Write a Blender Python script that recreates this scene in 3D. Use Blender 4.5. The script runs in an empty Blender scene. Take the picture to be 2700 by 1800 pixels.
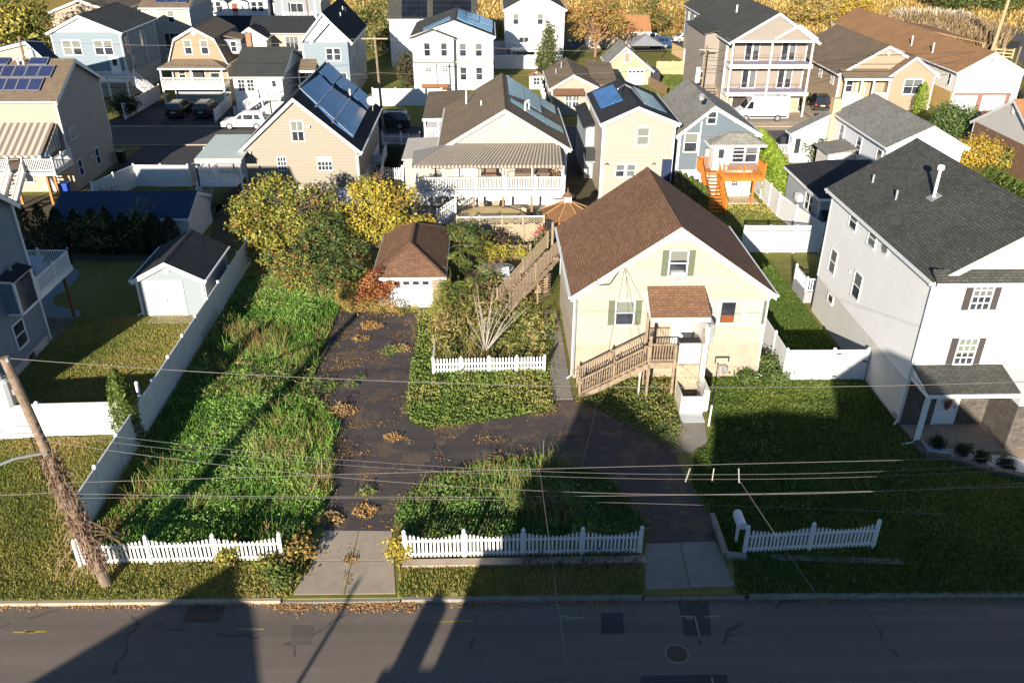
import bpy, math, random
import numpy as np
from mathutils import Vector
random.seed(11)
RN = np.random.default_rng(11)
SC = bpy.context.scene
COL = SC.collection

# ------------------------------------------------------------------ camera
CAMH, FPX = 23.0, 2220.0            # height in metres; focal length in pixels of the 2700 px wide photograph
PITCH, YAW, ROLL = math.radians(28.41), math.radians(1.766), math.radians(-0.267)
def cam_axes():
    cy, sy, cp, sp, cr, sr = math.cos(YAW), math.sin(YAW), math.cos(PITCH), math.sin(PITCH), math.cos(ROLL), math.sin(ROLL)
    r0 = np.array([cy, -sy, 0.0]); h = np.array([sy, cy, 0.0]); u = np.array([0, 0, 1.0])
    f = cp * h - sp * u; d = -(sp * h + cp * u)
    return cr * r0 + sr * d, -sr * r0 + cr * d, f
AX_R, AX_D, AX_F = cam_axes()
cam_data = bpy.data.cameras.new('camera'); cam = bpy.data.objects.new('camera', cam_data); COL.objects.link(cam)
cam_data.sensor_width = 36; cam_data.lens = FPX / 2700 * 36; cam_data.clip_start = 0.5; cam_data.clip_end = 1500
m = [[AX_R[i], -AX_D[i], -AX_F[i], (0, 0, CAMH)[i]] for i in range(3)] + [[0, 0, 0, 1]]
from mathutils import Matrix
cam.matrix_world = Matrix(m)
SC.camera = cam
# ------------------------------------------------------------------ light
SUN_AZ, SUN_EL = math.radians(17.5), math.radians(16.6)   # light travels towards +Y and a little towards +X
world = bpy.data.worlds.new('World'); SC.world = world; world.use_nodes = True
wn = world.node_tree; wn.nodes.clear()
wo = wn.nodes.new('ShaderNodeOutputWorld'); wb = wn.nodes.new('ShaderNodeBackground'); sky = wn.nodes.new('ShaderNodeTexSky')
sky.sky_type = 'NISHITA'; sky.sun_disc = False; sky.sun_elevation = SUN_EL; sky.sun_rotation = math.pi + SUN_AZ
sky.air_density = 1.0; sky.dust_density = 0.0; sky.ozone_density = 4.0
wb.inputs['Strength'].default_value = 0.060
wn.links.new(sky.outputs[0], wb.inputs[0]); wn.links.new(wb.outputs[0], wo.inputs[0])
sun_d = bpy.data.lights.new('sun', 'SUN'); sun_d.energy = 5.0; sun_d.angle = math.radians(0.55); sun_d.color = (1.0, 0.91, 0.77)
sun = bpy.data.objects.new('sun', sun_d); COL.objects.link(sun)
sun.rotation_euler = Vector((math.sin(SUN_AZ) * math.cos(SUN_EL), math.cos(SUN_AZ) * math.cos(SUN_EL), -math.sin(SUN_EL))).to_track_quat('-Z', 'Y').to_euler()
sun.location = (-20, -60, 40)
SC.view_settings.view_transform = 'Standard'; SC.view_settings.look = 'None'
SC.view_settings.exposure = 1.10; SC.view_settings.gamma = 1.0; SC.view_settings.use_curve_mapping = False
SC.render.engine = 'CYCLES'
SC.cycles.max_bounces = 5; SC.cycles.diffuse_bounces = 3; SC.cycles.transparent_max_bounces = 8

# ------------------------------------------------------------------ surveying: pixel of an enlarged crop of the photograph -> point of the place
CROP = dict(A=(0, 0, .29787), B=(600, 0, .29787), C=(1200, 0, .29787), D=(1800, 0, .38265), E=(0, 350, .29787), F=(560, 350, .29787),
            G=(1000, 350, .29787), H=(1400, 400, .29787), I=(2000, 350, .29787), J=(1400, 750, .29787), K=(2000, 750, .29787),
            L=(0, 750, .29787), N=(700, 750, .29787), O=(0, 1200, .38265), Q=(750, 1200, .38265), R=(1500, 1200, .38265),
            S=(1800, 1200, .38265), W=(0, 0, 1.14796))
CAMP = np.array([0, 0, CAMH])
def ray(k, x, y):
    o = CROP[k]; x = o[0] + x * o[2]; y = o[1] + y * o[2]
    return AX_R * ((x - 1350) / FPX) + AX_D * ((y - 900) / FPX) + AX_F
def gp(k, x, y, z=0.0):
    d = ray(k, x, y); return Vector(CAMP + d * ((z - CAMH) / d[2]))
def yp(k, x, y, Y):
    d = ray(k, x, y); return Vector(CAMP + d * (Y / d[1]))
def pp(k, x, y, p0, n):
    d = ray(k, x, y); n = np.array(n); return Vector(CAMP + d * (np.dot(np.array(p0) - CAMP, n) / np.dot(d, n)))
def gpoly(k, pts, z=0.0): return [gp(k, x, y, z) for x, y in pts]

# ------------------------------------------------------------------ colours and materials
def C(hexs):
    h = hexs.lstrip('#'); o = []
    for i in (0, 2, 4):
        v = int(h[i:i+2], 16) / 255; o.append(v / 12.92 if v <= .04045 else ((v + .055) / 1.055) ** 2.4)
    return tuple(o)
def mul(c, k): return tuple(min(1, v * k) for v in c)
class NT:
    def __init__(s, name):
        s.m = bpy.data.materials.new(name); s.m.use_nodes = True; s.t = s.m.node_tree; s.n = s.t.nodes
        s.b = s.n['Principled BSDF']; s.b.inputs['Specular IOR Level'].default_value = .3
    def new(s, typ, **kw):
        n = s.n.new(typ)
        for k, v in kw.items():
            if k in n.inputs: n.inputs[k].default_value = v
            else: setattr(n, k, v)
        return n
    def ln(s, a, b): s.t.links.new(a, b)
    def noise(s, vec, scale, detail=4, rough=.55):
        n = s.new('ShaderNodeTexNoise'); n.inputs['Scale'].default_value = scale; n.inputs['Detail'].default_value = detail; n.inputs['Roughness'].default_value = rough
        if vec is not None: s.ln(vec, n.inputs['Vector'])
        return n.outputs['Fac']
    def math(s, op, a, b=None, c=None):
        n = s.n.new('ShaderNodeMath'); n.operation = op
        for i, v in enumerate((a, b, c)):
            if v is None: continue
            if isinstance(v, (int, float)): n.inputs[i].default_value = v
            else: s.ln(v, n.inputs[i])
        return n.outputs[0]
    def ramp(s, fac, stops):
        n = s.n.new('ShaderNodeValToRGB'); s.ln(fac, n.inputs[0]); e = n.color_ramp.elements
        while len(e) < len(stops): e.new(.5)
        for el, (p, c) in zip(e, stops): el.position = p; el.color = (*c[:3], 1)
        return n.outputs[0]
    def mix(s, fac, a, b, mode='MIX'):
        n = s.n.new('ShaderNodeMix'); n.data_type = 'RGBA'; n.blend_type = mode
        for i, v in ((0, fac), (6, a), (7, b)):
            if isinstance(v, (int, float)): n.inputs[i].default_value = v
            elif isinstance(v, tuple): n.inputs[i].default_value = (*v[:3], 1)
            else: s.ln(v, n.inputs[i])
        return n.outputs[2]
    def bump(s, h, strength=.4, dist=.02):
        n = s.new('ShaderNodeBump'); n.inputs['Strength'].default_value = strength; n.inputs['Distance'].default_value = dist
        s.ln(h, n.inputs['Height']); s.ln(n.outputs[0], s.b.inputs['Normal'])
    def obj(s): return s.n.new('ShaderNodeTexCoord').outputs['Object']
    def uv(s): return s.n.new('ShaderNodeTexCoord').outputs['UV']
    def col(s, c): s.ln(c, s.b.inputs['Base Color'])
    def rough(s, v): s.b.inputs['Roughness'].default_value = v; return s
_mc = {}
def plain(name, c, rough=.6, var=.12, scale=2.5, bump=0.0, spec=.3, metal=0.0):
    if name in _mc: return _mc[name]
    t = NT(name); o = t.obj()
    n = t.noise(o, scale); n2 = t.noise(o, scale * 9, 3)
    f = t.math('ADD', t.math('MULTIPLY', n, .65), t.math('MULTIPLY', n2, .35))
    t.col(t.ramp(f, [(.3, mul(c, 1 - var)), (.7, mul(c, 1 + var))]))
    t.rough(rough); t.b.inputs['Specular IOR Level'].default_value = spec; t.b.inputs['Metallic'].default_value = metal
    if bump: t.bump(n2, bump, .02)
    _mc[name] = t.m; return t.m
def siding(name, c, pitch=.12, var=.05, vertical=False, rough=.55):
    t = NT(name); uv = t.uv(); s = t.new('ShaderNodeSeparateXYZ'); t.ln(uv, s.inputs[0])
    v = s.outputs[0] if vertical else s.outputs[1]
    fr = t.math('FRACT', t.math('DIVIDE', v, pitch))
    prof = t.math('SUBTRACT', 1.0, fr) if not vertical else t.math('GREATER_THAN', fr, .08)
    n = t.noise(t.obj(), .7, 4); n2 = t.noise(t.obj(), 6, 3)
    f = t.math('ADD', t.math('MULTIPLY', n, .6), t.math('MULTIPLY', n2, .4))
    row = t.new('ShaderNodeTexWhiteNoise', noise_dimensions='1D'); t.ln(t.math('FLOOR', t.math('DIVIDE', v, pitch)), row.inputs['W'])
    base = t.ramp(f, [(.3, mul(c, 1 - var)), (.7, mul(c, 1 + var))])
    t.col(t.mix(.5, base, t.mix(t.math('MULTIPLY', row.outputs[0], .16), base, mul(c, .6))))
    t.bump(prof, 1.0, .03); t.rough(rough); return t.m
def shingle(name, c1, c2, gap=.55, w=.32, h=.145, weather=.25):
    t = NT(name); uv = t.uv(); b = t.new('ShaderNodeTexBrick'); t.ln(uv, b.inputs['Vector'])
    b.offset = .37; b.offset_frequency = 2; b.squash = 1
    for k, v in (('Scale', 1.0), ('Mortar Size', .016), ('Mortar Smooth', .25), ('Bias', 0.0), ('Brick Width', w), ('Row Height', h)): b.inputs[k].default_value = v
    b.inputs['Color1'].default_value = (*c1, 1); b.inputs['Color2'].default_value = (*c2, 1); b.inputs['Mortar'].default_value = (*mul(c2, gap), 1)
    n = t.noise(t.obj(), .45, 5); n2 = t.noise(t.obj(), 14, 3)
    f = t.math('ADD', t.math('MULTIPLY', n, .6), t.math('MULTIPLY', n2, .4))
    t.col(t.mix(1.0, b.outputs['Color'], t.ramp(f, [(.3, (1 - weather,) * 3), (.72, (1 + weather * .4,) * 3)]), 'MULTIPLY'))
    sep = t.new('ShaderNodeSeparateXYZ'); t.ln(uv, sep.inputs[0])
    fr = t.math('FRACT', t.math('DIVIDE', sep.outputs[1], h))
    hh = t.math('ADD', t.math('MULTIPLY', t.math('SUBTRACT', 1.0, fr), .6), t.math('MULTIPLY', t.math('SUBTRACT', 1.0, b.outputs['Fac']), .4))
    t.bump(t.math('ADD', hh, t.math('MULTIPLY', n2, .5)), .7, .02); t.rough(.85); t.b.inputs['Specular IOR Level'].default_value = .15
    return t.m
def brickmat(name, c1, c2, mort, w=.21, h=.075, ms=.012):
    t = NT(name); uv = t.uv(); b = t.new('ShaderNodeTexBrick'); t.ln(uv, b.inputs['Vector'])
    for k, v in (('Scale', 1.0), ('Mortar Size', ms), ('Mortar Smooth', .2), ('Bias', -.1), ('Brick Width', w), ('Row Height', h)): b.inputs[k].default_value = v
    b.inputs['Color1'].default_value = (*c1, 1); b.inputs['Color2'].default_value = (*c2, 1); b.inputs['Mortar'].default_value = (*mort, 1)
    n2 = t.noise(t.obj(), 5, 4)
    t.col(t.mix(1.0, b.outputs['Color'], t.ramp(n2, [(.3, (.7,) * 3), (.7, (1.15,) * 3)]), 'MULTIPLY'))
    t.bump(t.math('SUBTRACT', t.math('MULTIPLY', n2, .5), b.outputs['Fac']), .6, .02); t.rough(.85); return t.m
def planks(name, c, pitch=.14, var=.22, along=1, rough=.75):
    t = NT(name); uv = t.uv(); s = t.new('ShaderNodeSeparateXYZ'); t.ln(uv, s.inputs[0]); v = s.outputs[along]
    row = t.new('ShaderNodeTexWhiteNoise', noise_dimensions='1D'); t.ln(t.math('FLOOR', t.math('DIVIDE', v, pitch)), row.inputs['W'])
    fr = t.math('FRACT', t.math('DIVIDE', v, pitch)); gap = t.math('LESS_THAN', fr, .07)
    n = t.noise(t.obj(), 8, 5)
    f = t.math('ADD', t.math('MULTIPLY', row.outputs[0], .5), t.math('MULTIPLY', n, .5))
    t.col(t.mix(gap, t.ramp(f, [(.2, mul(c, 1 - var)), (.8, mul(c, 1 + var))]), mul(c, .3)))
    t.bump(t.math('SUBTRACT', n, gap), .5, .02); t.rough(rough); return t.m
def ground_mat(name, stops, scale=.35, fine=18, bump=.5, rough=.95, dist=.04):
    t = NT(name); o = t.obj(); n = t.noise(o, scale, 6, .65); n2 = t.noise(o, fine, 4, .6); n3 = t.noise(o, scale * 6, 4, .6)
    f = t.math('ADD', t.math('ADD', t.math('MULTIPLY', n, .45), t.math('MULTIPLY', n3, .3)), t.math('MULTIPLY', n2, .25))
    t.col(t.ramp(f, stops)); t.bump(n2, bump, dist); t.rough(rough); t.b.inputs['Specular IOR Level'].default_value = .1; return t.m
def asphalt(name, c, crack=.5, cscale=.35, patches=.25, brown=None, stain=None):
    t = NT(name); o = t.obj(); n = t.noise(o, .25, 5, .6); n2 = t.noise(o, 40, 3); n3 = t.noise(o, 2.2, 5, .65)
    f = t.math('ADD', t.math('ADD', t.math('MULTIPLY', n, .4), t.math('MULTIPLY', n3, .35)), t.math('MULTIPLY', n2, .25))
    base = t.ramp(f, [(.3, mul(c, 1 - patches)), (.55, c), (.75, mul(brown or c, 1 + patches))])
    mp = t.n.new('ShaderNodeMapping'); mp.inputs['Scale'].default_value = (.06, 1.1, 1); t.ln(o, mp.inputs[0]); st = t.noise(mp.outputs[0], 1.0, 4, .6)      # long streaks along the wheel tracks
    base = t.mix(1.0, base, t.ramp(st, [(.35, (.86,) * 3), (.65, (1.12,) * 3)]), 'MULTIPLY')
    sp = t.noise(o, 70, 2, .7); base = t.mix(t.math('GREATER_THAN', sp, .66), base, mul(c, 1.9))                                                     # stone chips
    if stain: base = t.mix(t.math('MULTIPLY', t.math('GREATER_THAN', t.math('ADD', t.math('MULTIPLY', t.noise(o, .55, 6, .7), .75), t.math('MULTIPLY', t.noise(o, 9, 4, .7), .25)), .535), .7), base, stain)
    # cracks: distance to voronoi cell edges, warped by noise
    w = t.new('ShaderNodeTexNoise'); w.inputs['Scale'].default_value = 1.1; w.inputs['Detail'].default_value = 9; w.inputs['Roughness'].default_value = .65; t.ln(o, w.inputs['Vector'])
    mx = t.n.new('ShaderNodeMix'); mx.data_type = 'RGBA'; mx.inputs[0].default_value = .42; t.ln(o, mx.inputs[6]); t.ln(w.outputs['Color'], mx.inputs[7])
    v = t.new('ShaderNodeTexVoronoi', feature='DISTANCE_TO_EDGE'); v.inputs['Scale'].default_value = cscale; t.ln(mx.outputs[2], v.inputs['Vector'])
    line = t.math('LESS_THAN', v.outputs['Distance'], .0035)
    sel = t.math('MULTIPLY', line, t.math('GREATER_THAN', t.noise(o, .6, 3), .5))
    t.col(t.mix(t.math('MULTIPLY', sel, crack), base, mul(c, .25)))
    t.bump(t.math('SUBTRACT', n2, sel), .35, .015); t.rough(.85); t.b.inputs['Specular IOR Level'].default_value = .25; return t.m
def leafmat(name, trans=.3):
    t = NT(name); a = t.n.new('ShaderNodeVertexColor'); a.layer_name = 'Col'
    t.col(a.outputs[0]); t.rough(.55); t.b.inputs['Specular IOR Level'].default_value = .25
    tr = t.n.new('ShaderNodeBsdfTranslucent'); t.ln(a.outputs[0], tr.inputs[0]); mx = t.n.new('ShaderNodeMixShader'); mx.inputs[0].default_value = trans
    out = t.n['Material Output']; t.ln(t.b.outputs[0], mx.inputs[1]); t.ln(tr.outputs[0], mx.inputs[2]); t.ln(mx.outputs[0], out.inputs[0]); return t.m
def glassmat(name, c, rough=.08):
    t = NT(name); n = t.noise(t.obj(), 1.1, 3)
    t.col(t.ramp(n, [(.35, mul(c, .6)), (.65, mul(c, 1.5))])); t.rough(rough); t.b.inputs['Specular IOR Level'].default_value = .6; return t.m
def blindmat(name, c):
    t = NT(name); s = t.new('ShaderNodeSeparateXYZ'); t.ln(t.uv(), s.inputs[0]); fr = t.math('FRACT', t.math('DIVIDE', s.outputs[1], .06))
    t.col(t.ramp(fr, [(.0, mul(c, .72)), (.5, c)])); t.rough(.25); t.b.inputs['Specular IOR Level'].default_value = .5; return t.m
def solarmat(name, c, cell=.16, line=.03, lc=(.25, .3, .4), dirx=True):
    t = NT(name); s = t.new('ShaderNodeSeparateXYZ'); t.ln(t.uv(), s.inputs[0])
    fx = t.math('LESS_THAN', t.math('FRACT', t.math('DIVIDE', s.outputs[0 if dirx else 1], cell)), line / cell)
    n = t.noise(t.obj(), .6, 4)
    t.col(t.mix(t.math('MULTIPLY', fx, .5), t.ramp(n, [(.3, mul(c, .75)), (.7, mul(c, 1.3))]), lc)); t.rough(.22); t.b.inputs['Specular IOR Level'].default_value = .5; return t.m

WHITE = plain('white_paint', (.72, .72, .715), .5, .04, 1.2)
VINYL = plain('white_vinyl', (.72, .72, .725), .45, .06, .8, .03)
TRIM = WHITE
DARKGLASS = glassmat('window_glass', (.035, .04, .05))
BLIND = blindmat('window_blind', (.20, .21, .175)); BLINDW = blindmat('white_blind', (.36, .36, .33)); BLINDG = blindmat('grey_shade', (.15, .155, .16))
GREYM = plain('grey_metal', (.35, .36, .37), .4, .15, 4, metal=.3); DARKM = plain('dark_metal', (.03, .03, .035), .45, .2, 5)
BLACK = plain('black_plastic', (.018, .018, .02), .5, .2, 4)
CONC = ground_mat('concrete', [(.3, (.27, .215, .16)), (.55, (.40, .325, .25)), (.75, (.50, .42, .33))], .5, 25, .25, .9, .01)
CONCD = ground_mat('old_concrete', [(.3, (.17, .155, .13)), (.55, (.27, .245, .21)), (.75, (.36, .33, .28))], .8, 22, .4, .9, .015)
WOODG = planks('weathered_wood', (.26, .195, .135), .14, .35); WOODP = plain('weathered_timber', (.275, .205, .14), .85, .35, 5, .3)
VINYLP = siding('vinyl_boards', (.70, .70, .71), .152, .06, True, .45)
WOODO = plain('orange_stained_timber', (.44, .15, .02), .55, .15, 4, .1); WOODB = plain('brown_post', (.20, .09, .04), .7, .2, 5, .2)
LEAF = leafmat('leaf', .15); GRASSB = leafmat('grass_blade', .12)
BARK = plain('bark', (.16, .125, .095), .9, .3, 6, .5); PALEBARK = plain('pale_bark', (.36, .32, .28), .85, .2, 9, .3)

# ------------------------------------------------------------------ mesh building
OFF = {}
class MB:
    def __init__(s): s.v = []; s.f = []
    def vs(s, pts): i = len(s.v); s.v += [tuple(p) for p in pts]; return i
    def poly(s, pts): i = s.vs(pts); s.f.append(tuple(range(i, i + len(pts)))); return s
    def hexa(s, p):      # 8 points: bottom 0..3 ccw, top 4..7
        i = s.vs(p)
        for q in ((3, 2, 1, 0), (4, 5, 6, 7), (0, 1, 5, 4), (1, 2, 6, 5), (2, 3, 7, 6), (3, 0, 4, 7)): s.f.append(tuple(i + k for k in q))
        return s
    def box(s, x0, y0, z0, x1, y1, z1):
        x0, x1 = min(x0, x1), max(x0, x1); y0, y1 = min(y0, y1), max(y0, y1); z0, z1 = min(z0, z1), max(z0, z1)
        return s.hexa([(x0, y0, z0), (x1, y0, z0), (x1, y1, z0), (x0, y1, z0), (x0, y0, z1), (x1, y0, z1), (x1, y1, z1), (x0, y1, z1)])
    def bar(s, a, b, w, h, up=(0, 0, 1)):
        a = Vector(a); b = Vector(b); d = (b - a).normalized(); up = Vector(up)
        sd = d.cross(up)
        if sd.length < 1e-4: sd = d.cross(Vector((0, 1, 0)))
        sd.normalize(); u = sd.cross(d).normalized(); sd = sd * (w / 2); u = u * (h / 2)
        return s.hexa([a - sd - u, a + sd - u, b + sd - u, b - sd - u, a - sd + u, a + sd + u, b + sd + u, b - sd + u])
    def slab(s, pts, th):   # planar polygon (top surface) thickened downwards along its normal
        pts = [Vector(p) for p in pts]; n = sum(((pts[k] - pts[0]).cross(pts[k + 1] - pts[0]) for k in range(1, len(pts) - 1)), Vector()).normalized()
        if n.z < 0 or (abs(n.z) < 1e-6 and n.y > 0): pts.reverse(); n = -n
        k = len(pts); i = s.vs(pts + [p - n * th for p in pts])
        s.f.append(tuple(range(i, i + k))); s.f.append(tuple(range(i + 2 * k - 1, i + k - 1, -1)))
        for q in range(k): r = (q + 1) % k; s.f.append((i + r, i + q, i + k + q, i + k + r))
        return s
    def ext(s, pts, z0, z1):   # vertical prism on a ground polygon
        pts = [Vector((p[0], p[1], 0)) for p in pts]
        ar = sum(pts[i].x * pts[(i + 1) % len(pts)].y - pts[(i + 1) % len(pts)].x * pts[i].y for i in range(len(pts)))
        if ar < 0: pts.reverse()
        k = len(pts); i = s.vs([(p.x, p.y, z0) for p in pts] + [(p.x, p.y, z1) for p in pts])
        s.f.append(tuple(range(i + k, i + 2 * k))); s.f.append(tuple(range(i + k - 1, i - 1, -1)))
        for q in range(k): r = (q + 1) % k; s.f.append((i + q, i + r, i + k + r, i + k + q))
        return s
    def tube(s, a, b, r0, r1=None, n=8, caps=True):
        r1 = r0 if r1 is None else r1; a = Vector(a); b = Vector(b); d = (b - a)
        if d.length < 1e-6: return s
        d.normalize(); u = d.orthogonal().normalized(); w = d.cross(u)
        i = s.vs([a + (u * math.cos(t) + w * math.sin(t)) * r0 for t in [2 * math.pi * k / n for k in range(n)]] + [b + (u * math.cos(t) + w * math.sin(t)) * r1 for t in [2 * math.pi * k / n for k in range(n)]])
        for k in range(n): q = (k + 1) % n; s.f.append((i + k, i + q, i + n + q, i + n + k))
        if caps: s.f.append(tuple(range(i + n - 1, i - 1, -1))); s.f.append(tuple(range(i + n, i + 2 * n)))
        return s
    def path(s, pts, r, n=6):
        for a, b in zip(pts[:-1], pts[1:]): s.tube(a, b, r, r, n)
        return s
    def lathe(s, c, prof, n=14, axis='z'):
        c = Vector(c); rings = []
        for r, z in prof:
            ring = []
            for k in range(n):
                t = 2 * math.pi * k / n; p = (r * math.cos(t), r * math.sin(t), z)
                if axis == 'y': p = (p[0], p[2], p[1])
                if axis == 'x': p = (p[2], p[0], p[1])
                ring.append(c + Vector(p))
            rings.append(s.vs(ring))
        for a, b in zip(rings[:-1], rings[1:]):
            for k in range(n): q = (k + 1) % n; s.f.append((a + k, a + q, b + q, b + k))
        s.f.append(tuple(range(rings[0] + n - 1, rings[0] - 1, -1))); s.f.append(tuple(range(rings[-1], rings[-1] + n))); return s
    def mesh(s, name, mat, org=(0, 0, 0), smooth=False):
        me = bpy.data.meshes.new(name); o = Vector(org)
        me.from_pydata([(x - o.x, y - o.y, z - o.z) for x, y, z in s.v], [], s.f); me.update()
        uvl = me.uv_layers.new(name='UVMap'); n = len(me.loops); co = np.empty(len(s.v) * 3); me.vertices.foreach_get('co', co); co = co.reshape(-1, 3) + np.array(o)
        li = np.empty(n, dtype=np.int32); me.loops.foreach_get('vertex_index', li)
        pn = np.empty(len(me.polygons) * 3); me.polygons.foreach_get('normal', pn); pn = pn.reshape(-1, 3)
        lt = np.empty(len(me.polygons), dtype=np.int32); me.polygons.foreach_get('loop_total', lt)
        ln = np.repeat(pn, lt, axis=0); flat = np.abs(ln[:, 2]) > .985
        u = np.cross(np.array([0, 0, 1.0]), ln); L = np.linalg.norm(u, axis=1, keepdims=True); u = u / np.maximum(L, 1e-6)
        u[flat] = (1, 0, 0); w = np.cross(ln, u); w[flat] = (0, 1, 0); P = co[li]
        uv = np.stack([(P * u).sum(1), (P * w).sum(1)], 1).astype(np.float32); uvl.data.foreach_set('uv', uv.ravel())
        if mat: me.materials.append(mat)
        if smooth: me.polygons.foreach_set('use_smooth', [True] * len(me.polygons))
        return me
    def build(s, name, mat, parent=None, org=None, smooth=False):
        if parent is not None: org = OFF[parent]
        elif org is None: org = Vector(s.v[0])
        o = bpy.data.objects.new(name, s.mesh(name, mat, org, smooth)); COL.objects.link(o)
        if parent is not None: o.parent = parent
        else: o.location = org
        OFF[o] = Vector(org); return o
def inst(name, me, parent, pos, rot=(0, 0, 0), scale=None):
    o = bpy.data.objects.new(name, me); COL.objects.link(o); o.parent = parent; o.location = Vector(pos) - OFF[parent]; o.rotation_euler = rot
    if scale: o.scale = scale
    OFF[o] = Vector(pos); return o
def tag(o, label=None, cat=None, group=None, kind=None):
    if label: o['label'] = label
    if cat: o['category'] = cat
    if group: o['group'] = group
    if kind: o['kind'] = kind
    return o
def thing(name, label, cat, loc=(0, 0, 0), group=None):
    o = bpy.data.objects.new(name, None); COL.objects.link(o); o.location = loc; o.empty_display_size = .3; OFF[o] = Vector(loc)
    return tag(o, label, cat, group)
def kb(x): return 22.65 - .0125 * x        # street edge of the kerb: it runs a little askew
def struct(name, mb, mat): return tag(mb.build(name, mat, org=(0, 0, 0)), kind='structure')
def sheet(name, pts, z, mat):
    return struct(name, MB().ext(pts, z - .25, z), mat)

# ------------------------------------------------------------------ faces of a building: (u along the wall, z, d outwards)
def FRONT(y): return lambda u, z, d: (u, y - d, z)
def BACK(y): return lambda u, z, d: (u, y + d, z)
def LEFT(x): return lambda u, z, d: (x - d, u, z)
def RIGHT(x): return lambda u, z, d: (x + d, u, z)
def fbox(mb, F, u0, u1, z0, z1, d0, d1):
    p = [F(u, z, d) for u, z, d in ((u0, z0, d0), (u1, z0, d0), (u1, z0, d1), (u0, z0, d1), (u0, z1, d0), (u1, z1, d0), (u1, z1, d1), (u0, z1, d1))]
    xs, ys, zs = zip(*p); return mb.box(min(xs), min(ys), min(zs), max(xs), max(ys), max(zs))
def win(par, F, u0, u1, z0, z1, nx=1, ny=2, pane=None, fw=.07, sh=None, shw=.33, frame=None, name='window', sill=True):
    mb = MB(); fr = frame or TRIM; d = .05
    fbox(mb, F, u0 - fw, u0, z0 - fw, z1 + fw, -.02, d); fbox(mb, F, u1, u1 + fw, z0 - fw, z1 + fw, -.02, d)
    fbox(mb, F, u0, u1, z1, z1 + fw, -.02, d); fbox(mb, F, u0, u1, z0 - fw, z0, -.02, d + (.03 if sill else 0))
    for k in range(1, nx):
        u = u0 + (u1 - u0) * k / nx; fbox(mb, F, u - .022, u + .022, z0, z1, -.02, d - .012)
    for k in range(1, ny):
        z = z0 + (z1 - z0) * k / ny; fbox(mb, F, u0, u1, z - .025, z + .025, -.02, d - .006)
    w = mb.build(name, fr, par)
    half = pane in (BLIND, BLINDW, BLINDG) and z1 - z0 > .8 and random.random() < .7     # blind half drawn over dark glass
    zc = z0 + (z1 - z0) * random.uniform(.38, .62) if half else z0
    pm = MB(); fbox(pm, F, u0, u1, z0, z1, -.02, .008); pm.build('pane', DARKGLASS if half else (pane or DARKGLASS), w)
    if half: pm = MB(); fbox(pm, F, u0 + .01, u1 - .01, zc, z1 - .005, -.01, .012); pm.build('blind', pane, w)
    if sh:
        for a, b in ((u0 - fw - shw, u0 - fw - .01), (u1 + fw + .01, u1 + fw + shw)):
            s = MB(); fbox(s, F, a, b, z0 - .04, z1 + .04, -.02, .03); s.build('shutter', sh, par)
    return w
def door(par, F, u0, u1, z0, z1, mat=None, lights=0, glass=None, name='door', frame=True):
    mb = MB(); fbox(mb, F, u0, u1, z0, z1, -.02, .03)
    for (a, b, c, d) in ((.12, .45, .08, .42), (.55, .88, .08, .42), (.12, .45, .5, .9), (.55, .88, .5, .9)):
        if lights and c > .4: continue
        fbox(mb, F, u0 + (u1 - u0) * a, u0 + (u1 - u0) * b, z0 + (z1 - z0) * c, z0 + (z1 - z0) * d, .03, .042)
    dr = mb.build(name, mat or WHITE, par)
    if lights:
        p = MB()
        nxx = 3 if lights > 2 else 1
        nyy = max(1, lights // nxx)
        for i in range(nxx):
            for j in range(nyy):
                a = u0 + (u1 - u0) * (.2 + .6 * i / nxx); b = u0 + (u1 - u0) * (.2 + .6 * (i + .88) / nxx)
                zz = z0 + (z1 - z0) * .5; hh = (z1 - z0) * .42
                fbox(p, F, a, b, zz + hh * j / nyy, zz + hh * (j + .88) / nyy, .0, .036)
        p.build('pane', glass or DARKGLASS, dr)
    h = MB(); fbox(h, F, u1 - .12, u1 - .06, z0 + (z1 - z0) * .45, z0 + (z1 - z0) * .5, .03, .09); h.build('handle', GREYM, dr)
    if frame:
        f = MB(); fbox(f, F, u0 - .09, u0 - .002, z0, z1 + .09, -.02, .05); fbox(f, F, u1 + .002, u1 + .09, z0, z1 + .09, -.02, .05); fbox(f, F, u0, u1, z1 + .002, z1 + .09, -.02, .05)
        f.build('door_frame', TRIM, par)
    return dr
def garage_door(par, F, u0, u1, z0, z1, lights=4, mat=None, rows=4):
    dr = MB()
    for k in range(rows):
        a = z0 + (z1 - z0) * k / rows; b = z0 + (z1 - z0) * (k + 1) / rows - .02; fbox(dr, F, u0, u1, a, b, -.02, .035)
    d = dr.build('garage_door', mat or WHITE, par)
    if lights:
        w = (u1 - u0) / lights; p = MB()
        for k in range(lights):
            c = u0 + w * (k + .5); fbox(p, F, c - w * .33, c + w * .33, z1 - (z1 - z0) * .22, z1 - (z1 - z0) * .1, 0, .042)
        p.build('pane', DARKGLASS, d)
    f = MB(); fbox(f, F, u0 - .1, u0, z0, z1 + .1, -.02, .06); fbox(f, F, u1, u1 + .1, z0, z1 + .1, -.02, .06); fbox(f, F, u0, u1, z1, z1 + .1, -.02, .06); f.build('door_frame', TRIM, par)
    return d
class H: pass
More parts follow.
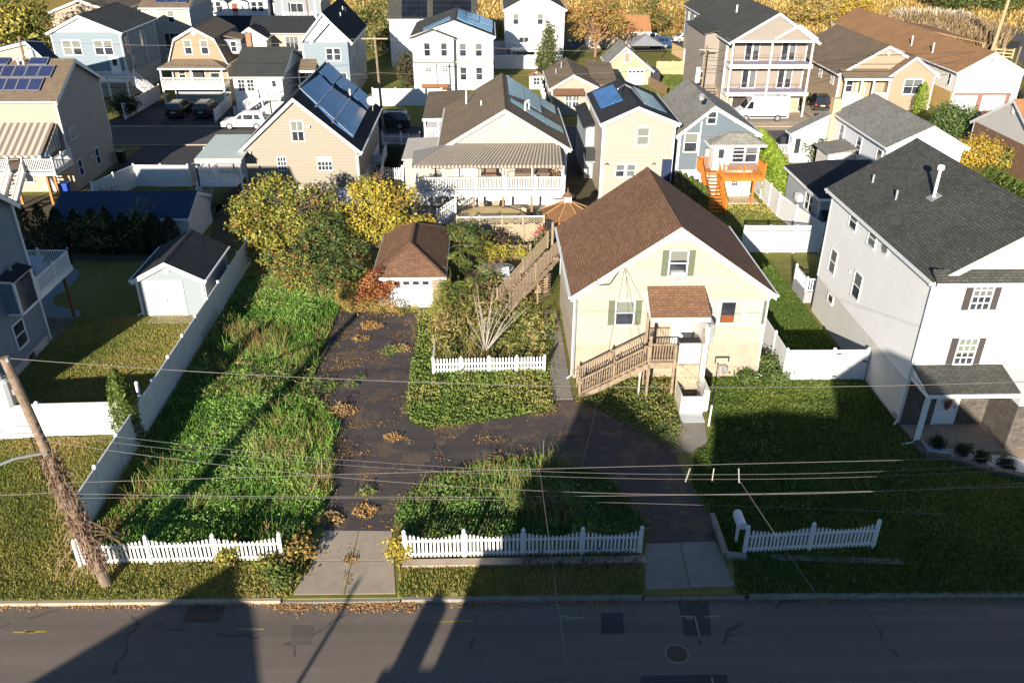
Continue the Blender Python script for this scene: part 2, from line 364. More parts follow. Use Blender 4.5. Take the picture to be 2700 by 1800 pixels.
def house(name, label, x0, x1, y0, y1, ze, zr, wall, roof, axis='y', prof=None, xr=None, found=None, ov=.35, og=.28, cat='house', trim=None, corner=True, gutter=True, gable=None, spouts=True, z0=0.0, th=.13, rake=.2):
    T = trim or TRIM; h = H(); par = thing(name, label, cat, ((x0 + x1) / 2, y0, 0)); h.par = par
    ua, ub, wa, wb = (x0, x1, y0, y1) if axis == 'y' else (y0, y1, x0, x1)
    P = (lambda u, w, z: (u, w, z)) if axis == 'y' else (lambda u, w, z: (w, u, z))
    pr = prof or [(ua, ze), ((ua + ub) / 2 if xr is None else xr, zr), (ub, ze)]
    zf = z0 + (found[0] if found else 0)
    mb = MB()
    for w, rev in ((wa, False), (wb, True)):
        pts = [P(ua, w, zf), P(ub, w, zf)] + [P(u, w, z - .03) for u, z in reversed(pr)]
        if rev != (axis == 'x'): pts.reverse()
        mb.poly(pts)
    def quad(a, b, c, d): mb.poly([a, b, c, d])
    zl, zrr = pr[0][1] - .03, pr[-1][1] - .03
    q = [P(ua, wb, zf), P(ua, wa, zf), P(ua, wa, zl), P(ua, wb, zl)]; mb.poly(q if axis == 'y' else q[::-1])
    q = [P(ub, wa, zf), P(ub, wb, zf), P(ub, wb, zrr), P(ub, wa, zrr)]; mb.poly(q if axis == 'y' else q[::-1])
    h.wall = mb.build('wall', wall, par)
    if found:
        f = MB(); f.box(x0 + .03, y0 + .03, z0 - .2, x1 - .03, y1 - .03, zf - .002); f.build('foundation', found[1], par)
    # roof slabs
    pr2 = list(pr); a, b = Vector(pr[0]), Vector(pr[1]); d = (a - b).normalized(); k = ov / max(.2, abs(d.x)); pr2[0] = tuple(a + d * k)
    a, b = Vector(pr[-1]), Vector(pr[-2]); d = (a - b).normalized(); k = ov / max(.2, abs(d.x)); pr2[-1] = tuple(a + d * k)
    rm = MB(); h.planes = []
    up = .1
    for (u1, z1), (u2, z2) in zip(pr2[:-1], pr2[1:]):
        pts = [Vector(P(u1, wa - og, z1 + up)), Vector(P(u2, wa - og, z2 + up)), Vector(P(u2, wb + og, z2 + up)), Vector(P(u1, wb + og, z1 + up))]
        n = (pts[1] - pts[0]).cross(pts[3] - pts[0]).normalized()
        if n.z < 0: n = -n
        rm.slab(pts, th); h.planes.append((pts[0].copy(), n, pts))
    h.roof = rm.build('roof', roof, par)
    for k in range(1, len(pr2) - 1):
        if k == (len(pr2) - 1) // 2:
            c = MB(); u, z = pr2[k]; s1 = Vector(pr2[k - 1]) - Vector(pr2[k]); s2 = Vector(pr2[k + 1]) - Vector(pr2[k]); s1 = s1.normalized() * .16; s2 = s2.normalized() * .16
            for s in (s1, s2):
                c.slab([P(u, wa - og - .01, z + up + .02), P(u + s.x, wa - og - .01, z + s.y + up + .02), P(u + s.x, wb + og + .01, z + s.y + up + .02), P(u, wb + og + .01, z + up + .02)], .03)
            c.build('ridge_cap', roof, h.roof)
    for w, sg in ((wa - og, -1), (wb + og, 1)):
        for (u1, z1), (u2, z2) in zip(pr2[:-1], pr2[1:]):
            r = MB(); t0 = up - th - .005; wi, wo_ = w - sg * .03, w + sg * .004
            r.hexa([P(u1, wi, z1 + t0 - rake), P(u2, wi, z2 + t0 - rake), P(u2, wo_, z2 + t0 - rake), P(u1, wo_, z1 + t0 - rake), P(u1, wi, z1 + t0 + .1), P(u2, wi, z2 + t0 + .1), P(u2, wo_, z2 + t0 + .1), P(u1, wo_, z1 + t0 + .1)])
            r.build('rake_board', T, par)
    if gutter:
        for (u, z), sg in ((pr2[0], -1), (pr2[-1], 1)):
            g = MB(); g.bar(P(u + sg * .06, wa - og, z + .0), P(u + sg * .06, wb + og, z + .0), .12, .12); g.build('gutter', T, par)
        if spouts:
            for (u, z), sg, ue in ((pr2[0], -1, ua), (pr2[-1], 1, ub)):
                g = MB(); e = P(u + sg * .05, wa + .12, z - .05); f = P(ue + sg * .05, wa + .12, z - .4); g.path([e, f, P(ue + sg * .05, wa + .12, z0 + .12), P(ue + sg * .3, wa - .1, z0 + .05)], .045, 6); g.build('downspout', T, par)
    if corner:
        for u in (ua, ub):
            for w in (wa, wb):
                s1 = -1 if u == ua else 1; s2 = -1 if w == wa else 1; c = MB()
                zt = (pr[0][1] if u == ua else pr[-1][1]) - .06
                pa = P(u - s1 * .1, w - s2 * .1, zf); pb = P(u + s1 * .02, w + s2 * .02, zt); c.box(*pa, *pb); c.build('corner_board', T, par)
    if gable:
        for w, sg in ((wa, -1), (wb, 1)):
            g = MB(); top = [P(u, w + sg * .015, z - .05) for u, z in pr]
            if len(pr) == 3:
                tri = [top[0], top[2], top[1]]
                if (sg > 0) != (axis == 'x'): tri.reverse()
                g.poly(tri); g.build('gable_siding', gable, par)
    h.x0, h.x1, h.y0, h.y1, h.ze, h.zr = x0, x1, y0, y1, ze, zr
    return h
def hip(par, x0, x1, y0, y1, ze, zr, roof, ra, rb, axis='y', name='roof', th=.12, fascia=True):
    """hip roof over a rectangle; ra, rb = ends of the ridge along the axis (None,None = pyramid at the middle)"""
    mb = MB(); xm, ym = (x0 + x1) / 2, (y0 + y1) / 2
    A, B, Cc, D = (x0, y0, ze), (x1, y0, ze), (x1, y1, ze), (x0, y1, ze)
    if axis == 'y': R1, R2 = (xm, ra, zr), (xm, rb, zr); fs = ([A, B, R1], [B, Cc, R2, R1], [Cc, D, R2], [D, A, R1, R2])
    else: R1, R2 = (ra, ym, zr), (rb, ym, zr); fs = ([A, B, R2, R1], [B, Cc, R2], [Cc, D, R1, R2], [D, A, R1])
    for f in fs: mb.slab(f, th)
    r = mb.build(name, roof, par)
    cap = MB()
    for a, b in ((A, R1), (B, R1 if axis == 'y' else R2), (Cc, R2), (D, R2 if axis == 'y' else R1), (R1, R2)):
        if (Vector(a) - Vector(b)).length > .05: cap.bar(Vector(a) + Vector((0, 0, .01)), Vector(b) + Vector((0, 0, .01)), .18, .04)
    cap.build('ridge_cap', roof, r)
    if fascia:
        f = MB(); t = .03; za, zb = ze - .2, ze - .02
        f.box(x0, y0 - t, za, x1, y0, zb); f.box(x0, y1, za, x1, y1 + t, zb); f.box(x0 - t, y0 - t, za, x0, y1 + t, zb); f.box(x1, y0 - t, za, x1 + t, y1 + t, zb); f.build('fascia', TRIM, par)
    return r
def panel(par, pl, quads, mat, name='solar_panel', th=.06, lift=.12, frame=None):
    """flat panels parallel to a roof plane; each quad is four roof points"""
    n = Vector(pl[1])
    for q in quads:
        o = MB().slab([Vector(p) + n * lift for p in q], th).build(name, mat, par)
        if frame:
            f = MB()
            for a, b in zip(q, q[1:] + q[:1]): f.bar(Vector(a) + n * (lift + .005), Vector(b) + n * (lift + .005), .05, .07, n)
            f.build('frame', frame, o)
def lerp(a, b, t): return Vector(a) * (1 - t) + Vector(b) * t
def grid_quads(q, nu, nv, gu=.02, gv=.02):
    a, b, c, d = [Vector(p) for p in q]; out = []
    for i in range(nu):
        for j in range(nv):
            u0, u1, v0, v1 = (i + gu) / nu, (i + 1 - gu) / nu, (j + gv) / nv, (j + 1 - gv) / nv
            P = lambda u, v: lerp(lerp(a, b, u), lerp(d, c, u), v)
            out.append([P(u0, v0), P(u1, v0), P(u1, v1), P(u0, v1)])
    return out
def railing(par, a, b, mat, h=.95, sp=.125, r=.03, post=True, posts=None, base=.1, bal='baluster', pw=.12, capm=None, rw=.09):
    """a,b: floor points; top and bottom rail, balusters one by one, end posts"""
    a, b = Vector(a), Vector(b); L = (b - a).length; up = Vector((0, 0, 1))
    MB().bar(a + up * h, b + up * h, rw, .06).build('top_rail', mat, par); MB().bar(a + up * base, b + up * base, .05, .06).build('bottom_rail', mat, par)
    hd = math.hypot(b.x - a.x, b.y - a.y); n = max(2, int(hd / sp)); bm = MB(); bm.box(-r / 2, -r / 2, base, r / 2, r / 2, h); me = bm.mesh(bal, mat)
    ang = math.atan2(b.y - a.y, b.x - a.x)
    for k in range(n): inst(bal, me, par, lerp(a, b, (k + .5) / n), (0, 0, ang))
    if post:
        for k in range(posts + 1 if posts else 2):
            p = lerp(a, b, k / (posts or 1)); q = MB(); q.box(p.x - pw / 2, p.y - pw / 2, p.z, p.x + pw / 2, p.y + pw / 2, p.z + h + .12)
            q.lathe((p.x, p.y, p.z + h + .12), [(pw * .62, 0), (pw * .62, .02), (pw * .3, .07), (.005, .1)], 4 if False else 8); q.build('rail_post', capm or mat, par)
def stairs(par, top, bot, w, n, mat, tread=None, name='tread', axis='x', stringer=True, th=.05, run=None):
    """treads from top to bottom; w = width across the run"""
    top, bot = Vector(top), Vector(bot); d = Vector((bot.x - top.x, bot.y - top.y, 0)); run = d.length / n; dn = d.normalized(); sd = Vector((-dn.y, dn.x, 0)) * (w / 2)
    for k in range(n):
        c = lerp(top, bot, (k + .5) / n); z = top.z + (bot.z - top.z) * (k + 1) / (n + 0.0) + (top.z - bot.z) / n * .5
        MB().bar(c - sd + Vector((0, 0, z - c.z)), c + sd + Vector((0, 0, z - c.z)), run * .95, th).build(name, tread or mat, par)
    if stringer:
        for s in (-1, 1):
            MB().bar(top + sd * s - Vector((0, 0, .15)), bot + sd * s - Vector((0, 0, .02)), .05, .26).build('stringer', mat, par)
def vinyl(label, pts, h=1.83, n=None, name='vinyl_fence', group=None, mat=None, hs=None, panel_w=2.4):
    """privacy fence: posts with caps and panels, one object each"""
    mat = mat or VINYL; t = thing(name, label, 'fence', (pts[0][0], pts[0][1], 0), group)
    for (a, b) in zip(pts[:-1], pts[1:]):
        a = Vector((a[0], a[1], 0)); b = Vector((b[0], b[1], 0)); L = (b - a).length; k = max(1, round(L / panel_w))
        for i in range(k):
            p, q = lerp(a, b, i / k), lerp(a, b, (i + 1) / k); d = (q - p).normalized()
            pm = MB(); pm.bar(p + d * .06 + Vector((0, 0, h / 2 + .03)), q - d * .06 + Vector((0, 0, h / 2 + .03)), .04, h - .1); pm.build('fence_panel', VINYLP, t) if mat is VINYL else pm.build('fence_panel', mat, t); pm = MB()
            pm.bar(p + d * .06 + Vector((0, 0, h - .06)), q - d * .06 + Vector((0, 0, h - .06)), .055, .14); pm.build('panel_rail', mat, t); pm = MB(); pm.bar(p + d * .06 + Vector((0, 0, .1)), q - d * .06 + Vector((0, 0, .1)), .055, .14)
            pm.build('panel_rail', mat, t)
            fence_post(t, p, h, mat)
    fence_post(t, Vector((pts[-1][0], pts[-1][1], 0)), h, mat)
    return t
def fence_post(t, p, h, mat):
    po = MB().box(p.x - .065, p.y - .065, -.1, p.x + .065, p.y + .065, h + .06).build('post', mat, t)
    MB().lathe((p.x, p.y, h + .06), [(.1, 0), (.1, .03), (.05, .08), (.004, .11)], 8).build('post_cap', mat, po)
def picket(label, a, b, npan, h=.95, hp=1.22, sp=.145, dip=.16, name='picket_fence', pw=.085, mat=None, lastpost=True, gothic=True):
    mat = mat or VINYL; a, b = Vector(a), Vector(b); t = thing(name, label, 'fence', (a.x, a.y, 0)); ang = math.atan2(b.y - a.y, b.x - a.x)
    me = MB(); me.hexa([(-pw / 2, -.012, .08), (pw / 2, -.012, .08), (pw / 2, .012, .08), (-pw / 2, .012, .08), (-pw / 2, -.012, .94), (pw / 2, -.012, .94), (pw / 2, .012, .94), (-pw / 2, .012, .94)])
    me.hexa([(-pw / 2, -.012, .94), (pw / 2, -.012, .94), (pw / 2, .012, .94), (-pw / 2, .012, .94), (-pw * .2, -.012, 1.0), (pw * .2, -.012, 1.0), (pw * .2, .012, 1.0), (-pw * .2, .012, 1.0)])
    me = me.mesh('picket', mat); d = (b - a).normalized()
    for i in range(npan):
        p, q = lerp(a, b, i / npan), lerp(a, b, (i + 1) / npan); L = (q - p).length; n = max(3, int(L / sp))
        for z in (.22, h - .28): MB().bar(p + Vector((0, 0, z)) - Vector((-d.y, d.x, 0)) * -.02, q + Vector((0, 0, z)) - Vector((-d.y, d.x, 0)) * -.02, .035, .09).build('rail', mat, t)
        for k in range(n):
            s = (k + .5) / n; zz = h - dip * math.sin(math.pi * s) ** 1.2 + .08 + random.uniform(-.008, .008); inst('picket', me, t, lerp(p, q, s) + Vector((0, 0, 0)), (random.uniform(-.015, .015), random.uniform(-.012, .012), ang), (1, 1, zz))
        ppost(t, p, hp, mat)
    if lastpost: ppost(t, b, hp, mat)
    return t
def ppost(t, p, hp, mat):
    po = MB().box(p.x - .06, p.y - .06, -.1, p.x + .06, p.y + .06, hp - .1).build('post', mat, t)
    MB().lathe((p.x, p.y, hp - .1), [(.085, 0), (.085, .03), (.06, .07), (.03, .12), (.004, .14)], 8).build('post_cap', mat, po)
# ------------------------------------------------------------------ leaves and blades
def leafobj(name, c, n, size, cols, mat=None, parent=None, aspect=.55, kind=None, org=None, fold=.0):
    """c (N,3) leaf centres, n (N,3) facing, size (N,), cols (N,3): one pointed quad per leaf"""
    N = len(c); rnd = RN.normal(size=(N, 3)); n = n / np.maximum(np.linalg.norm(n, axis=1, keepdims=True), 1e-6)
    u = np.cross(n, rnd); u /= np.maximum(np.linalg.norm(u, axis=1, keepdims=True), 1e-6); w = np.cross(n, u); s = size[:, None]
    v = np.empty((N, 4, 3)); v[:, 0] = c - u * s * .5; v[:, 2] = c + u * s * .5; v[:, 1] = c + w * s * aspect * .5 + n * s * fold; v[:, 3] = c - w * s * aspect * .5 + n * s * fold
    o = np.array(OFF[parent]) if parent is not None else np.array(org if org is not None else c[0]); v -= o
    me = bpy.data.meshes.new(name); me.vertices.add(4 * N); me.vertices.foreach_set('co', v.ravel().astype(np.float32)); me.loops.add(4 * N); me.loops.foreach_set('vertex_index', np.arange(4 * N, dtype=np.int32))
    me.polygons.add(N); me.polygons.foreach_set('loop_start', np.arange(0, 4 * N, 4, dtype=np.int32))
    me.update(calc_edges=True); col = me.color_attributes.new('Col', 'FLOAT_COLOR', 'POINT'); ca = np.ones((N, 4, 4), dtype=np.float32); ca[:, :, :3] = cols[:, None, :]; col.data.foreach_set('color', ca.ravel())
    me.materials.append(mat or LEAF); ob = bpy.data.objects.new(name, me); COL.objects.link(ob)
    if parent is not None: ob.parent = parent
    else: ob.location = o
    OFF[ob] = Vector(o)
    if kind: ob['kind'] = kind
    return ob
def pick(pal, N, jit=.25):
    w = np.array([p[1] for p in pal], float); w /= w.sum(); i = RN.choice(len(pal), N, p=w); c = np.array([p[0] for p in pal])[i]
    return np.clip(c * (1 + RN.uniform(-jit, jit, (N, 1))) * (1 + RN.uniform(-.08, .08, (N, 3))), .004, .9)
def inpoly(poly, x, y):
    r = np.zeros(len(x), bool); n = len(poly); j = n - 1
    for i in range(n):
        xi, yi, xj, yj = poly[i][0], poly[i][1], poly[j][0], poly[j][1]
        c = ((yi > y) != (yj > y)) & (x < (xj - xi) * (y - yi) / ((yj - yi) + 1e-12) + xi); r ^= c; j = i
    return r
def fbm(x, y, s, seed=0):
    """cheap smooth random field in 0..1"""
    rg = np.random.default_rng(seed); o = np.zeros(len(x)); a = 1.0; tot = 0
    for k in range(4):
        for q in range(3):
            th = rg.uniform(0, 6.28); ph = rg.uniform(0, 6.28); f = s * (1.9 ** k) * rg.uniform(.7, 1.3); o += a * np.sin((x * math.cos(th) + y * math.sin(th)) * f + ph) / 3
        tot += a; a *= .6
    return np.clip(.5 + o / tot * .9, 0, 1)
def polyrand(poly, N):
    xs = [p[0] for p in poly]; ys = [p[1] for p in poly]; x = RN.uniform(min(xs), max(xs), N); y = RN.uniform(min(ys), max(ys), N); k = inpoly(poly, x, y); return x[k], y[k]
def area(poly): return (max(p[0] for p in poly) - min(p[0] for p in poly)) * (max(p[1] for p in poly) - min(p[1] for p in poly))
def grass(name, poly, dens, h, pal, z=0.0, w=.05, seed=1, patch=.6, thr=-1, excl=()):
    """standing blades (narrow quads that lean) over a lawn"""
    x, y = polyrand(poly, int(area(poly) * dens))
    f = fbm(x, y, patch, seed)
    k = f > thr
    for e in excl: k &= ~inpoly(e, x, y)
    x, y, f = x[k], y[k], f[k]; N = len(x)
    if N == 0: return None
    hh = h * RN.uniform(.6, 1.35, N) * (.7 + .6 * f); th = RN.uniform(0, 6.28, N); ln = RN.uniform(.1, .7, N) * hh; az = RN.uniform(0, 6.28, N); ww = w * RN.uniform(.6, 1.4, N) / 2
    v = np.empty((N, 4, 3)); cx, sx = np.cos(th) * ww, np.sin(th) * ww
    v[:, 0] = np.stack([x - cx, y - sx, np.full(N, z)], 1); v[:, 1] = np.stack([x + cx, y + sx, np.full(N, z)], 1)
    tx, ty = x + np.cos(az) * ln, y + np.sin(az) * ln
    v[:, 2] = np.stack([tx + cx * .4, ty + sx * .4, z + hh], 1); v[:, 3] = np.stack([tx - cx * .4, ty - sx * .4, z + hh], 1)
    n = len(pal); idx = np.clip(((f + RN.normal(0, .18, N)) * n).astype(int), 0, n - 1); cols = np.array(pal)[idx] * (1 + RN.uniform(-.25, .25, (N, 1)))
    return rawquads(name, v, np.clip(cols, .004, .9), GRASSB)
def rawquads(name, v, cols, mat, kind='stuff'):
    N = len(v); o = v[0, 0].copy(); v = v - o
    me = bpy.data.meshes.new(name); me.vertices.add(4 * N); me.vertices.foreach_set('co', v.ravel().astype(np.float32)); me.loops.add(4 * N); me.loops.foreach_set('vertex_index', np.arange(4 * N, dtype=np.int32))
    me.polygons.add(N); me.polygons.foreach_set('loop_start', np.arange(0, 4 * N, 4, dtype=np.int32))
    me.update(calc_edges=True); col = me.color_attributes.new('Col', 'FLOAT_COLOR', 'POINT'); ca = np.ones((N, 4, 4), dtype=np.float32); ca[:, :, :3] = cols[:, None, :]; col.data.foreach_set('color', ca.ravel())
    me.materials.append(mat); ob = bpy.data.objects.new(name, me); COL.objects.link(ob); ob.location = o; ob['kind'] = kind; OFF[ob] = Vector(o); return ob
def weeds(name, poly, dens, h, size, pal, seed=3, patch=.7, thr=-1, z=0.0, spread=.8, excl=(), aspect=.55):
    x, y = polyrand(poly, int(area(poly) * dens)); f = fbm(x, y, patch, seed); g = fbm(x, y, patch * 5, seed + 9); k = f > thr
    for e in excl: k &= ~inpoly(e, x, y)
    x, y, f, g = x[k], y[k], f[k], g[k]; N = len(x)
    if N == 0: return None
    zz = z + h * (.12 + 1.5 * g ** 2 + .35 * f) * RN.uniform(.08, 1, N) ** .7
    n = np.stack([RN.normal(0, spread, N), RN.normal(-.45, spread, N), np.ones(N)], 1)
    m_ = len(pal); idx = np.clip(((f * .6 + g * .4 + RN.normal(0, .16, N)) * m_).astype(int), 0, m_ - 1); cols = np.clip(np.array(pal)[idx] * (1 + RN.uniform(-.3, .3, (N, 1))), .004, .9)
    return leafobj(name, np.stack([x, y, zz], 1), n, size * RN.uniform(.55, 1.4, N), cols, LEAF, None, aspect, 'stuff')
def blobleaves(blobs, N, size, pal, shell=.5, clump=0.0, down=.25, jit=.3, topcol=None):
    vol = np.array([b[3] * b[4] * b[5] for b in blobs]) ** .67; vol /= vol.sum(); i = RN.choice(len(blobs), N, p=vol); B = np.array(blobs)[i]
    d = RN.normal(size=(N, 3)); d /= np.linalg.norm(d, axis=1, keepdims=True); r = shell + (1 - shell) * RN.uniform(0, 1, N) ** .7
    K = max(6, N // 30); k = RN.integers(0, K, N); free = RN.uniform(0, 1, N) < .22     # leaves hang in sprays: K spray centres, a few stragglers
    dk, rk, Bk = d[:K][k], (shell + (1.22 - shell) * RN.uniform(0, 1, K) ** .75)[k], B[:K][k]; off = RN.normal(0, 1, (N, 3)) * (size * 1.3) * (.6 + .8 * RN.uniform(0, 1, K))[k][:, None]; off[:, 2] *= .7
    c = np.where(free[:, None], B[:, :3] + d * B[:, 3:6] * r[:, None] * 1.05, Bk[:, :3] + dk * Bk[:, 3:6] * rk[:, None] + off)
    n = np.where(free[:, None], d, dk) + RN.normal(0, .7, (N, 3)); n[:, 2] += .25; n[:, 1] -= .25
    ck = pick(pal, K, .12)[k]; col = np.where((RN.uniform(0, 1, N) < .72)[:, None], ck * (1 + RN.uniform(-jit, jit, (N, 1))), pick(pal, N, jit))
    return c, n, size * RN.uniform(.6, 1.4, N), np.clip(col, .004, .9)
def tree(name, label, cat, base, blobs, N, size, pal, trunk=None, tr=.12, group=None, limbs=7, aspect=.6, clump=.25, shell=.45, twig=0, barkm=None):
    t = thing(name, label, cat, base, group); base = Vector(base); bm = MB(); top = Vector(blobs[0][:3]); top.z = base.z + (top.z - base.z) * .8
    mid = lerp(base, top, .5) + Vector((random.uniform(-.15, .15), random.uniform(-.15, .15), 0)); bm.tube(base, mid, tr, tr * .75, 8); bm.tube(mid, top, tr * .75, tr * .4, 8)
    for k in range(limbs):
        b = random.choice(blobs); s = lerp(base, top, random.uniform(.3, .9)); e = Vector(b[:3]) + Vector((random.uniform(-.7, .7) * b[3], random.uniform(-.7, .7) * b[4], random.uniform(-.3, .8) * b[5]))
        q = lerp(s, e, .5) + Vector((random.uniform(-.2, .2), random.uniform(-.2, .2), .15)); bm.tube(s, q, tr * .4, tr * .25, 6); bm.tube(q, e, tr * .25, tr * .08, 5)
    bm.build('trunk', barkm or BARK, t)
    c, n, s, col = blobleaves(blobs, N, size, pal, shell, clump); leafobj('crown', c, n, s, col, LEAF, t, aspect); return t
def conifer(name, label, base, h, r, N, size, pal, group=None, cat='shrub', rot=0):
    """arborvitae: a tight column that narrows to a tip, feathery vertical sprays"""
    t = thing(name, label, cat, base, group); base = Vector(base); MB().tube(base, base + Vector((0, 0, h * .9)), .06, .02, 6).build('trunk', BARK, t)
    s = RN.uniform(0, 1, N) ** .85; prof = np.minimum(1, (s * 6 + .55)) * (1 - s ** 3) ** .7; a = RN.uniform(0, 6.28, N); lum = 1 + .16 * np.sin(a * 5 + s * 9) + RN.normal(0, .07, N); rr = r * prof * lum * RN.uniform(.75, 1.05, N)
    c = np.stack([base.x + np.cos(a) * rr, base.y + np.sin(a) * rr, base.z + .05 + s * h], 1); n = np.stack([np.cos(a), np.sin(a), RN.normal(.2, .5, N)], 1) + RN.normal(0, .5, (N, 3))
    leafobj('foliage', c, n, size * RN.uniform(.6, 1.5, N), pick(pal, N, .35), LEAF, t, .5); return t
def shrub(name, label, base, r, h, N, size, pal, cat='shrub', group=None, n=5):
    base = Vector(base); bl = [(base.x + random.uniform(-.45, .45) * r, base.y + random.uniform(-.45, .45) * r, base.z + h * random.uniform(.4, .62), r * random.uniform(.5, .75), r * random.uniform(.5, .75), h * random.uniform(.35, .5)) for _ in range(n)]
    return tree(name, label, cat, base, bl, N, size, pal, tr=.03, limbs=6, group=group)
# ================================================================== GROUND
GR = ground_mat('ground_grass', [(.3, (.09, .10, .025)), (.5, (.17, .165, .045)), (.7, (.27, .215, .085))], .3, 20, .6)
LAWNM = ground_mat('lawn_grass', [(.3, (.10, .115, .025)), (.5, (.19, .18, .045)), (.72, (.30, .235, .085))], .4, 22, .7)
DIRT = ground_mat('yard_dirt', [(.3, (.05, .045, .03)), (.5, (.10, .085, .055)), (.75, (.17, .14, .09))], .5, 16, .6)
WEEDG = ground_mat('weedy_soil', [(.3, (.03, .042, .012)), (.5, (.06, .075, .02)), (.75, (.14, .115, .045))], .6, 16, .7)
ROADM = asphalt('road_asphalt', (.165, .136, .112), .6, .2, .16, (.19, .15, .115))
DRIVE = asphalt('driveway_asphalt', (.078, .066, .062), .9, .45, .3, (.115, .088, .068), (.15, .105, .072))
DRIVEB = asphalt('dark_driveway', (.05, .05, .055), .4, .3, .15)
MARSH = ground_mat('dry_marsh_grass', [(.3, (.22, .13, .03)), (.5, (.38, .25, .07)), (.7, (.48, .34, .12))], .12, 6, .8, .95, .15)
sheet('front_road', [(-90, 12.9), (90, 12.9), (90, kb(90) + .1), (-90, kb(-90) + .1)], -.13, ROADM)
sheet('far_side_verge', [(-120, -70), (120, -70), (120, 12.7), (-120, 12.7)], 0, GR)
sheet('ground', [(-150, kb(-150) + .16), (150, kb(150) + .16), (150, 152), (-150, 152)], -.004, GR)
sheet('marsh', [(-260, 152), (260, 152), (260, 420), (-260, 420)], -.02, MARSH)
sheet('back_street', [(-140, 84.4), (120, 83.6), (120, 90.2), (-140, 92.4)], .006, asphalt('back_street_asphalt', (.085, .08, .08), .4, .2, .15))
sheet('third_street', [(-150, 141), (150, 141), (150, 148.6), (-150, 148.6)], .006, DRIVEB)
sheet('parking_lot', [(75, 121), (79.5, 127), (83.5, 136), (91, 148), (92, 161), (104, 170), (140, 184), (140, 104), (69, 104)], .02, asphalt('lot_asphalt', (.11, .10, .095), .3, .2, .15))
def kerb(name, x0, x1, y, step, mat, hgt=.02, dep=.17, y2=None, zb=-.2):
    t = tag(bpy.data.objects.new(name, None), kind='structure'); COL.objects.link(t); t.location = (x0, y, 0); OFF[t] = Vector((x0, y, 0)); x = x0; y2 = y if y2 is None else y2
    while x < x1 - .1:
        e = min(x1, x + step * random.uniform(.8, 1.2)); f = lambda q: y + (y2 - y) * (q - x0) / (x1 - x0); j = random.uniform(-.012, .012)
        MB().hexa([(x, f(x), zb), (e - .02, f(e), zb), (e - .02, f(e) + dep, zb), (x, f(x) + dep, zb), (x, f(x) + .02, hgt + j), (e - .02, f(e) + .02, hgt + j), (e - .02, f(e) + dep, hgt + j), (x, f(x) + dep, hgt + j)]).build('kerb_stone', mat, t); x = e
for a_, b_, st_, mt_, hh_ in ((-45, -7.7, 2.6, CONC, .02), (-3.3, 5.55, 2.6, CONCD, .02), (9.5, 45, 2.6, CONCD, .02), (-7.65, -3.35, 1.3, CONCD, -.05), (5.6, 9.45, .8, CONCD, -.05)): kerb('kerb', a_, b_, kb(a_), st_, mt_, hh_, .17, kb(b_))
kerb('kerb', -90, 90, 12.72, 3, CONCD)
kerb('kerb', -60, 60, 92.0, 4, CONC, .1, .2, 90.6); kerb('kerb', -60, -20, 84.3, 4, CONC, .1, .2)
kerb('kerb', -80, 80, 148.7, 6, CONC, .12, .25)
# front plot of the cream house: asphalt loop, weed beds, aprons, paths
P_DRIVE = gpoly('N', [(640, 240), (1345, 250), (1345, 540), (1290, 660), (1270, 900), (1240, 1130), (1300, 1230), (1440, 1275), (1760, 1240)]) + gpoly('J', [(190, 1120), (190, 1015), (400, 1010), (700, 1150), (1000, 1280), (1270, 1475), (1300, 1560)]) + gpoly('R', [(830, 190), (960, 400), (1040, 600), (530, 612), (525, 500), (400, 270), (240, 120)]) + gpoly('Q', [(1800, 20), (1500, 30), (1100, 120), (830, 300), (760, 420), (740, 525), (300, 520), (240, 480), (330, 250), (360, 60)]) + gpoly('N', [(600, 1420), (660, 1230), (500, 1080), (390, 900), (500, 650)])
sheet('asphalt_driveway', P_DRIVE, .004, DRIVE)
P_LEFTBED = gpoly('N', [(640, 240), (500, 650), (390, 900), (500, 1080), (670, 1240), (600, 1420)]) + gpoly('Q', [(330, 250), (230, 480), (180, 560)]) + [Vector((-9.2, 25.3, 0)), Vector((-16.2, 25.3, 0)), Vector((-16.2, 52, 0)), Vector((-9, 52, 0))]
P_ISLAND = gpoly('Q', [(800, 510), (760, 420), (830, 300), (1100, 120), (1500, 30), (1770, 20)]) + gpoly('R', [(240, 120), (400, 270), (525, 470), (510, 600), (400, 700)]) + [Vector((-.4, 25.0, 0))]
P_MIDBED = gpoly('N', [(1345, 250), (1345, 540), (1290, 660), (1270, 900), (1240, 1130), (1300, 1230), (1440, 1275), (1760, 1240)]) + gpoly('J', [(190, 1120), (190, 1000), (150, 800), (200, 500), (230, 300)]) + [Vector((4.1, 46, 0)), Vector((-2, 46, 0))]
P_STEPBED = gpoly('J', [(420, 1015), (700, 1160), (1000, 1290), (1270, 1470), (1310, 1250), (1270, 1060), (1240, 880)]) + [Vector((9.3, 38.2, 0)), Vector((4.5, 38.2, 0))]
sheet('weed_bed', P_LEFTBED, .006, WEEDG); sheet('weed_bed', P_ISLAND, .012, WEEDG); sheet('weed_bed', P_MIDBED, .008, WEEDG); sheet('weed_bed', P_STEPBED, .009, WEEDG)
P_RLAWN = [(11.0, 38.2), (10.75, 33.6)] + [tuple(p[:2]) for p in gpoly('J', [(1560, 1420), (1450, 1480)])] + [tuple(p[:2]) for p in gpoly('R', [(840, 190), (970, 400), (1060, 590), (1130, 700), (1150, 930)])] + [(9.2, kb(9) + .16), (45, kb(45) + .16), (45, 29), (24, 29.2), (20.1, 31), (19.85, 33.4), (19.85, 37.9), (15.4, 38)]
sheet('lawn', P_RLAWN, .002, ground_mat('shade_tinted_lawn', [(.3, (.05, .075, .015)), (.55, (.09, .12, .025)), (.75, (.15, .15, .045))], .5, 22, .7))  # darker than the sunlit lawns: shade is put into this colour
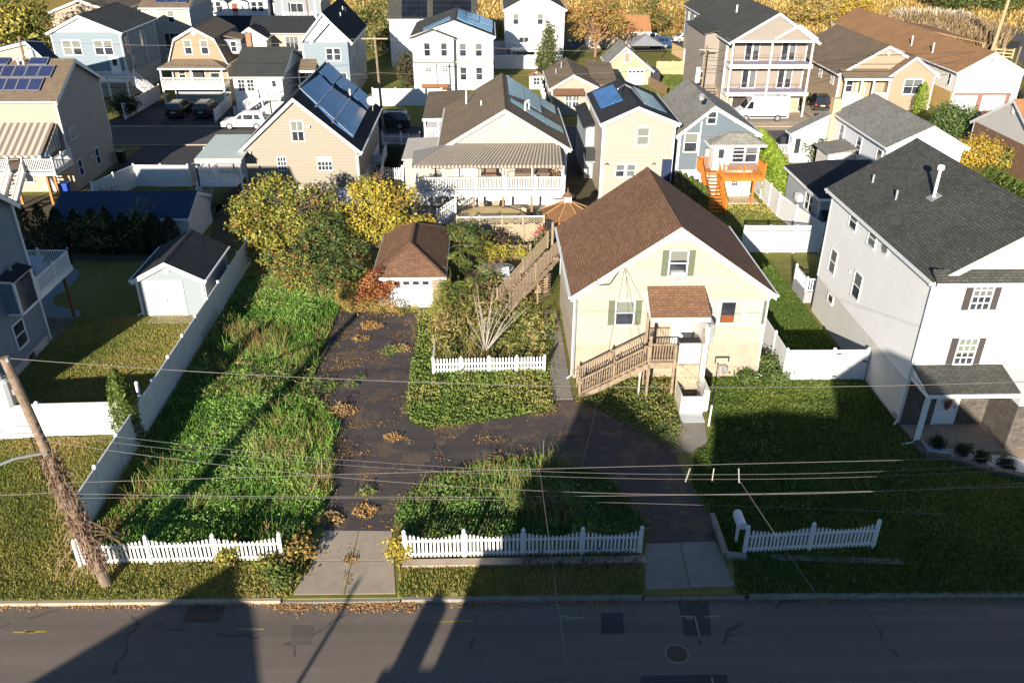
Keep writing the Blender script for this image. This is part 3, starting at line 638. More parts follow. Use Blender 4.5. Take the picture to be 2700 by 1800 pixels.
P_LYARD = [(-50, 33.6), (-16.5, 33.6), (-16.5, 54), (-50, 56)]; sheet('lawn', P_LYARD, .001, LAWNM)
P_LFRONT = [(-50, kb(-50) + .16), (-7.5, kb(-7.5) + .16), (-6.9, 25.2), (-16.4, 25.3), (-16.6, 33.4), (-50, 33.4)]; sheet('lawn', P_LFRONT, .003, LAWNM)
P_STRIP = [(-3.45, kb(-3) + .16), (5.6, kb(5.6) + .16), (5.95, 25.0), (-3.6, 25.0)]; sheet('verge', P_STRIP, .003, LAWNM)
P_SIDE = [(14.3, 37.9), (19.7, 37.9), (19.7, 55.3), (14.3, 55.3)]; sheet('lawn', P_SIDE, .004, ground_mat('green_lawn', [(.3, (.07, .12, .02)), (.55, (.12, .175, .03)), (.75, (.2, .2, .06))], .6, 22, .7))
def slabs(name, quad, nu, nv, z, mat, kindname='concrete_slab'):
    t = tag(bpy.data.objects.new(name, None), kind='structure'); COL.objects.link(t); t.location = quad[0]; OFF[t] = Vector(quad[0])
    for q in grid_quads(quad, nu, nv, .012, .012):
        j = random.uniform(-.008, .008); MB().ext(q, z - .15, z + j).build(kindname, mat, t)
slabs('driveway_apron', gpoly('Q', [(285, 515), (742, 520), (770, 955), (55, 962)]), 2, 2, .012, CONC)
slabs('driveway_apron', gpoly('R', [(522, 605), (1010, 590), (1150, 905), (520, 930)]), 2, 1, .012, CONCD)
slabs('side_path', [(3.2, 36.2), (4.25, 36.2), (4.25, 46.5), (3.25, 46.5)][::1] and [Vector(p + (0,)) for p in [(3.2, 36.2), (4.25, 36.2), (4.25, 46.5), (3.25, 46.5)]], 1, 7, .03, CONCD)
sheet('ramp_path', gpoly('J', [(1315, 1225), (1535, 1225), (1565, 1390), (1420, 1480), (1250, 1490), (1150, 1380)]), .016, CONCD)
sheet('shed_apron', gpoly('L', [(1370, 268), (1730, 268), (1685, 346), (1305, 342)]), .03, CONC)
sheet('patio', [(-25.0, 43.1)] + [tuple(p[:2]) for p in gpoly('L', [(480, 500), (725, 250), (690, 228), (600, 215), (500, 190), (465, 150), (480, 115), (600, 35), (700, -70), (705, -120), (640, -150)])] + [(-29, 50), (-29, 43.1)], .025, plain('grey_patio', (.24, .25, .26), .8, .12, 1))
sheet('entrance_walk', [(19.95, 33.58), (30, 33.58), (30, 31.9), (26, 29.6), (24.8, 30.3), (23.9, 31.3), (21.9, 31.3), (20.6, 32.1), (19.95, 32.1)], .02, CONC)
for nm, pts, z, mt in (('driveway', [(-41.5, 92.1), (-27.5, 92.1), (-27.5, 104), (-41.5, 104)], .012, DRIVEB), ('driveway', [(-34.3, 69.2), (-25, 72.8), (-22.8, 84.3), (-34.3, 84.3)], .012, DRIVEB), ('driveway', [(-11.2, 84), (-5.2, 84), (-5.0, 92.2), (-12.2, 92.2)], .014, DRIVEB),
    ('driveway', [(26.6, 89.7), (36.6, 89.4), (36.6, 99.5), (26.6, 99.8)], .014, CONC), ('driveway', [(36.9, 89.3), (43.5, 89.2), (43, 101), (36.9, 101)], .012, CONC), ('driveway', [(52.5, 88.6), (66, 88.4), (66, 97), (52.5, 97)], .012, CONCD),
    ('yard', [(-31, 50), (-22, 56.2), (-21.5, 66), (-24, 69), (-40, 69), (-40, 56.2)], .0, DIRT), ('yard', [(-20, 56), (4, 56.9), (8.5, 57), (8.5, 84), (-22, 84), (-22, 66)], .0, DIRT), ('yard', [(6.5, 57.4), (9.3, 57.4), (9.3, 86), (6.5, 86)], .003, DIRT),
    ('back_patio', [(-6.0, 58.5), (6.2, 58.5), (6.2, 66.8), (-6.0, 66.8)], .01, CONCD), ('parking_pad', [(27, 78), (31.6, 76.5), (33.5, 83.5), (28.5, 83.6)], .01, plain('grey_pavers', (.25, .24, .23), .85, .2, 3)),
    ('lawn', [(18.3, 58.7), (23.2, 58.7), (23.1, 68), (18.3, 67.5)], .004, LAWNM), ('lawn', [(-31.1, 66.5), (-24.5, 66.5), (-25.5, 71), (-30.2, 71.2)], .004, LAWNM), ('lawn', [(-11.3, 92.4), (-5.4, 92.2), (-5.2, 101), (-11.5, 101.2)], .004, LAWNM), ('lawn', [(-11.6, 101.6), (-1.6, 101.6), (-1.6, 122), (-11.8, 122)], .004, LAWNM),
    ('lawn', [(15.3, 96), (27, 94), (27.5, 126), (21.5, 126), (15.3, 112)], .004, LAWNM), ('lawn', [(47, 92.2), (53, 92), (56, 106), (49, 104)], .006, LAWNM), ('lawn', [(2, 98), (7, 98), (6.6, 124), (1.5, 124)], .004, LAWNM), ('lawn', [(20, 149), (66, 149), (66, 156), (20, 156)], .006, LAWNM)):
    sheet(nm, pts, z, mt)
# ================================================================== HOUSES
SH_BR = shingle('brown_shingles', (.275, .155, .095), (.195, .105, .063), .55); SH_BR2 = shingle('grey_brown_shingles', (.27, .20, .14), (.20, .15, .10)); SH_GR = shingle('grey_shingles', (.115, .113, .10), (.075, .074, .068), .5); SH_GRL = shingle('pale_grey_shingles', (.34, .325, .285), (.24, .23, .205), .5)
SH_DK = shingle('charcoal_shingles', (.05, .052, .058), (.036, .037, .042)); SH_BL = shingle('black_shingles', (.028, .032, .042), (.02, .023, .03)); SH_TAN = shingle('tan_shingles', (.46, .255, .125), (.37, .20, .10)); SH_SAL = shingle('salmon_shingles', (.52, .26, .12), (.44, .2, .09)); SH_BLUE = shingle('blue_shingles', (.06, .09, .15), (.045, .07, .12))
S_CREAM = siding('cream_siding', (.385, .345, .28)); S_WHITE = siding('white_siding', (0.690, 0.690, 0.685), .13); S_TAN = siding('tan_siding', (.33, .275, .215)); S_BLUE = siding('blue_grey_siding', (.175, .225, .262), .16); S_NAVY = siding('slate_blue_siding', (.13, .17, .225), .12)
S_GAMB = siding('ochre_siding', (.31, .205, .115)); S_BEIGE = siding('beige_siding', (0.265, 0.228, 0.172), .12, .03); S_PEACH = siding('peach_siding', (.41, .36, .30)); S_SAND = siding('sand_siding', (.36, .30, .24), .2); S_SLATE = siding('slate_siding', (.115, .145, .172), .15); S_PALE = siding('pale_blue_siding', (0.310, 0.337, 0.356), .15)
S_TAUPE = siding('taupe_siding', (0.277, 0.238, 0.201)); S_OCH = siding('butter_siding', (.36, .27, .19)); S_BW = siding('white_board', (.74, .74, .73), .3, .05, True); S_YEL = siding('peeling_yellow_siding', (0.409, 0.363, 0.218), .2, .25); S_GREY = siding('grey_siding', (0.224, 0.240, 0.264), .13)
BLOCK = plain('stucco_foundation', (.38, .31, .235), .9, .16, 1.3, .3); GREYF = plain('grey_foundation', (.40, .39, .37), .9, .12, 1.2, .2); WHITEF = plain('white_stucco', (.68, .66, .63), .85, .08, 1.5, .2); STONE = brickmat('pale_ledge_stone', (.52, .42, .30), (.40, .31, .22), (.25, .2, .15), .42, .14)
SHUT_G = plain('sage_shutter', (.115, .13, .085), .6, .08, 3); SHUT_B = plain('brown_grey_shutter', (.06, .05, .05), .5, .08, 3)
# ---- cream house
h = house('cream_house', 'cream bungalow with brown shingle roof and wooden front stairs in the middle', 4.4, 14.25, 38.35, 47.5, 5.05, 8.5, S_CREAM, SH_BR, found=(2.0, BLOCK), ov=.28, og=.32)
hc = h.par; F = FRONT(38.35)
win(hc, F, 9.0, 9.84, 5.92, 7.22, 1, 2, BLIND, sh=SHUT_G, shw=.33)
ac = MB(); ac.box(9.08, 37.95, 5.72, 9.72, 38.32, 6.2); a = ac.build('window_air_conditioner', plain('ac_white', (.62, .62, .61), .5, .1, 4), hc); MB().box(9.14, 37.94, 5.78, 9.6, 37.952, 6.12).build('grille', plain('ac_grille', (.3, .29, .28), .7, .1, 6), a)
win(hc, F, 6.5, 7.38, 3.2, 4.5, 1, 2, BLIND, sh=SHUT_G, shw=.34)
w = win(hc, F, 11.05, 13.95, 3.2, 4.42, 1, 1, BLINDW); m = MB()
for u in (11.78, 13.08): fbox(m, F, u - .05, u + .05, 3.2, 4.42, -.02, .055)
for z in (3.45, 3.7, 3.95, 4.2): fbox(m, F, 13.2, 13.9, z - .012, z + .012, 0, .03); fbox(m, F, 11.1, 11.7, z - .012, z + .012, 0, .03)
m.build('mullion', TRIM, w); p = MB(); fbox(p, F, 11.9, 12.6, 3.24, 4.38, 0, .02); p.build('open_pane', DARKGLASS, w); p = MB(); fbox(p, F, 11.94, 12.58, 3.26, 3.66, 0, .026); p.build('dark_wood_cabinet', plain('cabinet_wood', (.2, .06, .02), .5, .2, 3), w)
s_ = MB(); fbox(s_, F, 14.02, 14.2, 3.14, 4.46, -.02, .03); s_.build('shutter', SHUT_G, hc)
MB().box(9.05, 38.3, 7.75, 9.6, 38.34, 8.13).build('gable_vent', plain('vent_cream', (.74, .68, .52), .6, .05, 3), hc)
door(hc, F, 9.55, 10.45, 2.02, 4.05, WHITE, 0)
p = MB(); fbox(p, F, 10.62, 10.9, 3.2, 3.9, -.02, .02); p.build('side_light', BLIND, hc)
pr_ = MB().slab([(7.98, 36.75, 4.42), (10.95, 36.75, 4.42), (10.88, 38.34, 5.34), (7.98, 38.34, 5.34)], .1).build('porch_roof', SH_BR, hc)
MB().box(7.98, 36.74, 4.1, 10.95, 36.8, 4.33).box(7.98, 36.8, 4.1, 8.05, 38.3, 4.3).box(10.88, 36.8, 4.1, 10.95, 38.3, 4.3).build('porch_fascia', TRIM, hc)
s_ = MB(); s_.poly([(8.02, 36.82, 4.3), (8.02, 38.34, 4.3), (8.02, 38.34, 5.2)]); s_.poly([(10.9, 36.82, 4.3), (10.9, 38.34, 5.2), (10.9, 38.34, 4.3)]); s_.build('porch_cheek', TRIM, hc)
# gas meter on the foundation
g = MB(); g.path([(11.9, 38.2, .9), (11.9, 38.2, 1.25), (12.6, 38.2, 1.25), (12.6, 38.2, 1.0)], .035, 6); gm = g.build('gas_pipe', DARKM, hc); MB().lathe((12.45, 38.15, .55), [(.14, -.18), (.17, -.1), (.17, .1), (.1, .2)], 10).build('gas_meter', GREYM, hc); MB().path([(12.15, 38.15, .1), (12.15, 38.15, .75), (12.45, 38.15, .8)], .03, 6).build('meter_pipe', GREYM, hc)
MB().path([(4.25, 38.25, 4.9), (4.42, 38.25, 4.6), (4.42, 38.25, .2)], .05, 6).build('service_conduit', GREYM, hc)
MB().box(4.33, 38.6, 2.6, 4.4, 38.9, 2.9).build('wall_lamp', GREYM, hc)
cb = MB().path([Vector(p) for p in ((5.3, 38.0, 5.85), (5.5, 37.98, 5.55), (6.0, 37.98, 5.6), (6.35, 38, 6.2), (6.7, 38, 6.55))], .02, 5).build('cable_loop', BLACK, hc)
# front stairs and landing
t = thing('front_stairs', 'weathered wooden staircase and landing climbing to the front door of the cream house', 'stairs', (4.5, 36.4, 0))
zl = 2.0
MB().box(8.0, 36.5, zl - .2, 9.35, 38.3, zl).build('landing', WOODG, t); MB().box(7.95, 36.42, zl - .32, 9.4, 36.5, zl - .01).build('rim_joist', WOODP, t)
stairs(t, (8.0, 36.95, zl), (4.55, 36.95, 0), 1.15, 11, WOODP)
for yy in (36.36, 37.52): railing(t, (4.55, yy, .12), (7.95, yy, zl + .06), WOODP, .95, .115, .04, True, 2, .12, 'baluster', .09)
railing(t, (8.02, 36.5, zl), (9.3, 36.5, zl), WOODP, 1.0, .13, .045, False); railing(t, (8.1, 38.2, zl), (9.3, 38.2, zl), WOODP, 1.0, .13, .045, False)
for x, y, z1 in ((8.0, 36.42, 3.95), (9.28, 36.42, 3.0), (8.0, 37.6, 4.2)): MB().box(x - .06, y - .06, -.1, x + .06, y + .06, z1).build('post', WOODP, t)
MB().box(7.6, 36.6, -.1, 7.68, 36.68, 1.7).build('post', plain('pale_post', (.5, .5, .42), .8, .1, 4), t)
MB().lathe((8.02, 36.4, 3.55), [(.09, 0), (.11, .12), (.05, .3), (.02, .33)], 8).build('porch_lantern', DARKM, t)
# chair lift
t = thing('chair_lift', 'tall cream and grey vertical wheelchair lift tower beside the landing of the cream house', 'wheelchair lift', (10.0, 36, 0))
LIFTM = plain('lift_panel', (.60, .55, .46), .55, .1, 2, .05); LIFTW = plain('lift_tower', (.64, .62, .58), .5, .08, 2); LIFTS = plain('stained_ramp', (.36, .29, .20), .8, .35, 5, .2)
MB().box(10.55, 35.0, 0, 10.85, 38.2, 1.2).box(10.6, 36.3, 1.2, 10.85, 38.2, 4.0).build('tower', LIFTW, t)
MB().box(9.42, 36.28, 2.02, 10.5, 36.34, 3.15).build('upper_gate', LIFTM, t); MB().box(9.5, 36.26, 2.1, 10.42, 36.285, 3.05).build('gate_panel', plain('gate_cream', (.68, .62, .5), .5, .06, 2), t)
MB().box(9.45, 36.36, 3.1, 10.5, 36.9, 3.17).build('gate_top', DARKM, t)
MB().box(9.42, 36.4, 1.9, 10.55, 38.3, 2.0).build('platform', LIFTS, t)
MB().slab([(9.38, 36.3, 1.92), (10.52, 36.3, 1.92), (10.52, 35.95, .02), (9.38, 35.95, .02)], .06).build('back_panel', LIFTS, t)
MB().box(9.38, 34.75, .05, 9.43, 35.95, 1.15).build('car_side', LIFTM, t); MB().box(10.47, 34.75, .05, 10.52, 35.95, 1.15).build('car_side', LIFTM, t); MB().box(9.38, 34.7, .05, 10.52, 34.76, 1.05).build('car_door', LIFTM, t); MB().box(9.43, 34.76, .05, 10.47, 35.94, .12).build('car_floor', BLACK, t)
MB().box(10.38, 34.85, 1.0, 10.47, 35.9, 1.12).build('handrail', GREYM, t)
MB().slab([(9.36, 34.0, .03), (10.5, 34.0, .03), (10.5, 34.68, .08), (9.36, 34.68, .08)], .03).build('ramp_plate', plain('ramp_grey', (.42, .44, .46), .5, .08, 3), t)
MB().path([(10.6, 36.2, 3.2), (10.5, 36.1, 3.6), (10.55, 36.3, 3.9), (10.7, 36.5, 3.85)], .06, 6).build('post_brace', WOODP, t); MB().box(10.9, 36.6, 3.0, 11.15, 37.3, 4.0).build('control_box', GREYM, t)
# back stairs on the left side
t = thing('side_stairs', 'weathered wooden side stairs rising to the back of the cream house above a low deck', 'stairs', (1.5, 47, 0))
stairs(t, (4.2, 49.6, 2.6), (.9, 46.2, .35), 1.1, 11, WOODP)
for dx, dy in ((.38, -.38), (-.38, .38)): railing(t, (.9 + dx, 46.2 + dy, .4), (4.15 + dx, 49.6 + dy, 2.7), WOODP, .95, .13, .045, True, 2, .12, 'baluster', .1)
MB().box(3.0, 47.7, -.1, 3.12, 47.82, 1.9).build('post', WOODP, t); MB().box(4.0, 48.5, 2.5, 4.4, 50.8, 2.65).build('landing', WOODG, t); MB().box(4.05, 50.6, 0, 4.2, 50.75, 4.2).build('post', WOODP, t)
sl = MB()
for k in range(9): sl.bar((3.0 - .02 * k, 47.75, .1 + .17 * k), (3.9, 48.3, .3 + .17 * k), .03, .04)
sl.build('slat_screen', WOODP, t)
# ---- big white house on the right
h = house('white_house', 'tall white sided house with dark shutters and grey roof filling the right edge', 19.9, 28.5, 33.6, 46.2, 7.82, 10.5, S_WHITE, SH_GR, xr=24.2, found=(2.35, plain('pale_stucco', (.56, .54, .51), .9, .07, 1.2, .25)), ov=.3, og=.3)
hw = h.par; F = FRONT(33.6)
for z0, z1 in ((6.24, 7.52), (3.42, 4.72)): w = win(hw, F, 21.72, 22.55, z0, z1, 3, 4, BLINDG if z0 > 5 else BLIND, sh=SHUT_B, shw=.33, fw=.06)
MB().slab([(19.6, 33.0, 7.86), (28.8, 33.0, 7.86), (28.8, 33.58, 8.22), (19.6, 33.58, 8.22)], .1).build('pent_roof', SH_GR, hw); MB().box(19.6, 32.96, 7.62, 28.8, 33.0, 7.8).build('eave_gutter', TRIM, hw)
F2 = LEFT(19.9)
for u0, u1, z0, z1 in ((42.4, 43.35, 6.6, 7.45), (39.9, 40.8, 6.6, 7.45), (43.98, 44.85, 3.32, 4.66), (40.42, 41.35, 3.38, 4.76)): win(hw, F2, u0, u1, z0, z1, 1, 2, BLINDG, fw=.05)
win(hw, F2, 43.4, 44.1, 1.72, 2.15, 1, 1, DARKGLASS, fw=.05)
o = MB(); 
for r, dd in ((.34, .03), (.24, .045)): pass
MB().lathe((19.9, 38.72, 7.15), [(.40, -.05), (.40, .0), (.30, .02)], 14, 'x').build('octagon_window_frame', TRIM, hw); MB().lathe((19.87, 38.72, 7.15), [(.27, -.05), (.27, .0)], 12, 'x').build('octagon_pane', BLIND, hw)
MB().box(19.86, 42.0, 4.35, 19.9, 42.16, 4.5).build('dryer_vent', TRIM, hw); MB().box(19.84, 33.86, .12, 19.94, 34.32, .32).build('crawl_vent', GREYM, hw)
for (k, x, y, L, cap) in (('I', 1010, 440, .45, 0), ('I', 1215, 590, .5, 0), ('I', 1550, 570, 1.35, 1)):
    b = pp(k, x, y, *h.planes[0][:2]); v = MB().tube(b - Vector((0, 0, .2)), b + Vector((0, 0, L)), .06 if not cap else .075, None, 8).build('roof_vent', WHITE if cap else GREYM, hw)
    if cap: MB().lathe(b + Vector((0, 0, L)), [(.09, 0), (.17, .06), (.17, .26), (.1, .3)], 10).build('vent_cap', WHITE, v); MB().slab([b + Vector((-.25, -.3, -.12)), b + Vector((.25, -.3, .18)), b + Vector((.25, .3, .18)), b + Vector((-.25, .3, -.12))], .02).build('flashing', GREYM, v)
# entrance porch, stone lower storey, projecting wing
SLATE = brickmat('dark_ledge_stone', (.15, .125, .105), (.105, .09, .08), (.05, .045, .04), .38, .11, .008)
MB().box(19.93, 33.56, 0, 28.4, 33.598, 2.75).build('stone_veneer', SLATE, hw)
door(hw, FRONT(33.56), 21.5, 22.45, .05, 2.1, WHITE, 0, name='front_door')
MB().slab([(19.85, 31.75, 2.92), (24.3, 31.75, 2.92), (24.3, 33.59, 3.36), (19.85, 33.59, 3.36)], .1).build('porch_roof', SH_GR, hw); MB().box(19.85, 31.7, 2.68, 24.3, 31.76, 2.86).build('porch_gutter', TRIM, hw)
MB().poly([(19.9, 31.8, 2.82), (19.9, 33.59, 2.82), (19.9, 33.59, 3.3)]).box(19.86, 31.8, 2.6, 19.96, 33.6, 2.8).build('porch_cheek', TRIM, hw)
MB().box(19.95, 31.95, 0, 20.12, 32.12, 2.7).build('porch_post', TRIM, hw); MB().path([(19.88, 31.8, 2.7), (19.88, 31.95, 2.4), (19.88, 31.95, .1), (19.3, 31.9, .05)], .05, 6).build('downspout', TRIM, hw)
wg = MB(); wg.box(24.05, 31.6, 2.3, 28.5, 33.59, 7.6); wg.build('wing_wall', S_WHITE, hw); MB().box(23.95, 31.5, 0, 28.4, 33.55, 2.3).build('wing_stone', SLATE, hw); MB().slab([(23.8, 31.35, 7.6), (28.8, 31.35, 7.6), (28.8, 32.98, 8.0), (23.8, 32.98, 8.0)], .1).build('wing_roof', SH_GR, hw); garage_door(hw, FRONT(31.5), 25.3, 28.0, .05, 2.2, 4)
b_ = MB().lathe((21.95, 33.46, 1.32), [(.02, -.42), (.12, -.25), (.17, 0), (.15, .06)], 10).build('wall_basket', plain('wicker', (.2, .08, .05), .8, .2, 8), None, org=(21.95, 33.46, 1.32)); tag(b_, 'wicker basket of dried flowers hung on the white front door', 'basket')
c, n, s, col = blobleaves([(21.95, 33.42, 1.5, .19, .1, .15)], 160, .08, [((.3, .2, .14), 1), ((.45, .4, .32), 1), ((.2, .05, .05), 1)]); leafobj('flowers', c, n, s, col, LEAF, b_)
# planting bed with low wall
wall_pts = [gp('K', 1375, 1390), gp('K', 1470, 1530), gp('S', 1850, 40), gp('S', 2120, 120), gp('S', 2352, 165), Vector((25.5, 28.6, 0))]
t = thing('garden_wall', 'low dark stone edging wall curving round the shrub bed of the white house', 'wall', wall_pts[0])
for a, b in zip(wall_pts[:-1], wall_pts[1:]):
    k = max(1, int((b - a).length / .42))
    for i in range(k): MB().bar(lerp(a, b, i / k) + Vector((0, 0, .13)), lerp(a, b, (i + .95) / k) + Vector((0, 0, .13)), .3, .26 + random.uniform(-.02, .02)).build('block', SLATE, t)
sheet('white_gravel', [tuple(p[:2]) for p in wall_pts[:5]] + [tuple(gp('K', 2352, 1560)[:2]), (24.0, 30.9), (22.9, 31.0), (21.4, 31.5), (20.4, 32.1)], .05, ground_mat('white_gravel', [(.3, (.45, .45, .45)), (.7, (.75, .75, .75))], 3, 40, .8))
for k, (x, y, z) in enumerate((('K', 1570, 1440), ('K', 1800, 1505), ('S', 2050, 50), ('S', 2210, 75))): shrub('low_shrub', ['dark dwarf shrub in the gravel bed nearest the porch post', 'dark dwarf shrub second from the porch post in the gravel bed', 'dark dwarf shrub third from the porch post in the gravel bed', 'dark dwarf shrub at the right end of the gravel bed'][k], gp(x, y, z), .42, .5, 1500, .07, [((.02, .03, .012), 2), ((.04, .05, .02), 1)], group='dwarf shrubs in the gravel bed')
# ---- left blue-grey house, seen from its shaded gable side
h = house('blue_house', 'slate blue house with bay window and white balcony at the left edge', -40, -25.0, 32.5, 43.0, 8.3, 12.0, S_NAVY, SH_DK, axis='x', found=(.55, GREYF), ov=.35, og=.25, spouts=False)
hb = h.par; F = RIGHT(-25.0)
win(hb, F, 39.9, 40.9, 1.25, 2.55, 1, 2, DARKGLASS, fw=.08)
b = MB(); b.box(-25.0, 40.0, 3.25, -24.35, 41.8, 5.0); bay = b.build('bay_window', S_NAVY, hb); m = MB()
for y in (39.98, 41.78): m.box(-24.4, y, 3.25, -24.28, y + .08, 5.05)
m.box(-25, 39.96, 5.0, -24.28, 41.88, 5.12).box(-25, 39.96, 3.17, -24.28, 41.88, 3.27); m.build('bay_trim', TRIM, bay); MB().box(-24.36, 40.1, 3.3, -24.33, 41.75, 4.95).build('pane', DARKGLASS, bay); MB().slab([(-25, 39.9, 5.35), (-24.2, 39.9, 5.13), (-24.2, 41.95, 5.13), (-25, 41.95, 5.35)], .05).build('bay_roof', SH_DK, bay)
MB().path([(-24.93, 42.95, 8.2), (-24.93, 42.95, .2)], .06, 6).build('downspout', TRIM, hb); MB().box(-25.02, 40.6, .15, -24.95, 41.1, .42).build('crawl_vent', DARKM, hb)
MB().box(-24.98, 40.9, 5.2, -24.8, 41.05, 5.5).build('wall_lantern', GREYM, hb)
t = thing('balcony', 'white railed timber balcony on the back of the slate blue house', 'balcony', (-26.5, 43.1, 0))
zb = 2.9
MB().box(-28.6, 43.05, zb - .25, -24.95, 47.3, zb - .16).box(-25.02, 43.05, zb - .26, -24.9, 47.35, zb + .06).box(-28.6, 47.25, zb - .26, -24.9, 47.35, zb + .06).build('frame', TRIM, t)
for k in range(24):
    x = -28.55 + k * .15; MB().box(x, 43.06, zb - .04, x + .135, 47.24, zb).build('deck_board', plain('grey_decking', (.27, .27, .28), .8, .12, 3), t)
railing(t, (-24.97, 43.15, zb), (-24.97, 47.28, zb), WHITE, .95, .13, .045, True, 2); railing(t, (-28.5, 47.28, zb), (-24.97, 47.28, zb), WHITE, .95, .13, .045, True, 2)
MB().box(-25.1, 46.1, 0, -24.95, 46.25, zb - .26).build('post', WOODB, t)
tb = thing('grill_cover', 'pale covered patio seat on the white balcony', 'seat', (-26.4, 45.3, zb)); MB().box(-27.2, 44.8, zb, -25.8, 46.2, zb + .75).build('cover', plain('pale_cover', (.5, .52, .54), .8, .1, 3), tb); MB().slab([(-27.25, 44.75, zb + .75), (-25.75, 44.75, zb + .75), (-25.9, 46.3, zb + 1.05), (-27.1, 46.3, zb + 1.05)], .1).build('cover_top', plain('pale_cover', (.5, .52, .54), .8, .1, 3), tb)
# ---- shed
h = house('garden_shed', 'blue grey garden shed with white roll-up door behind the white fence', -20.95, -17.05, 46.28, 51.2, 2.45, 3.48, siding('shed_siding', (.22, .26, .285), .13), SH_DK, ov=.22, og=.22, cat='shed'); hs = h.par
rd = MB()
for k in range(22): fbox(rd, FRONT(46.28), -20.35, -18.36, .06 + k * .097, .06 + k * .097 + .088, 0, .04)
rd = rd.build('roll_up_door', WHITE, hs); MB().box(-19.3, 46.2, .95, -19.26, 46.24, 1.1).build('handle', DARKM, rd)
f = MB(); fbox(f, FRONT(46.28), -20.5, -20.36, 0, 2.32, -.01, .06); fbox(f, FRONT(46.28), -18.35, -18.22, 0, 2.32, -.01, .06); fbox(f, FRONT(46.28), -20.36, -18.35, 2.2, 2.32, -.01, .06); f.build('door_frame', TRIM, hs)
MB().box(-19.2, 46.22, 2.75, -18.85, 46.27, 3.05).build('gable_vent', TRIM, hs)
r = MB().slab([Vector(p) + Vector((-.02, 0, .105)) for p in [(-21.2, 46.06, 2.4), (-19.0, 46.06, 3.56), (-19.0, 51.4, 3.56), (-21.2, 51.4, 2.4)]], .01)
# ---- garage with a hip roof
t = thing('garage', 'small garage with brown hip roof and white door overgrown by vines', 'garage', (-4.8, 47, 0)); tg = t
CBL = plain('concrete_block', (.30, .24, .17), .9, .15, 4, .3)
MB().box(-6.8, 47.05, 0, -2.82, 54.6, 2.15).build('wall', plain('garage_wall', (.5, .46, .4), .9, .1, 2, .2), t)
hip(t, -7.05, -2.58, 46.7, 54.95, 2.2, 3.5, SH_BR, 48.95, 52.6)
garage_door(t, FRONT(47.02), -5.9, -3.55, .02, 2.0, 4, rows=4)
me = MB().box(-.19, -.05, -.09, .19, .05, .09).mesh('block', CBL); MB().box(-3.4, 46.99, 0, -2.82, 47.04, 2.15).build('mortar_pier', plain('mortar', (.42, .37, .3), .9, .1, 4), t)
for r in range(10):
    for u, sc in (((-3.2, 1), (-2.92, .45)) if r % 2 else ((-3.31, .45), (-3.02, 1))): inst('block', me, t, (u, 46.97, .12 + r * .205), (0, 0, 0), (sc, 1, 1))
# ---- long low outbuilding behind the arborvitae
h = house('long_outbuilding', 'long low outbuilding with dark blue roof and white end wall behind the evergreen row', -30.9, -21.35, 57.5, 62.5, 2.2, 3.2, WHITEF, SH_BLUE, axis='x', ov=.25, og=.12, cat='outbuilding', spouts=False)
# ---- tan house with awning
h = house('tan_house', 'tan house with solar panels and striped awning over its deck at the left', -47, -34.8, 70.0, 78.8, 7.75, 10.0, S_TAN, SH_BR2, axis='x', ov=.35, og=.3, found=(2.3, plain('tan_lower_wall', (.44, .35, .26), .8, .08, 1, .1))); ht = h.par
F = RIGHT(-34.8); win(ht, F, 71.05, 71.95, 4.15, 5.0, 1, 1, BLIND, fw=.08); win(ht, F, 71.15, 71.8, 1.0, 2.3, 1, 2, DARKGLASS, fw=.09); win(ht, F, 74.7, 75.4, .95, 2.3, 1, 2, DARKGLASS, fw=.09)
MB().box(-34.78, 73.6, 1.9, -34.62, 73.8, 2.1).build('flood_light', TRIM, ht)
SOLB = solarmat('blue_solar_cells', (.02, .028, .085), .165, .02, (.2, .24, .35)); FRM = plain('panel_frame', (.20, .20, .22), .4, .05, 3)
pl = h.planes[0]; q = lambda k, x, y: pp(k, x, y, pl[0], pl[1])
for y0, y1, xs in ((592, 692, (-75, 50, 155, 262, 375, 500)), (705, 810, (-120, -25, 78, 182, 285, 400))):
    for i in range(5):
        d = -48 if y0 < 600 else -45
        panel(ht, pl, [[q('A', xs[i] + d + 4, y1), q('A', xs[i + 1] + d - 4, y1), q('A', xs[i + 1] - 6, y0), q('A', xs[i] + 2, y0)]], SOLB, frame=FRM)
panel(ht, pl, [[q('A', 250, 582), q('A', 415, 582), q('A', 440, 522), q('A', 285, 522)], [q('A', -60, 582), q('A', 65, 582), q('A', 105, 522), q('A', -30, 522)]], SOLB, frame=FRM)
for x, y in ((165, 580), (215, 585)):
    b = q('A', x, y); MB().path([b - Vector((0, 0, .1)), b + Vector((0, 0, .45)), b + Vector((-.25, 0, .55)), b + Vector((-.3, 0, .4))], .07, 7).build('roof_pipe', WHITE, ht)
pl2 = h.planes[1]; panel(ht, pl2, [[(-36.6, 75.2, 9.72), (-35.0, 75.2, 9.72), (-35.0, 77.2, 8.7), (-36.6, 77.2, 8.7)], [(-36.6, 77.3, 8.65), (-35.0, 77.3, 8.65), (-35.0, 78.9, 7.85), (-36.6, 78.9, 7.85)]], SOLB, frame=FRM)
AWL = plain('awning_cream_slat', (.42, .375, .315), .6, .06, 3); AWD = plain('awning_brown_slat', (.18, .145, .12), .6, .08, 3); AWM = plain('awning_grey_slat', (.20, .19, .21), .6, .08, 3)
aw = thing('awning', 'cream and brown striped awning on the front of the tan house', 'awning', (-38, 69.9, 5)); k = 0; x = -44.5
while x < -35.35:
    MB().slab([(x - .12, 66.85, 4.05), (x + .15, 66.85, 4.05), (x + .28, 69.95, 5.85), (x, 69.95, 5.85)], .04).build('awning_slat', (AWL, AWD)[k % 2], aw)
    MB().box(x - .12, 66.82, 3.82, x + .15, 66.85, 4.04).build('valance', (AWD, AWL)[k % 2], aw); x += .27; k += 1
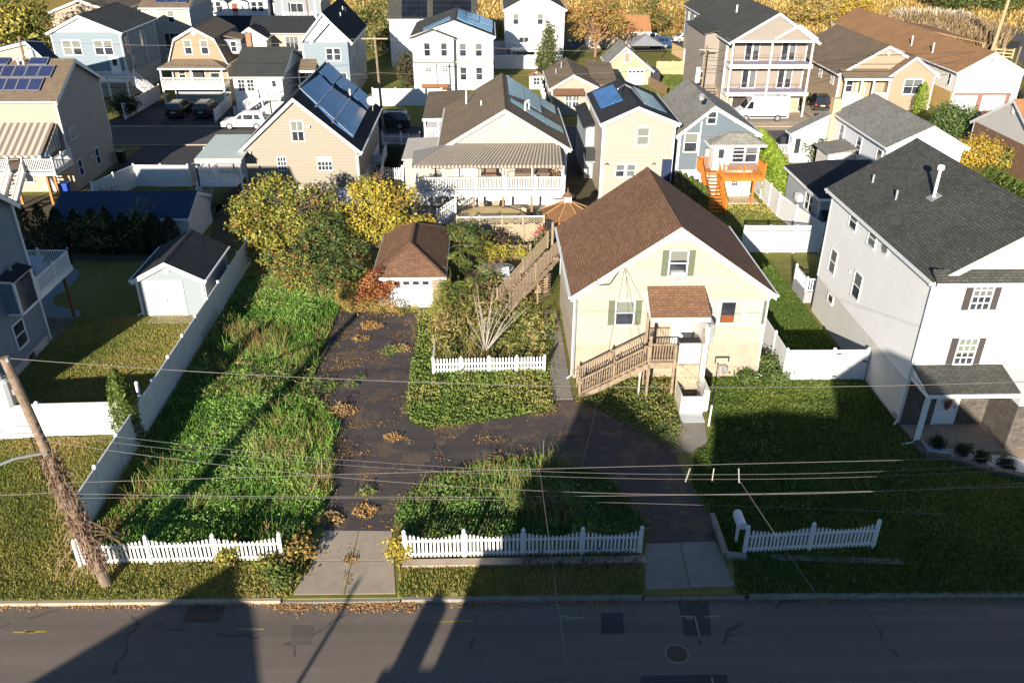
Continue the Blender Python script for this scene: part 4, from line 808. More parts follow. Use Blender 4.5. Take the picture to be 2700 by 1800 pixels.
for k in range(12):
    y = 66.9 + k * .255; z = 4.0 + (y - 66.85) * .58; MB().hexa([(-35.15, y, 4.0 - .1), (-35.11, y, 3.9), (-35.11, y + .25, 3.9), (-35.15, y + .25, 3.9), (-35.15, y, z), (-35.11, y, z), (-35.11, y + .25, z + .13), (-35.15, y + .25, z + .13)]).build('side_slat', (AWL, AWM)[k % 2], aw)
t = thing('deck', 'white railed raised deck of the tan house under the striped awning', 'deck', (-38, 67, 0)); zd = 2.75
MB().box(-44, 66.6, zd - .3, -34.5, 69.95, zd - .06).build('frame', WHITE, t)
for k in range(23): MB().box(-44, 66.62 + k * .145, zd - .05, -34.5, 66.62 + k * .145 + .13, zd).build('deck_board', plain('tan_decking', (.36, .28, .21), .8, .15, 3), t)
railing(t, (-44, 66.68, zd), (-38.0, 66.68, zd), WHITE, 1.0, .14, .05, True, 3); railing(t, (-34.58, 66.7, zd), (-34.58, 69.9, zd), WHITE, 1.0, .14, .05, True, 2); railing(t, (-36.9, 66.68, zd), (-34.6, 66.68, zd), WHITE, 1.0, .14, .05, True, 1)
stairs(t, (-37.4, 66.6, zd), (-37.4, 63.2, .1), 1.0, 12, WHITE)
for x in (-37.95, -36.88): railing(t, (x, 66.55, zd), (x, 63.2, .12), WHITE, .95, .14, .05, True, 1)
for x, y in ((-35.4, 66.8), (-37.9, 66.9), (-35.6, 68.4), (-41, 66.8)): MB().box(x - .09, y - .09, 0, x + .09, y + .09, zd - .3).build('post', plain('cedar_post', (.42, .19, .06), .7, .2, 4), t)
F = FRONT(70.0); win(ht, F, -41.6, -39.6, 3.3, 4.6, 4, 3, DARKGLASS); win(ht, F, -38.6, -37.4, 3.0, 4.8, 2, 1, DARKGLASS); door(ht, F, -37.2, -36.2, .1, 2.1); win(ht, F, -39.5, -38.2, .9, 2.0, 2, 1)
t = thing('patio_umbrella', 'folded blue patio umbrella lying on the deck of the tan house', 'umbrella', (-36.3, 67.6, zd)); MB().lathe((-37.0, 67.7, zd + 1.12), [(.05, 0), (.38, .3), (.42, 1.0), (.3, 1.7), (.04, 1.95)], 8, 'x').build('canopy', plain('blue_cloth', (.16, .36, .55), .7, .15, 3), t); MB().box(-36.8, 67.3, zd, -35.4, 68.1, zd + .7).build('table', DARKM, t)
t = thing('blue_bin', 'blue recycling bin under the deck of the tan house', 'bin', (-35.3, 69.0, 0)); MB().hexa([(-35.6, 68.8, 0), (-35.05, 68.8, 0), (-35.05, 69.3, 0), (-35.6, 69.3, 0), (-35.68, 68.7, 1.0), (-34.98, 68.7, 1.0), (-34.98, 69.4, 1.0), (-35.68, 69.4, 1.0)]).build('tub', plain('blue_plastic', (.03, .08, .4), .4, .1, 3), t); MB().box(-35.7, 68.68, 1.0, -34.96, 69.42, 1.08).build('lid', plain('blue_lid', (.04, .1, .45), .4, .1, 3), t)
t = thing('wheelie_bin', 'black wheelie bin at the back corner of the tan house', 'bin', (-34.2, 78.6, 0)); MB().hexa([(-34.45, 78.2, .06), (-33.95, 78.2, .06), (-33.95, 78.8, .06), (-34.45, 78.8, .06), (-34.55, 78.1, 1.05), (-33.85, 78.1, 1.05), (-33.85, 78.9, 1.05), (-34.55, 78.9, 1.05)]).build('tub', BLACK, t); MB().box(-34.58, 78.05, 1.05, -33.82, 78.95, 1.12).build('lid', BLACK, t); MB().tube((-34.5, 78.8, .12), (-33.9, 78.8, .12), .12, None, 10).build('wheel', BLACK, t)
# ---- beige house with blue solar water panels
h = house('beige_house', 'beige gabled house with large blue solar panels behind the yellow trees', -19.3, -10.35, 66.2, 80.5, 4.75, 8.6, S_BEIGE, SH_BL, xr=-14.85, found=(1.5, plain('white_painted_base', (.72, .71, .69), .8, .08, 1.5, .2)), ov=.4, og=.3); hb8 = h.par
F = FRONT(66.2); win(hb8, F, -15.25, -14.38, 5.3, 6.82, 2, 2, BLIND, fw=.08); win(hb8, F, -16.66, -16.02, 2.97, 3.98, 3, 3, DARKGLASS, fw=.06); win(hb8, F, -13.5, -12.4, 2.95, 3.96, 4, 3, BLINDW, fw=.06)
MB().box(-14.1, 66.0, 6.35, -13.8, 66.2, 6.5).build('flood_light', TRIM, hb8); MB().box(-18.9, 66.0, 4.3, -18.65, 66.2, 4.5).build('flood_light', TRIM, hb8)
SOLW = solarmat('blue_solar_mat', (.045, .13, .33), .28, .045, (.01, .03, .10), False); SOLT = solarmat('teal_solar_mat', (.10, .17, .21), .28, .05, (.02, .05, .08), False); SOLL = solarmat('sky_blue_solar_mat', (.16, .30, .46), .4, .04, (.05, .1, .2), False)
pl = h.planes[1]; q = lambda x, y: pp('B', x, y, pl[0], pl[1])
for pts in ([(640, 790), (810, 665), (920, 775), (800, 945)], [(800, 945), (925, 780), (1075, 885), (945, 1095)], [(945, 1095), (1080, 885), (1225, 990), (1110, 1220)], [(810, 640), (885, 555), (1010, 670), (930, 755)], [(950, 740), (1015, 680), (1155, 775), (1095, 850)], [(1100, 850), (1165, 785), (1290, 900), (1240, 970)]):
    panel(hb8, pl, [[q(*p) for p in pts]], SOLW, 'solar_panel', .08, .08)
c = MB()
for a, b in (((640, 800), (1110, 1225)), ((635, 785), (885, 550)), ((780, 965), (935, 780)), ((930, 1105), (1085, 890))): c.tube(q(*a) + Vector((0, 0, .18)), q(*b) + Vector((0, 0, .18)), .04, None, 6)
c.build('header_pipe', GREYM, hb8)
b = q(1085, 850); MB().tube(b - Vector((0, 0, .2)), b + Vector((0, 0, .6)), .08, None, 8).build('roof_vent', WHITE, hb8)
b = q(1285, 985); d = MB().path([b, b + Vector((.05, 0, .55)), b + Vector((0, -.1, .75))], .04, 6).build('dish_arm', GREYM, hb8); MB().lathe(b + Vector((-.02, -.2, 1.0)), [(.02, .0), (.28, -.03), (.42, -.1), (.42, -.12), (.02, -.04)], 16, 'y').build('satellite_dish', plain('dish_grey', (.5, .47, .42), .5, .05, 3), hb8)
t = thing('side_steps', 'white railed steps beside the beige solar house', 'stairs', (-9.8, 70, 0)); stairs(t, (-9.7, 73.2, 1.5), (-9.7, 70.6, .1), 1.0, 6, GREYM); railing(t, (-9.15, 73.2, 1.5), (-9.15, 70.6, .1), WHITE, .95, .15, .05, True, 1); MB().box(-10.3, 73.2, 1.35, -9.1, 75.5, 1.5).build('landing', GREYM, t); railing(t, (-9.15, 75.5, 1.5), (-9.15, 73.2, 1.5), WHITE, .95, .15, .05)
# covered deck on its left side
t = thing('covered_deck', 'white railed raised deck with pale green metal roof on the beige solar house', 'deck', (-20.5, 64, 0)); zd = 2.78
rf = MB()
for k in range(13):
    x = -22.5 + k * .28; rf.slab([(x, 64.2, 4.45), (x + .27, 64.2, 4.45), (x + .27, 70.3, 4.75), (x, 70.3, 4.75)], .05); rf.box(x + .26, 64.2, 4.4, x + .29, 64.22, 4.52)
rf.build('metal_roof', siding('ribbed_pale_green_metal', (.50, .56, .50), .28, .05, True, .4), t); MB().box(-22.5, 64.16, 4.1, -18.95, 64.2, 4.42).build('valance', siding('ribbed_cream_valance', (.50, .46, .37), .14, .04, True), t)
MB().box(-22.3, 63.5, zd - .3, -19.35, 72, zd).build('floor', WHITE, t); railing(t, (-22.2, 63.55, zd), (-18.95, 63.55, zd), WHITE, 1.02, .14, .05, True, 2); railing(t, (-22.2, 63.55, zd), (-22.2, 72, zd), WHITE, 1.02, .16, .05, True, 3)
for x in (-22.2, -18.95): MB().box(x - .07, 63.5, 0, x + .07, 63.64, 4.1).build('post', WHITE, t)
stairs(t, (-22.9, 69.5, zd), (-22.9, 65.4, .1), 1.0, 10, WHITE, plain('grey_tread', (.35, .37, .4), .7, .1, 3)); railing(t, (-23.4, 69.5, zd), (-23.4, 65.4, .1), WHITE, .95, .16, .05, True, 1)
MB().box(-21.4, 66, zd, -20.2, 66.5, zd + 1.1).box(-19.9, 65.4, zd, -19.4, 66.0, zd + 1.3).build('deck_shelf', plain('shelf_grey', (.3, .3, .3), .7, .2, 4), t)
# ---- peach house with long striped awning
h = house('peach_house', 'peach gabled house with long striped awning over a white railed deck', -3.6, 6.35, 66.8, 80.5, 4.6, 7.55, S_PEACH, SH_BR2, xr=1.42, ov=.35, og=.3); h9 = h.par; F = FRONT(66.8)
MB().box(-6.7, 66.9, 0, -3.62, 73, 3.6).build('side_wing', S_PEACH, h9); MB().slab([(-6.9, 66.7, 3.62), (-3.6, 66.7, 3.75), (-3.6, 73.2, 3.75), (-6.9, 73.2, 3.62)], .1).build('wing_roof', plain('flat_roof', (.5, .46, .4), .8, .1, 1), h9)
MB().box(1.2, 66.72, 6.4, 1.7, 66.8, 7.0).build('gable_vent', TRIM, h9)
for x in (-.5, 2.2, 2.9): MB().box(x, 66.7, 5.25, x + .18, 66.8, 5.4).build('flood_light', TRIM, h9)
door(h9, F, -2.7, -.9, 1.9, 3.75, None, 0, name='sliding_door'); win(h9, F, -2.6, -.95, 2.1, 3.7, 2, 1, BLINDW); win(h9, F, 3.3, 4.6, 3.3, 3.9, 2, 1, BLINDW)
pl = h.planes[1]; q = lambda x, y: pp('C', x, y, pl[0], pl[1])
for pts in ([(455, 670), (595, 762), (615, 890), (475, 840)], [(600, 765), (740, 858), (765, 1000), (618, 905)], [(745, 862), (875, 940), (890, 1010), (755, 925)], [(485, 870), (785, 1035), (800, 1095), (490, 900)], [(790, 1040), (940, 1130), (960, 1180), (800, 1100)]): panel(h9, pl, [[q(*p) for p in pts]], SOLT, 'solar_panel', .08, .06)
pl = h.planes[0]
for k, x, y, L in (('C', 100, 920, 1.2), ('C', 232, 930, .35)):
    b = pp(k, x, y, *pl[:2]); MB().tube(b - Vector((0, 0, .2)), b + Vector((0, 0, L)), .07, None, 8).build('roof_vent', WHITE, h9)
b = q(620, 980); MB().path([b, b + Vector((0, 0, .6)), b + Vector((.3, 0, .75))], .08, 6).path([b + Vector((.3, .4, 0)), b + Vector((.3, .4, .6))], .06, 6).build('roof_pipe', WHITE, h9)
# its side porch with a low flat-looking roof
t = thing('side_porch', 'small porch with low brown roof on the left side of the peach house', 'porch', (-5, 82, 0)); MB().slab([(-6.2, 81.3, 3.35), (-2.3, 81.3, 3.5), (-2.3, 91.5, 3.9), (-6.2, 91.5, 3.75)], .12).build('roof', SH_BR2, t); MB().box(-6.2, 81.25, 3.1, -3.6, 81.3, 3.34).build('fascia', TRIM, t)
for x in (-6.0, -4.7): MB().box(x - .08, 81.4, 0, x + .08, 81.55, 3.2).build('post', WHITE, t)
railing(t, (-6.0, 81.45, 1.4), (-4.7, 81.45, 1.4), WHITE, 1.0, .16, .06, False); railing(t, (-6.0, 81.45, .2), (-4.7, 81.45, .2), WHITE, 1.0, .16, .06, False); MB().box(-6.2, 81.3, 1.2, -3.6, 90, 1.38).build('floor', WHITE, t); MB().box(-4.4, 83, 1.4, -2.8, 90.5, 3.3).build('wall', S_PEACH, t)
aw = thing('long_awning', 'long cream and brown ribbed metal awning over the deck of the peach house', 'awning', (0, 66.7, 4.8))
ns = 80; m1, m2 = MB(), MB()
for k in range(ns):
    a0, a1 = k / ns, (k + .97) / ns; tx = lambda a: -3.1 + 8.9 * a; bx = lambda a: -5.75 + 11.5 * a
    (m1 if k % 2 else m2).slab([(bx(a0), 63.05, 4.2 + (.03 if k % 2 else 0)), (bx(a1), 63.05, 4.2 + (.03 if k % 2 else 0)), (tx(a1), 66.75, 4.88 + (.03 if k % 2 else 0)), (tx(a0), 66.75, 4.88 + (.03 if k % 2 else 0))], .03)
    x = bx(a0); (m1 if k % 2 else m2).box(x, 63.0, 3.98, x + .14, 63.03, 4.2)
a_ = m1.build('cream_slats', plain('awning_cream_aged', (.36, .315, .255), .65, .15, 1.2), aw); b_ = m2.build('brown_slats', plain('awning_taupe', (.155, .125, .10), .65, .15, 1.5), aw); a_['kind'] = 'stuff'; b_['kind'] = 'stuff'
MB().slab([(-5.78, 63.05, 4.19), (-3.12, 66.75, 4.86), (-5.9, 66.75, 4.3)], .03).build('end_panel', plain('awning_grey_end', (.25, .23, .21), .7, .1, 2), aw)
t = thing('long_deck', 'long white railed deck under the striped awning of the peach house', 'deck', (0, 63, 0)); zd = 2.22
MB().box(-5.5, 63.05, zd - .5, 6.0, 66.75, zd - .06).build('frame', WHITE, t)
for k in range(25): MB().box(-5.5, 63.06 + k * .147, zd - .055, 6.0, 63.06 + k * .147 + .13, zd).build('deck_board', plain('pale_decking', (.4, .36, .31), .8, .15, 3), t)
railing(t, (-5.45, 63.12, zd), (5.95, 63.12, zd), WHITE, 1.0, .125, .05, True, 5, capm=WHITE); railing(t, (5.95, 63.12, zd), (5.95, 66.7, zd), WHITE, 1.0, .14, .05, False)
for x in (-5.4, -3.4, -1.1, 1.2, 3.45, 5.85): MB().box(x - .08, 63.2, 0, x + .08, 63.36, zd - .5).build('post', plain('deck_post', (.25, .15, .08), .8, .2, 4), t); MB().box(x - .05, 63.1, zd + 1, x + .05, 63.2, 4.1).build('awning_post', WHITE, t)
lw = MB().box(-5.6, 66.0, 0, 6.2, 66.2, zd - .5).build('lower_wall', plain('lower_white_wall', (.7, .68, .64), .8, .08, 1), h9); win(h9, FRONT(66.0), 2.2, 3.1, 1.2, 1.6, 3, 2, DARKGLASS, fw=.05); door(h9, FRONT(66.0), -1.2, -.3, .05, 1.7); win(h9, FRONT(66.0), -3.6, -2.6, .3, 1.5, 2, 1, BLINDG)
# deck furniture
t = thing('swing_seat', 'brown cushioned swing seat on the deck of the peach house', 'swing seat', (.2, 65.5, zd)); MB().box(-.5, 65.3, zd + .45, .7, 65.9, zd + .55).slab([(-.5, 65.9, zd + .5), (.7, 65.9, zd + .5), (.7, 66.1, zd + 1.2), (-.5, 66.1, zd + 1.2)], .1).build('cushion', plain('brown_cushion', (.16, .10, .08), .8, .2, 4), t); MB().path([(-.7, 65.0, zd), (-.65, 65.6, zd + 1.7), (-.7, 66.3, zd)], .03, 5).path([(.9, 65.0, zd), (.85, 65.6, zd + 1.7), (.9, 66.3, zd)], .03, 5).tube((-.65, 65.6, zd + 1.7), (.85, 65.6, zd + 1.7), .03, None, 5).build('frame', DARKM, t)
t = thing('barbecue', 'long brown covered barbecue on the deck of the peach house', 'barbecue', (3, 64.5, zd)); MB().hexa([(2.2, 64.2, zd), (4.7, 64.2, zd), (4.7, 64.9, zd), (2.2, 64.9, zd), (2.1, 64.15, zd + 1.0), (4.9, 64.15, zd + 1.0), (4.7, 64.9, zd + 1.15), (2.2, 64.9, zd + 1.15)]).build('cover', plain('brown_cover', (.14, .10, .08), .8, .2, 3), t); MB().path([(1.6, 64.3, zd), (1.6, 64.3, zd + 1.1), (2.6, 64.3, zd + 1.2), (2.6, 64.3, zd + .9)], .03, 5).build('handle', DARKM, t)
t = thing('wicker_plant', 'dried plant in a basket at the right end of the long deck', 'plant', (5.4, 65, zd)); MB().lathe((5.4, 65, zd), [(.2, 0), (.28, .5), (.25, .55)], 10).build('basket', plain('basket_brown', (.2, .11, .06), .9, .25, 8), t); c, n, s, col = blobleaves([(5.4, 65, zd + 1.0, .35, .3, .6)], 250, .14, [((.25, .15, .08), 2), ((.4, .3, .18), 1)]); leafobj('leaves', c, n, s, col, LEAF, t)
t = thing('cream_box', 'white storage box on legs under the right end of the long deck', 'storage box', (5.1, 63.8, 0)); MB().box(4.5, 62.4, .35, 5.9, 63.0, 1.4).build('body', plain('box_white', (.7, .69, .66), .5, .06, 2), t); MB().box(4.45, 62.35, 1.4, 5.95, 63.05, 1.48).build('lid', WHITE, t)
for k in range(4): x = 4.6 + (k % 2) * 1.2; y = 62.5 + (k // 2) * .4; MB().box(x, y, 0, x + .07, y + .07, .36).build('leg', DARKM, t)
def chair(x, y, rz, label, mat, group, z=0.0):
    t = thing('patio_chair', label, 'chair', (x, y, z), group); t.rotation_euler[2] = 0; c, s = math.cos(rz), math.sin(rz); P = lambda a, b, q: (x + a * c - b * s, y + a * s + b * c, z + q)
    MB().hexa([P(*p) for p in ((-.26, -.25, .4), (.26, -.25, .4), (.26, .25, .4), (-.26, .25, .4), (-.26, -.25, .45), (.26, -.25, .45), (.26, .25, .45), (-.26, .25, .45))]).build('seat', mat, t); MB().hexa([P(*p) for p in ((-.26, .22, .45), (.26, .22, .45), (.26, .26, .45), (-.26, .26, .45), (-.24, .36, .98), (.24, .36, .98), (.24, .4, .98), (-.24, .4, .98))]).build('backrest', mat, t)
    for a in (-.24, .24):
        for b in (-.23, .23): MB().tube(P(a, b, .4), P(a * 1.1, b * 1.15, 0), .018, None, 5).build('leg', DARKM, t)
        MB().path([P(a, .25, .68), P(a, -.22, .66), P(a, -.24, .42)], .016, 5).build('armrest', DARKM, t)
    return t
CHD = plain('dark_sling', (.06, .045, .04), .7, .2, 4); CHT = plain('tan_sling', (.36, .30, .22), .7, .15, 4)
for k, (x, y, r, mt, lb) in enumerate(((-.3, 64.3, 2.5, CHT, 'tan patio chair nearest the wooden deck post under the long deck'), (.6, 64.6, 3.3, CHT, 'tan patio chair beside the dark easel shape under the long deck'), (1.5, 62.4, .4, CHD, 'dark patio chair in the middle of the back patio'), (2.6, 62.2, 5.6, CHT, 'tan patio chair right of the middle of the back patio'), (3.9, 62.0, 1.2, CHD, 'dark patio chair in front of the white storage box'))): chair(x, y, r, lb, mt, 'patio chairs behind the pool')
t = thing('patio_table', 'tan square table between the chairs on the back patio', 'table', (2.0, 63.3, 0)); MB().box(1.5, 63.0, .68, 2.6, 63.8, .74).build('top', CHT, t)
for x, y in ((1.56, 63.06), (2.54, 63.06), (1.56, 63.74), (2.54, 63.74)): MB().box(x - .03, y - .03, 0, x + .03, y + .03, .68).build('leg', DARKM, t)
t = thing('pool', 'round above ground pool under a sagging tan winter cover', 'pool', (0, 60, 0)); RP = 2.75; MB().lathe((.25, 60.3, 0), [(RP, 0), (RP, .82), (RP + .08, .84), (RP + .08, .9)], 28).build('wall', plain('pool_wall', (.22, .2, .16), .7, .2, 3), t); MB().lathe((.25, 60.3, 0), [(RP + .06, .91), (RP * .6, .86), (RP * .25, .96), (.05, 1.0)], 28).build('cover', plain('tan_pool_cover', (.46, .35, .18), .7, .22, 1.5, .4), t)
t = thing('pool_steps', 'white railed steps to the covered pool', 'stairs', (-3.3, 61.5, 0)); stairs(t, (-2.5, 61.3, 1.15), (-3.9, 61.3, .1), .8, 4, WHITE); railing(t, (-2.45, 60.9, 1.1), (-3.9, 60.9, .1), WHITE, .95, .14, .05, True, 1); railing(t, (-2.45, 61.75, 1.1), (-3.9, 61.75, .1), WHITE, .95, .14, .05, True, 1)
t = thing('gazebo', 'orange shingled gazebo roof with small cupola behind the cream house', 'gazebo', (5.6, 58.3, 0)); n = 8; cx, cy, rr = 5.75, 58.0, 2.0; rm = MB()
for k in range(n):
    a0, a1 = 2 * math.pi * (k + .5) / n, 2 * math.pi * (k + 1.5) / n; rm.slab([(cx + rr * math.cos(a0), cy + rr * math.sin(a0), 2.2), (cx + rr * math.cos(a1), cy + rr * math.sin(a1), 2.2), (cx, cy, 3.15)], .08)
    MB().box(cx + (rr - .2) * math.cos(a0) - .06, cy + (rr - .2) * math.sin(a0) - .06, 0, cx + (rr - .2) * math.cos(a0) + .06, cy + (rr - .2) * math.sin(a0) + .06, 2.2).build('post', WOODO, t)
    MB().bar((cx + rr * math.cos(a0), cy + rr * math.sin(a0), 2.23), (cx, cy, 3.18), .08, .06).build('hip_board', plain('gazebo_hip', (.36, .21, .09), .7, .1, 3), t)
rm.build('roof', shingle('gazebo_shingles', (.30, .16, .075), (.24, .125, .06)), t); MB().box(cx - .25, cy - .25, 3.0, cx + .25, cy + .25, 3.45).build('cupola', WHITE, t); MB().lathe((cx, cy, 3.45), [(.42, 0), (.05, .35), (.03, .6)], 8).build('cupola_roof', SH_BR, t)
# ---- two storey beige house with the dark solar mat
h = house('tall_beige_house', 'two storey beige house with pale blue side and dark blue solar mat on its roof', 9.35, 15.1, 67.2, 77.5, 6.45, 7.65, siding('cream_beige_siding', (.36, .315, .265), .11), SH_DK, xr=12.0, ov=.3, og=.3); h10 = h.par; F = FRONT(67.2)
win(h10, F, 12.1, 13.0, 4.65, 5.95, 1, 2, BLIND, fw=.09); win(h10, F, 10.55, 11.2, 2.0, 2.95, 1, 2, BLINDG, fw=.08); win(h10, F, 11.45, 12.1, 2.0, 2.95, 1, 2, BLINDG, fw=.08)
MB().box(14.3, 67.15, 0, 15.1, 67.19, 3.4).build('flat_recess_panel', plain('recess_panel_dark', (.02, .03, .07), .5, .2, 2), h10); MB().box(8.6, 73, 0, 9.35, 80.5, 4.6).build('side_bump', S_PALE, h10); MB().slab([(8.3, 72.7, 4.6), (9.35, 72.7, 5.0), (9.35, 80.8, 5.0), (8.3, 80.8, 4.6)], .1).build('bump_roof', SH_DK, h10)  # flat dark panel stands in for the recess; its darkness is only colour
for x in (9.75, 13.6): MB().path([(x - .15, 67.05, 3.0), (x, 67.0, 3.15), (x + .15, 67.05, 3.0)], .04, 5).build('lamp', DARKM, h10)
MB().box(8.55, 71.6, 2.0, 9.33, 72.8, 2.9).build('condenser', DARKM, h10); MB().box(8.5, 71.5, 1.85, 9.34, 72.9, 1.99).build('bracket', GREYM, h10)
pl = h.planes[0]; panel(h10, pl, [[pp('C', x, y, *pl[:2]) for x, y in ((1215, 820), (1400, 755), (1485, 890), (1290, 965))]], SOLW, 'solar_panel', .07, .08)
pl = h.planes[1]; panel(h10, pl, [[pp('C', x, y, *pl[:2]) for x, y in ((1570, 770), (1740, 850), (1870, 1000), (1690, 930))]], SOLT, 'solar_panel', .07, .06)
MB().path([pp('C', x, y, *pl[:2]) + Vector((0, 0, .1)) for x, y in ((1440, 800), (1500, 760), (1560, 790), (1680, 930))], .06, 6).build('solar_pipe', GREYM, h10)
# ---- slate cottage with orange deck
h = house('slate_cottage', 'slate blue cottage with white sunroom and orange stained deck', 15.8, 22.1, 68.3, 78.5, 5.35, 7.45, S_SLATE, SH_GRL, xr=18.35, ov=.35, og=.35); h11 = h.par; F = FRONT(68.3)
win(h11, F, 17.95, 18.6, 6.05, 6.95, 1, 2, DARKGLASS, fw=.09); win(h11, F, 16.25, 17.25, 3.75, 5.2, 1, 2, BLIND, fw=.09); MB().box(17.4, 68.2, 1.5, 17.5, 68.3, 6.2).build('downspout', TRIM, h11)
MB().lathe((20.3, 68.25, 6.25), [(.2, 0), (.2, .05)], 10, 'y').build('round_vent', TRIM, h11)
b = pp('D', 130, 680, *h.planes[1][:2]); MB().lathe(b, [(.22, -.1), (.22, .2), (.3, .25), (.1, .4)], 10).build('roof_fan', GREYM, h11)
sr = MB().box(18.4, 66.9, 2.55, 22.1, 68.28, 4.75).build('sunroom', WHITE, h11); hip(h11, 17.9, 22.5, 66.5, 68.3, 4.75, 5.5, SH_GRL, 19.6, 20.9, 'x', 'sunroom_roof'); MB().box(19.7, 66.86, 2.56, 22.06, 66.898, 3.15).build('slate_panel', S_SLATE, h11)
door(h11, FRONT(66.9), 18.6, 19.45, 2.58, 4.55, WHITE, 1); win(h11, FRONT(66.9), 19.95, 20.85, 3.25, 4.55, 1, 4, DARKGLASS); win(h11, FRONT(66.9), 21.0, 21.9, 3.25, 4.55, 1, 2, BLINDG)
lw = MB().box(18.5, 67.6, 0, 22.0, 68.25, 2.4).build('lower_storey', plain('lower_cream', (.68, .62, .52), .8, .08, 1), h11); door(h11, FRONT(67.6), 20.2, 21.05, .05, 2.0, WHITE, 9); MB().box(15.85, 68.25, 0, 22.05, 68.29, 2.2).build('base_wall', WHITEF, h11)
MB().box(17.9, 67.8, 3.4, 18.3, 68.25, 4.1).build('air_conditioner', GREYM, h11)
t = thing('orange_deck', 'orange stained timber deck with staircase on the slate cottage', 'deck', (20, 65.6, 0)); zd = 2.35
for k in range(9): MB().box(18.9, 65.6 + k * .145, zd - .05, 22.4, 65.6 + k * .145 + .13, zd).build('deck_board', WOODO, t)
MB().box(18.9, 65.52, zd - .3, 22.4, 65.6, zd + .02).box(22.32, 65.6, zd - .3, 22.4, 66.9, zd).box(18.9, 65.6, zd - .3, 18.98, 66.9, zd).build('rim_joist', WOODO, t)
railing(t, (18.95, 65.56, zd), (22.36, 65.56, zd), WOODO, 1.0, .125, .045, True, 2, capm=WOODO, pw=.1); railing(t, (22.36, 65.56, zd), (22.36, 68.2, zd), WOODO, 1.0, .125, .045, False)
for k in range(8): MB().box(17.4, 66.95 + k * .145, zd - .05, 18.9, 66.95 + k * .145 + .13, zd).build('deck_board', WOODO, t)
railing(t, (17.42, 67.0, zd), (17.42, 68.2, zd), WOODO, 1.0, .125, .045, False); railing(t, (17.42, 68.2, zd), (18.4, 68.2, zd), WOODO, 1.0, .125, .045, False)
stairs(t, (18.2, 66.95, zd), (18.2, 63.4, .1), 1.3, 11, WOODO)
for x in (17.5, 18.92): railing(t, (x, 66.95, zd), (x, 63.4, .1), WOODO, 1.0, .125, .045, True, 1, capm=WOODO)
for x, y in ((21.6, 65.58), (19.0, 65.58), (19.0, 66.8)): MB().box(x - .08, y - .04, 0, x + .08, y + .12, zd - .05).build('post', WOODO, t)
MB().box(18.95, 65.8, .02, 22.3, 67.6, .12).build('ground_platform', plain('pale_boards', (.45, .36, .26), .85, .25, 4), t)
# ---- small pale blue house beyond the vinyl fence
t = thing('pale_blue_house', 'small pale blue house with charcoal hip roof just behind the big white house', 'house', (25, 60, 0)); MB().box(24.2, 57.9, 0, 30, 65.3, 3.3).build('wall', S_PALE, t)
MB().slab([(23.85, 57.5, 3.35), (23.85, 65.6, 3.35), (27.0, 64.8, 4.0), (27.0, 58.3, 4.0)], .12).slab([(23.85, 57.5, 3.35), (27.0, 58.3, 4.0), (30.4, 58.3, 4.0), (30.4, 57.5, 3.35)], .12).slab([(27, 58.3, 4.0), (27, 64.8, 4.0), (30.4, 64.8, 4.0), (30.4, 58.3, 4.0)], .12).slab([(23.85, 65.6, 3.35), (30.4, 65.6, 3.35), (30.4, 64.8, 4.0), (27, 64.8, 4.0)], .12).build('roof', SH_DK, t)
MB().box(23.8, 57.45, 3.1, 30.4, 57.5, 3.3).box(23.8, 57.5, 3.1, 23.85, 65.6, 3.3).build('fascia', TRIM, t); F = LEFT(24.2); win(t, F, 59.3, 60.9, 1.5, 2.7, 2, 2, DARKGLASS, fw=.08); MB().path([(24.1, 57.85, 3.1), (24.1, 57.85, .1)], .06, 6).build('downspout', TRIM, t); MB().slab([(24.3, 56.5, 1.7), (26.3, 56.5, 1.7), (26.3, 57.85, 2.3), (24.3, 57.85, 2.3)], .1).build('side_roof', SH_BL, t); MB().box(24.4, 56.7, 0, 26.2, 57.88, 1.6).build('side_room', S_PALE, t)
MB().box(23.8, 61.5, 1.7, 24.2, 62.2, 2.2).build('air_conditioner', TRIM, t)
# ---- grey white bungalow with chimney
h = house('grey_white_house', 'long white house with pale grey shingle roof and tan chimney behind the big white roof', 32.3, 38.3, 66.0, 77.3, 4.8, 6.35, siding('cool_white_siding', (.60, .62, .65)), SH_GRL, xr=35.4, ov=.35, og=.3); h12 = h.par; F = LEFT(32.3)
for u in (67.0, 71.2, 75.2): win(h12, F, u, u + .9, 2.5, 4.0, 1, 2, DARKGLASS, fw=.12)
MB().box(31.75, 77.2, 0, 32.5, 78.0, 6.0).build('chimney', plain('tan_chimney', (.55, .40, .24), .9, .12, 3, .3), h12)
t = h12; MB().box(29.9, 71.8, 0, 32.28, 74.6, 2.55).build('entry_room', plain('entry_cream', (.66, .63, .58), .7, .06, 1), t); MB().slab([(29.6, 71.4, 2.55), (32.3, 71.4, 3.0), (32.3, 74.9, 3.0), (29.6, 74.9, 2.55)], .1).build('entry_roof', SH_GRL, t); win(t, FRONT(71.8), 30.5, 31.2, .8, 2.0, 1, 2)
h = house('white_side_wing', 'low white gabled wing with porch left of the tan chimney', 28.6, 31.9, 77.6, 78.5, 2.9, 4.6, siding('cool_white_siding_2', (.58, .61, .64)), SH_GRL, xr=32.2 - .3, ov=.3, og=.25, cat='house wing', spouts=False); win(h.par, FRONT(77.6), 28.9, 29.4, .9, 2.3, 1, 1)
t = thing('small_porch', 'small white railed porch left of the tan chimney', 'porch', (27.8, 79, 0)); MB().box(27.2, 77.6, 0, 28.6, 80.6, .75).build('floor', plain('porch_base', (.25, .2, .18), .9, .2, 2), t); railing(t, (27.2, 77.65, .75), (28.5, 77.65, .75), WHITE, .95, .14, .05); railing(t, (27.2, 77.65, .75), (27.2, 80.5, .75), WHITE, .95, .14, .05); MB().box(28.0, 79.0, .75, 28.5, 79.8, 2.0).build('dark_bench', DARKM, t)
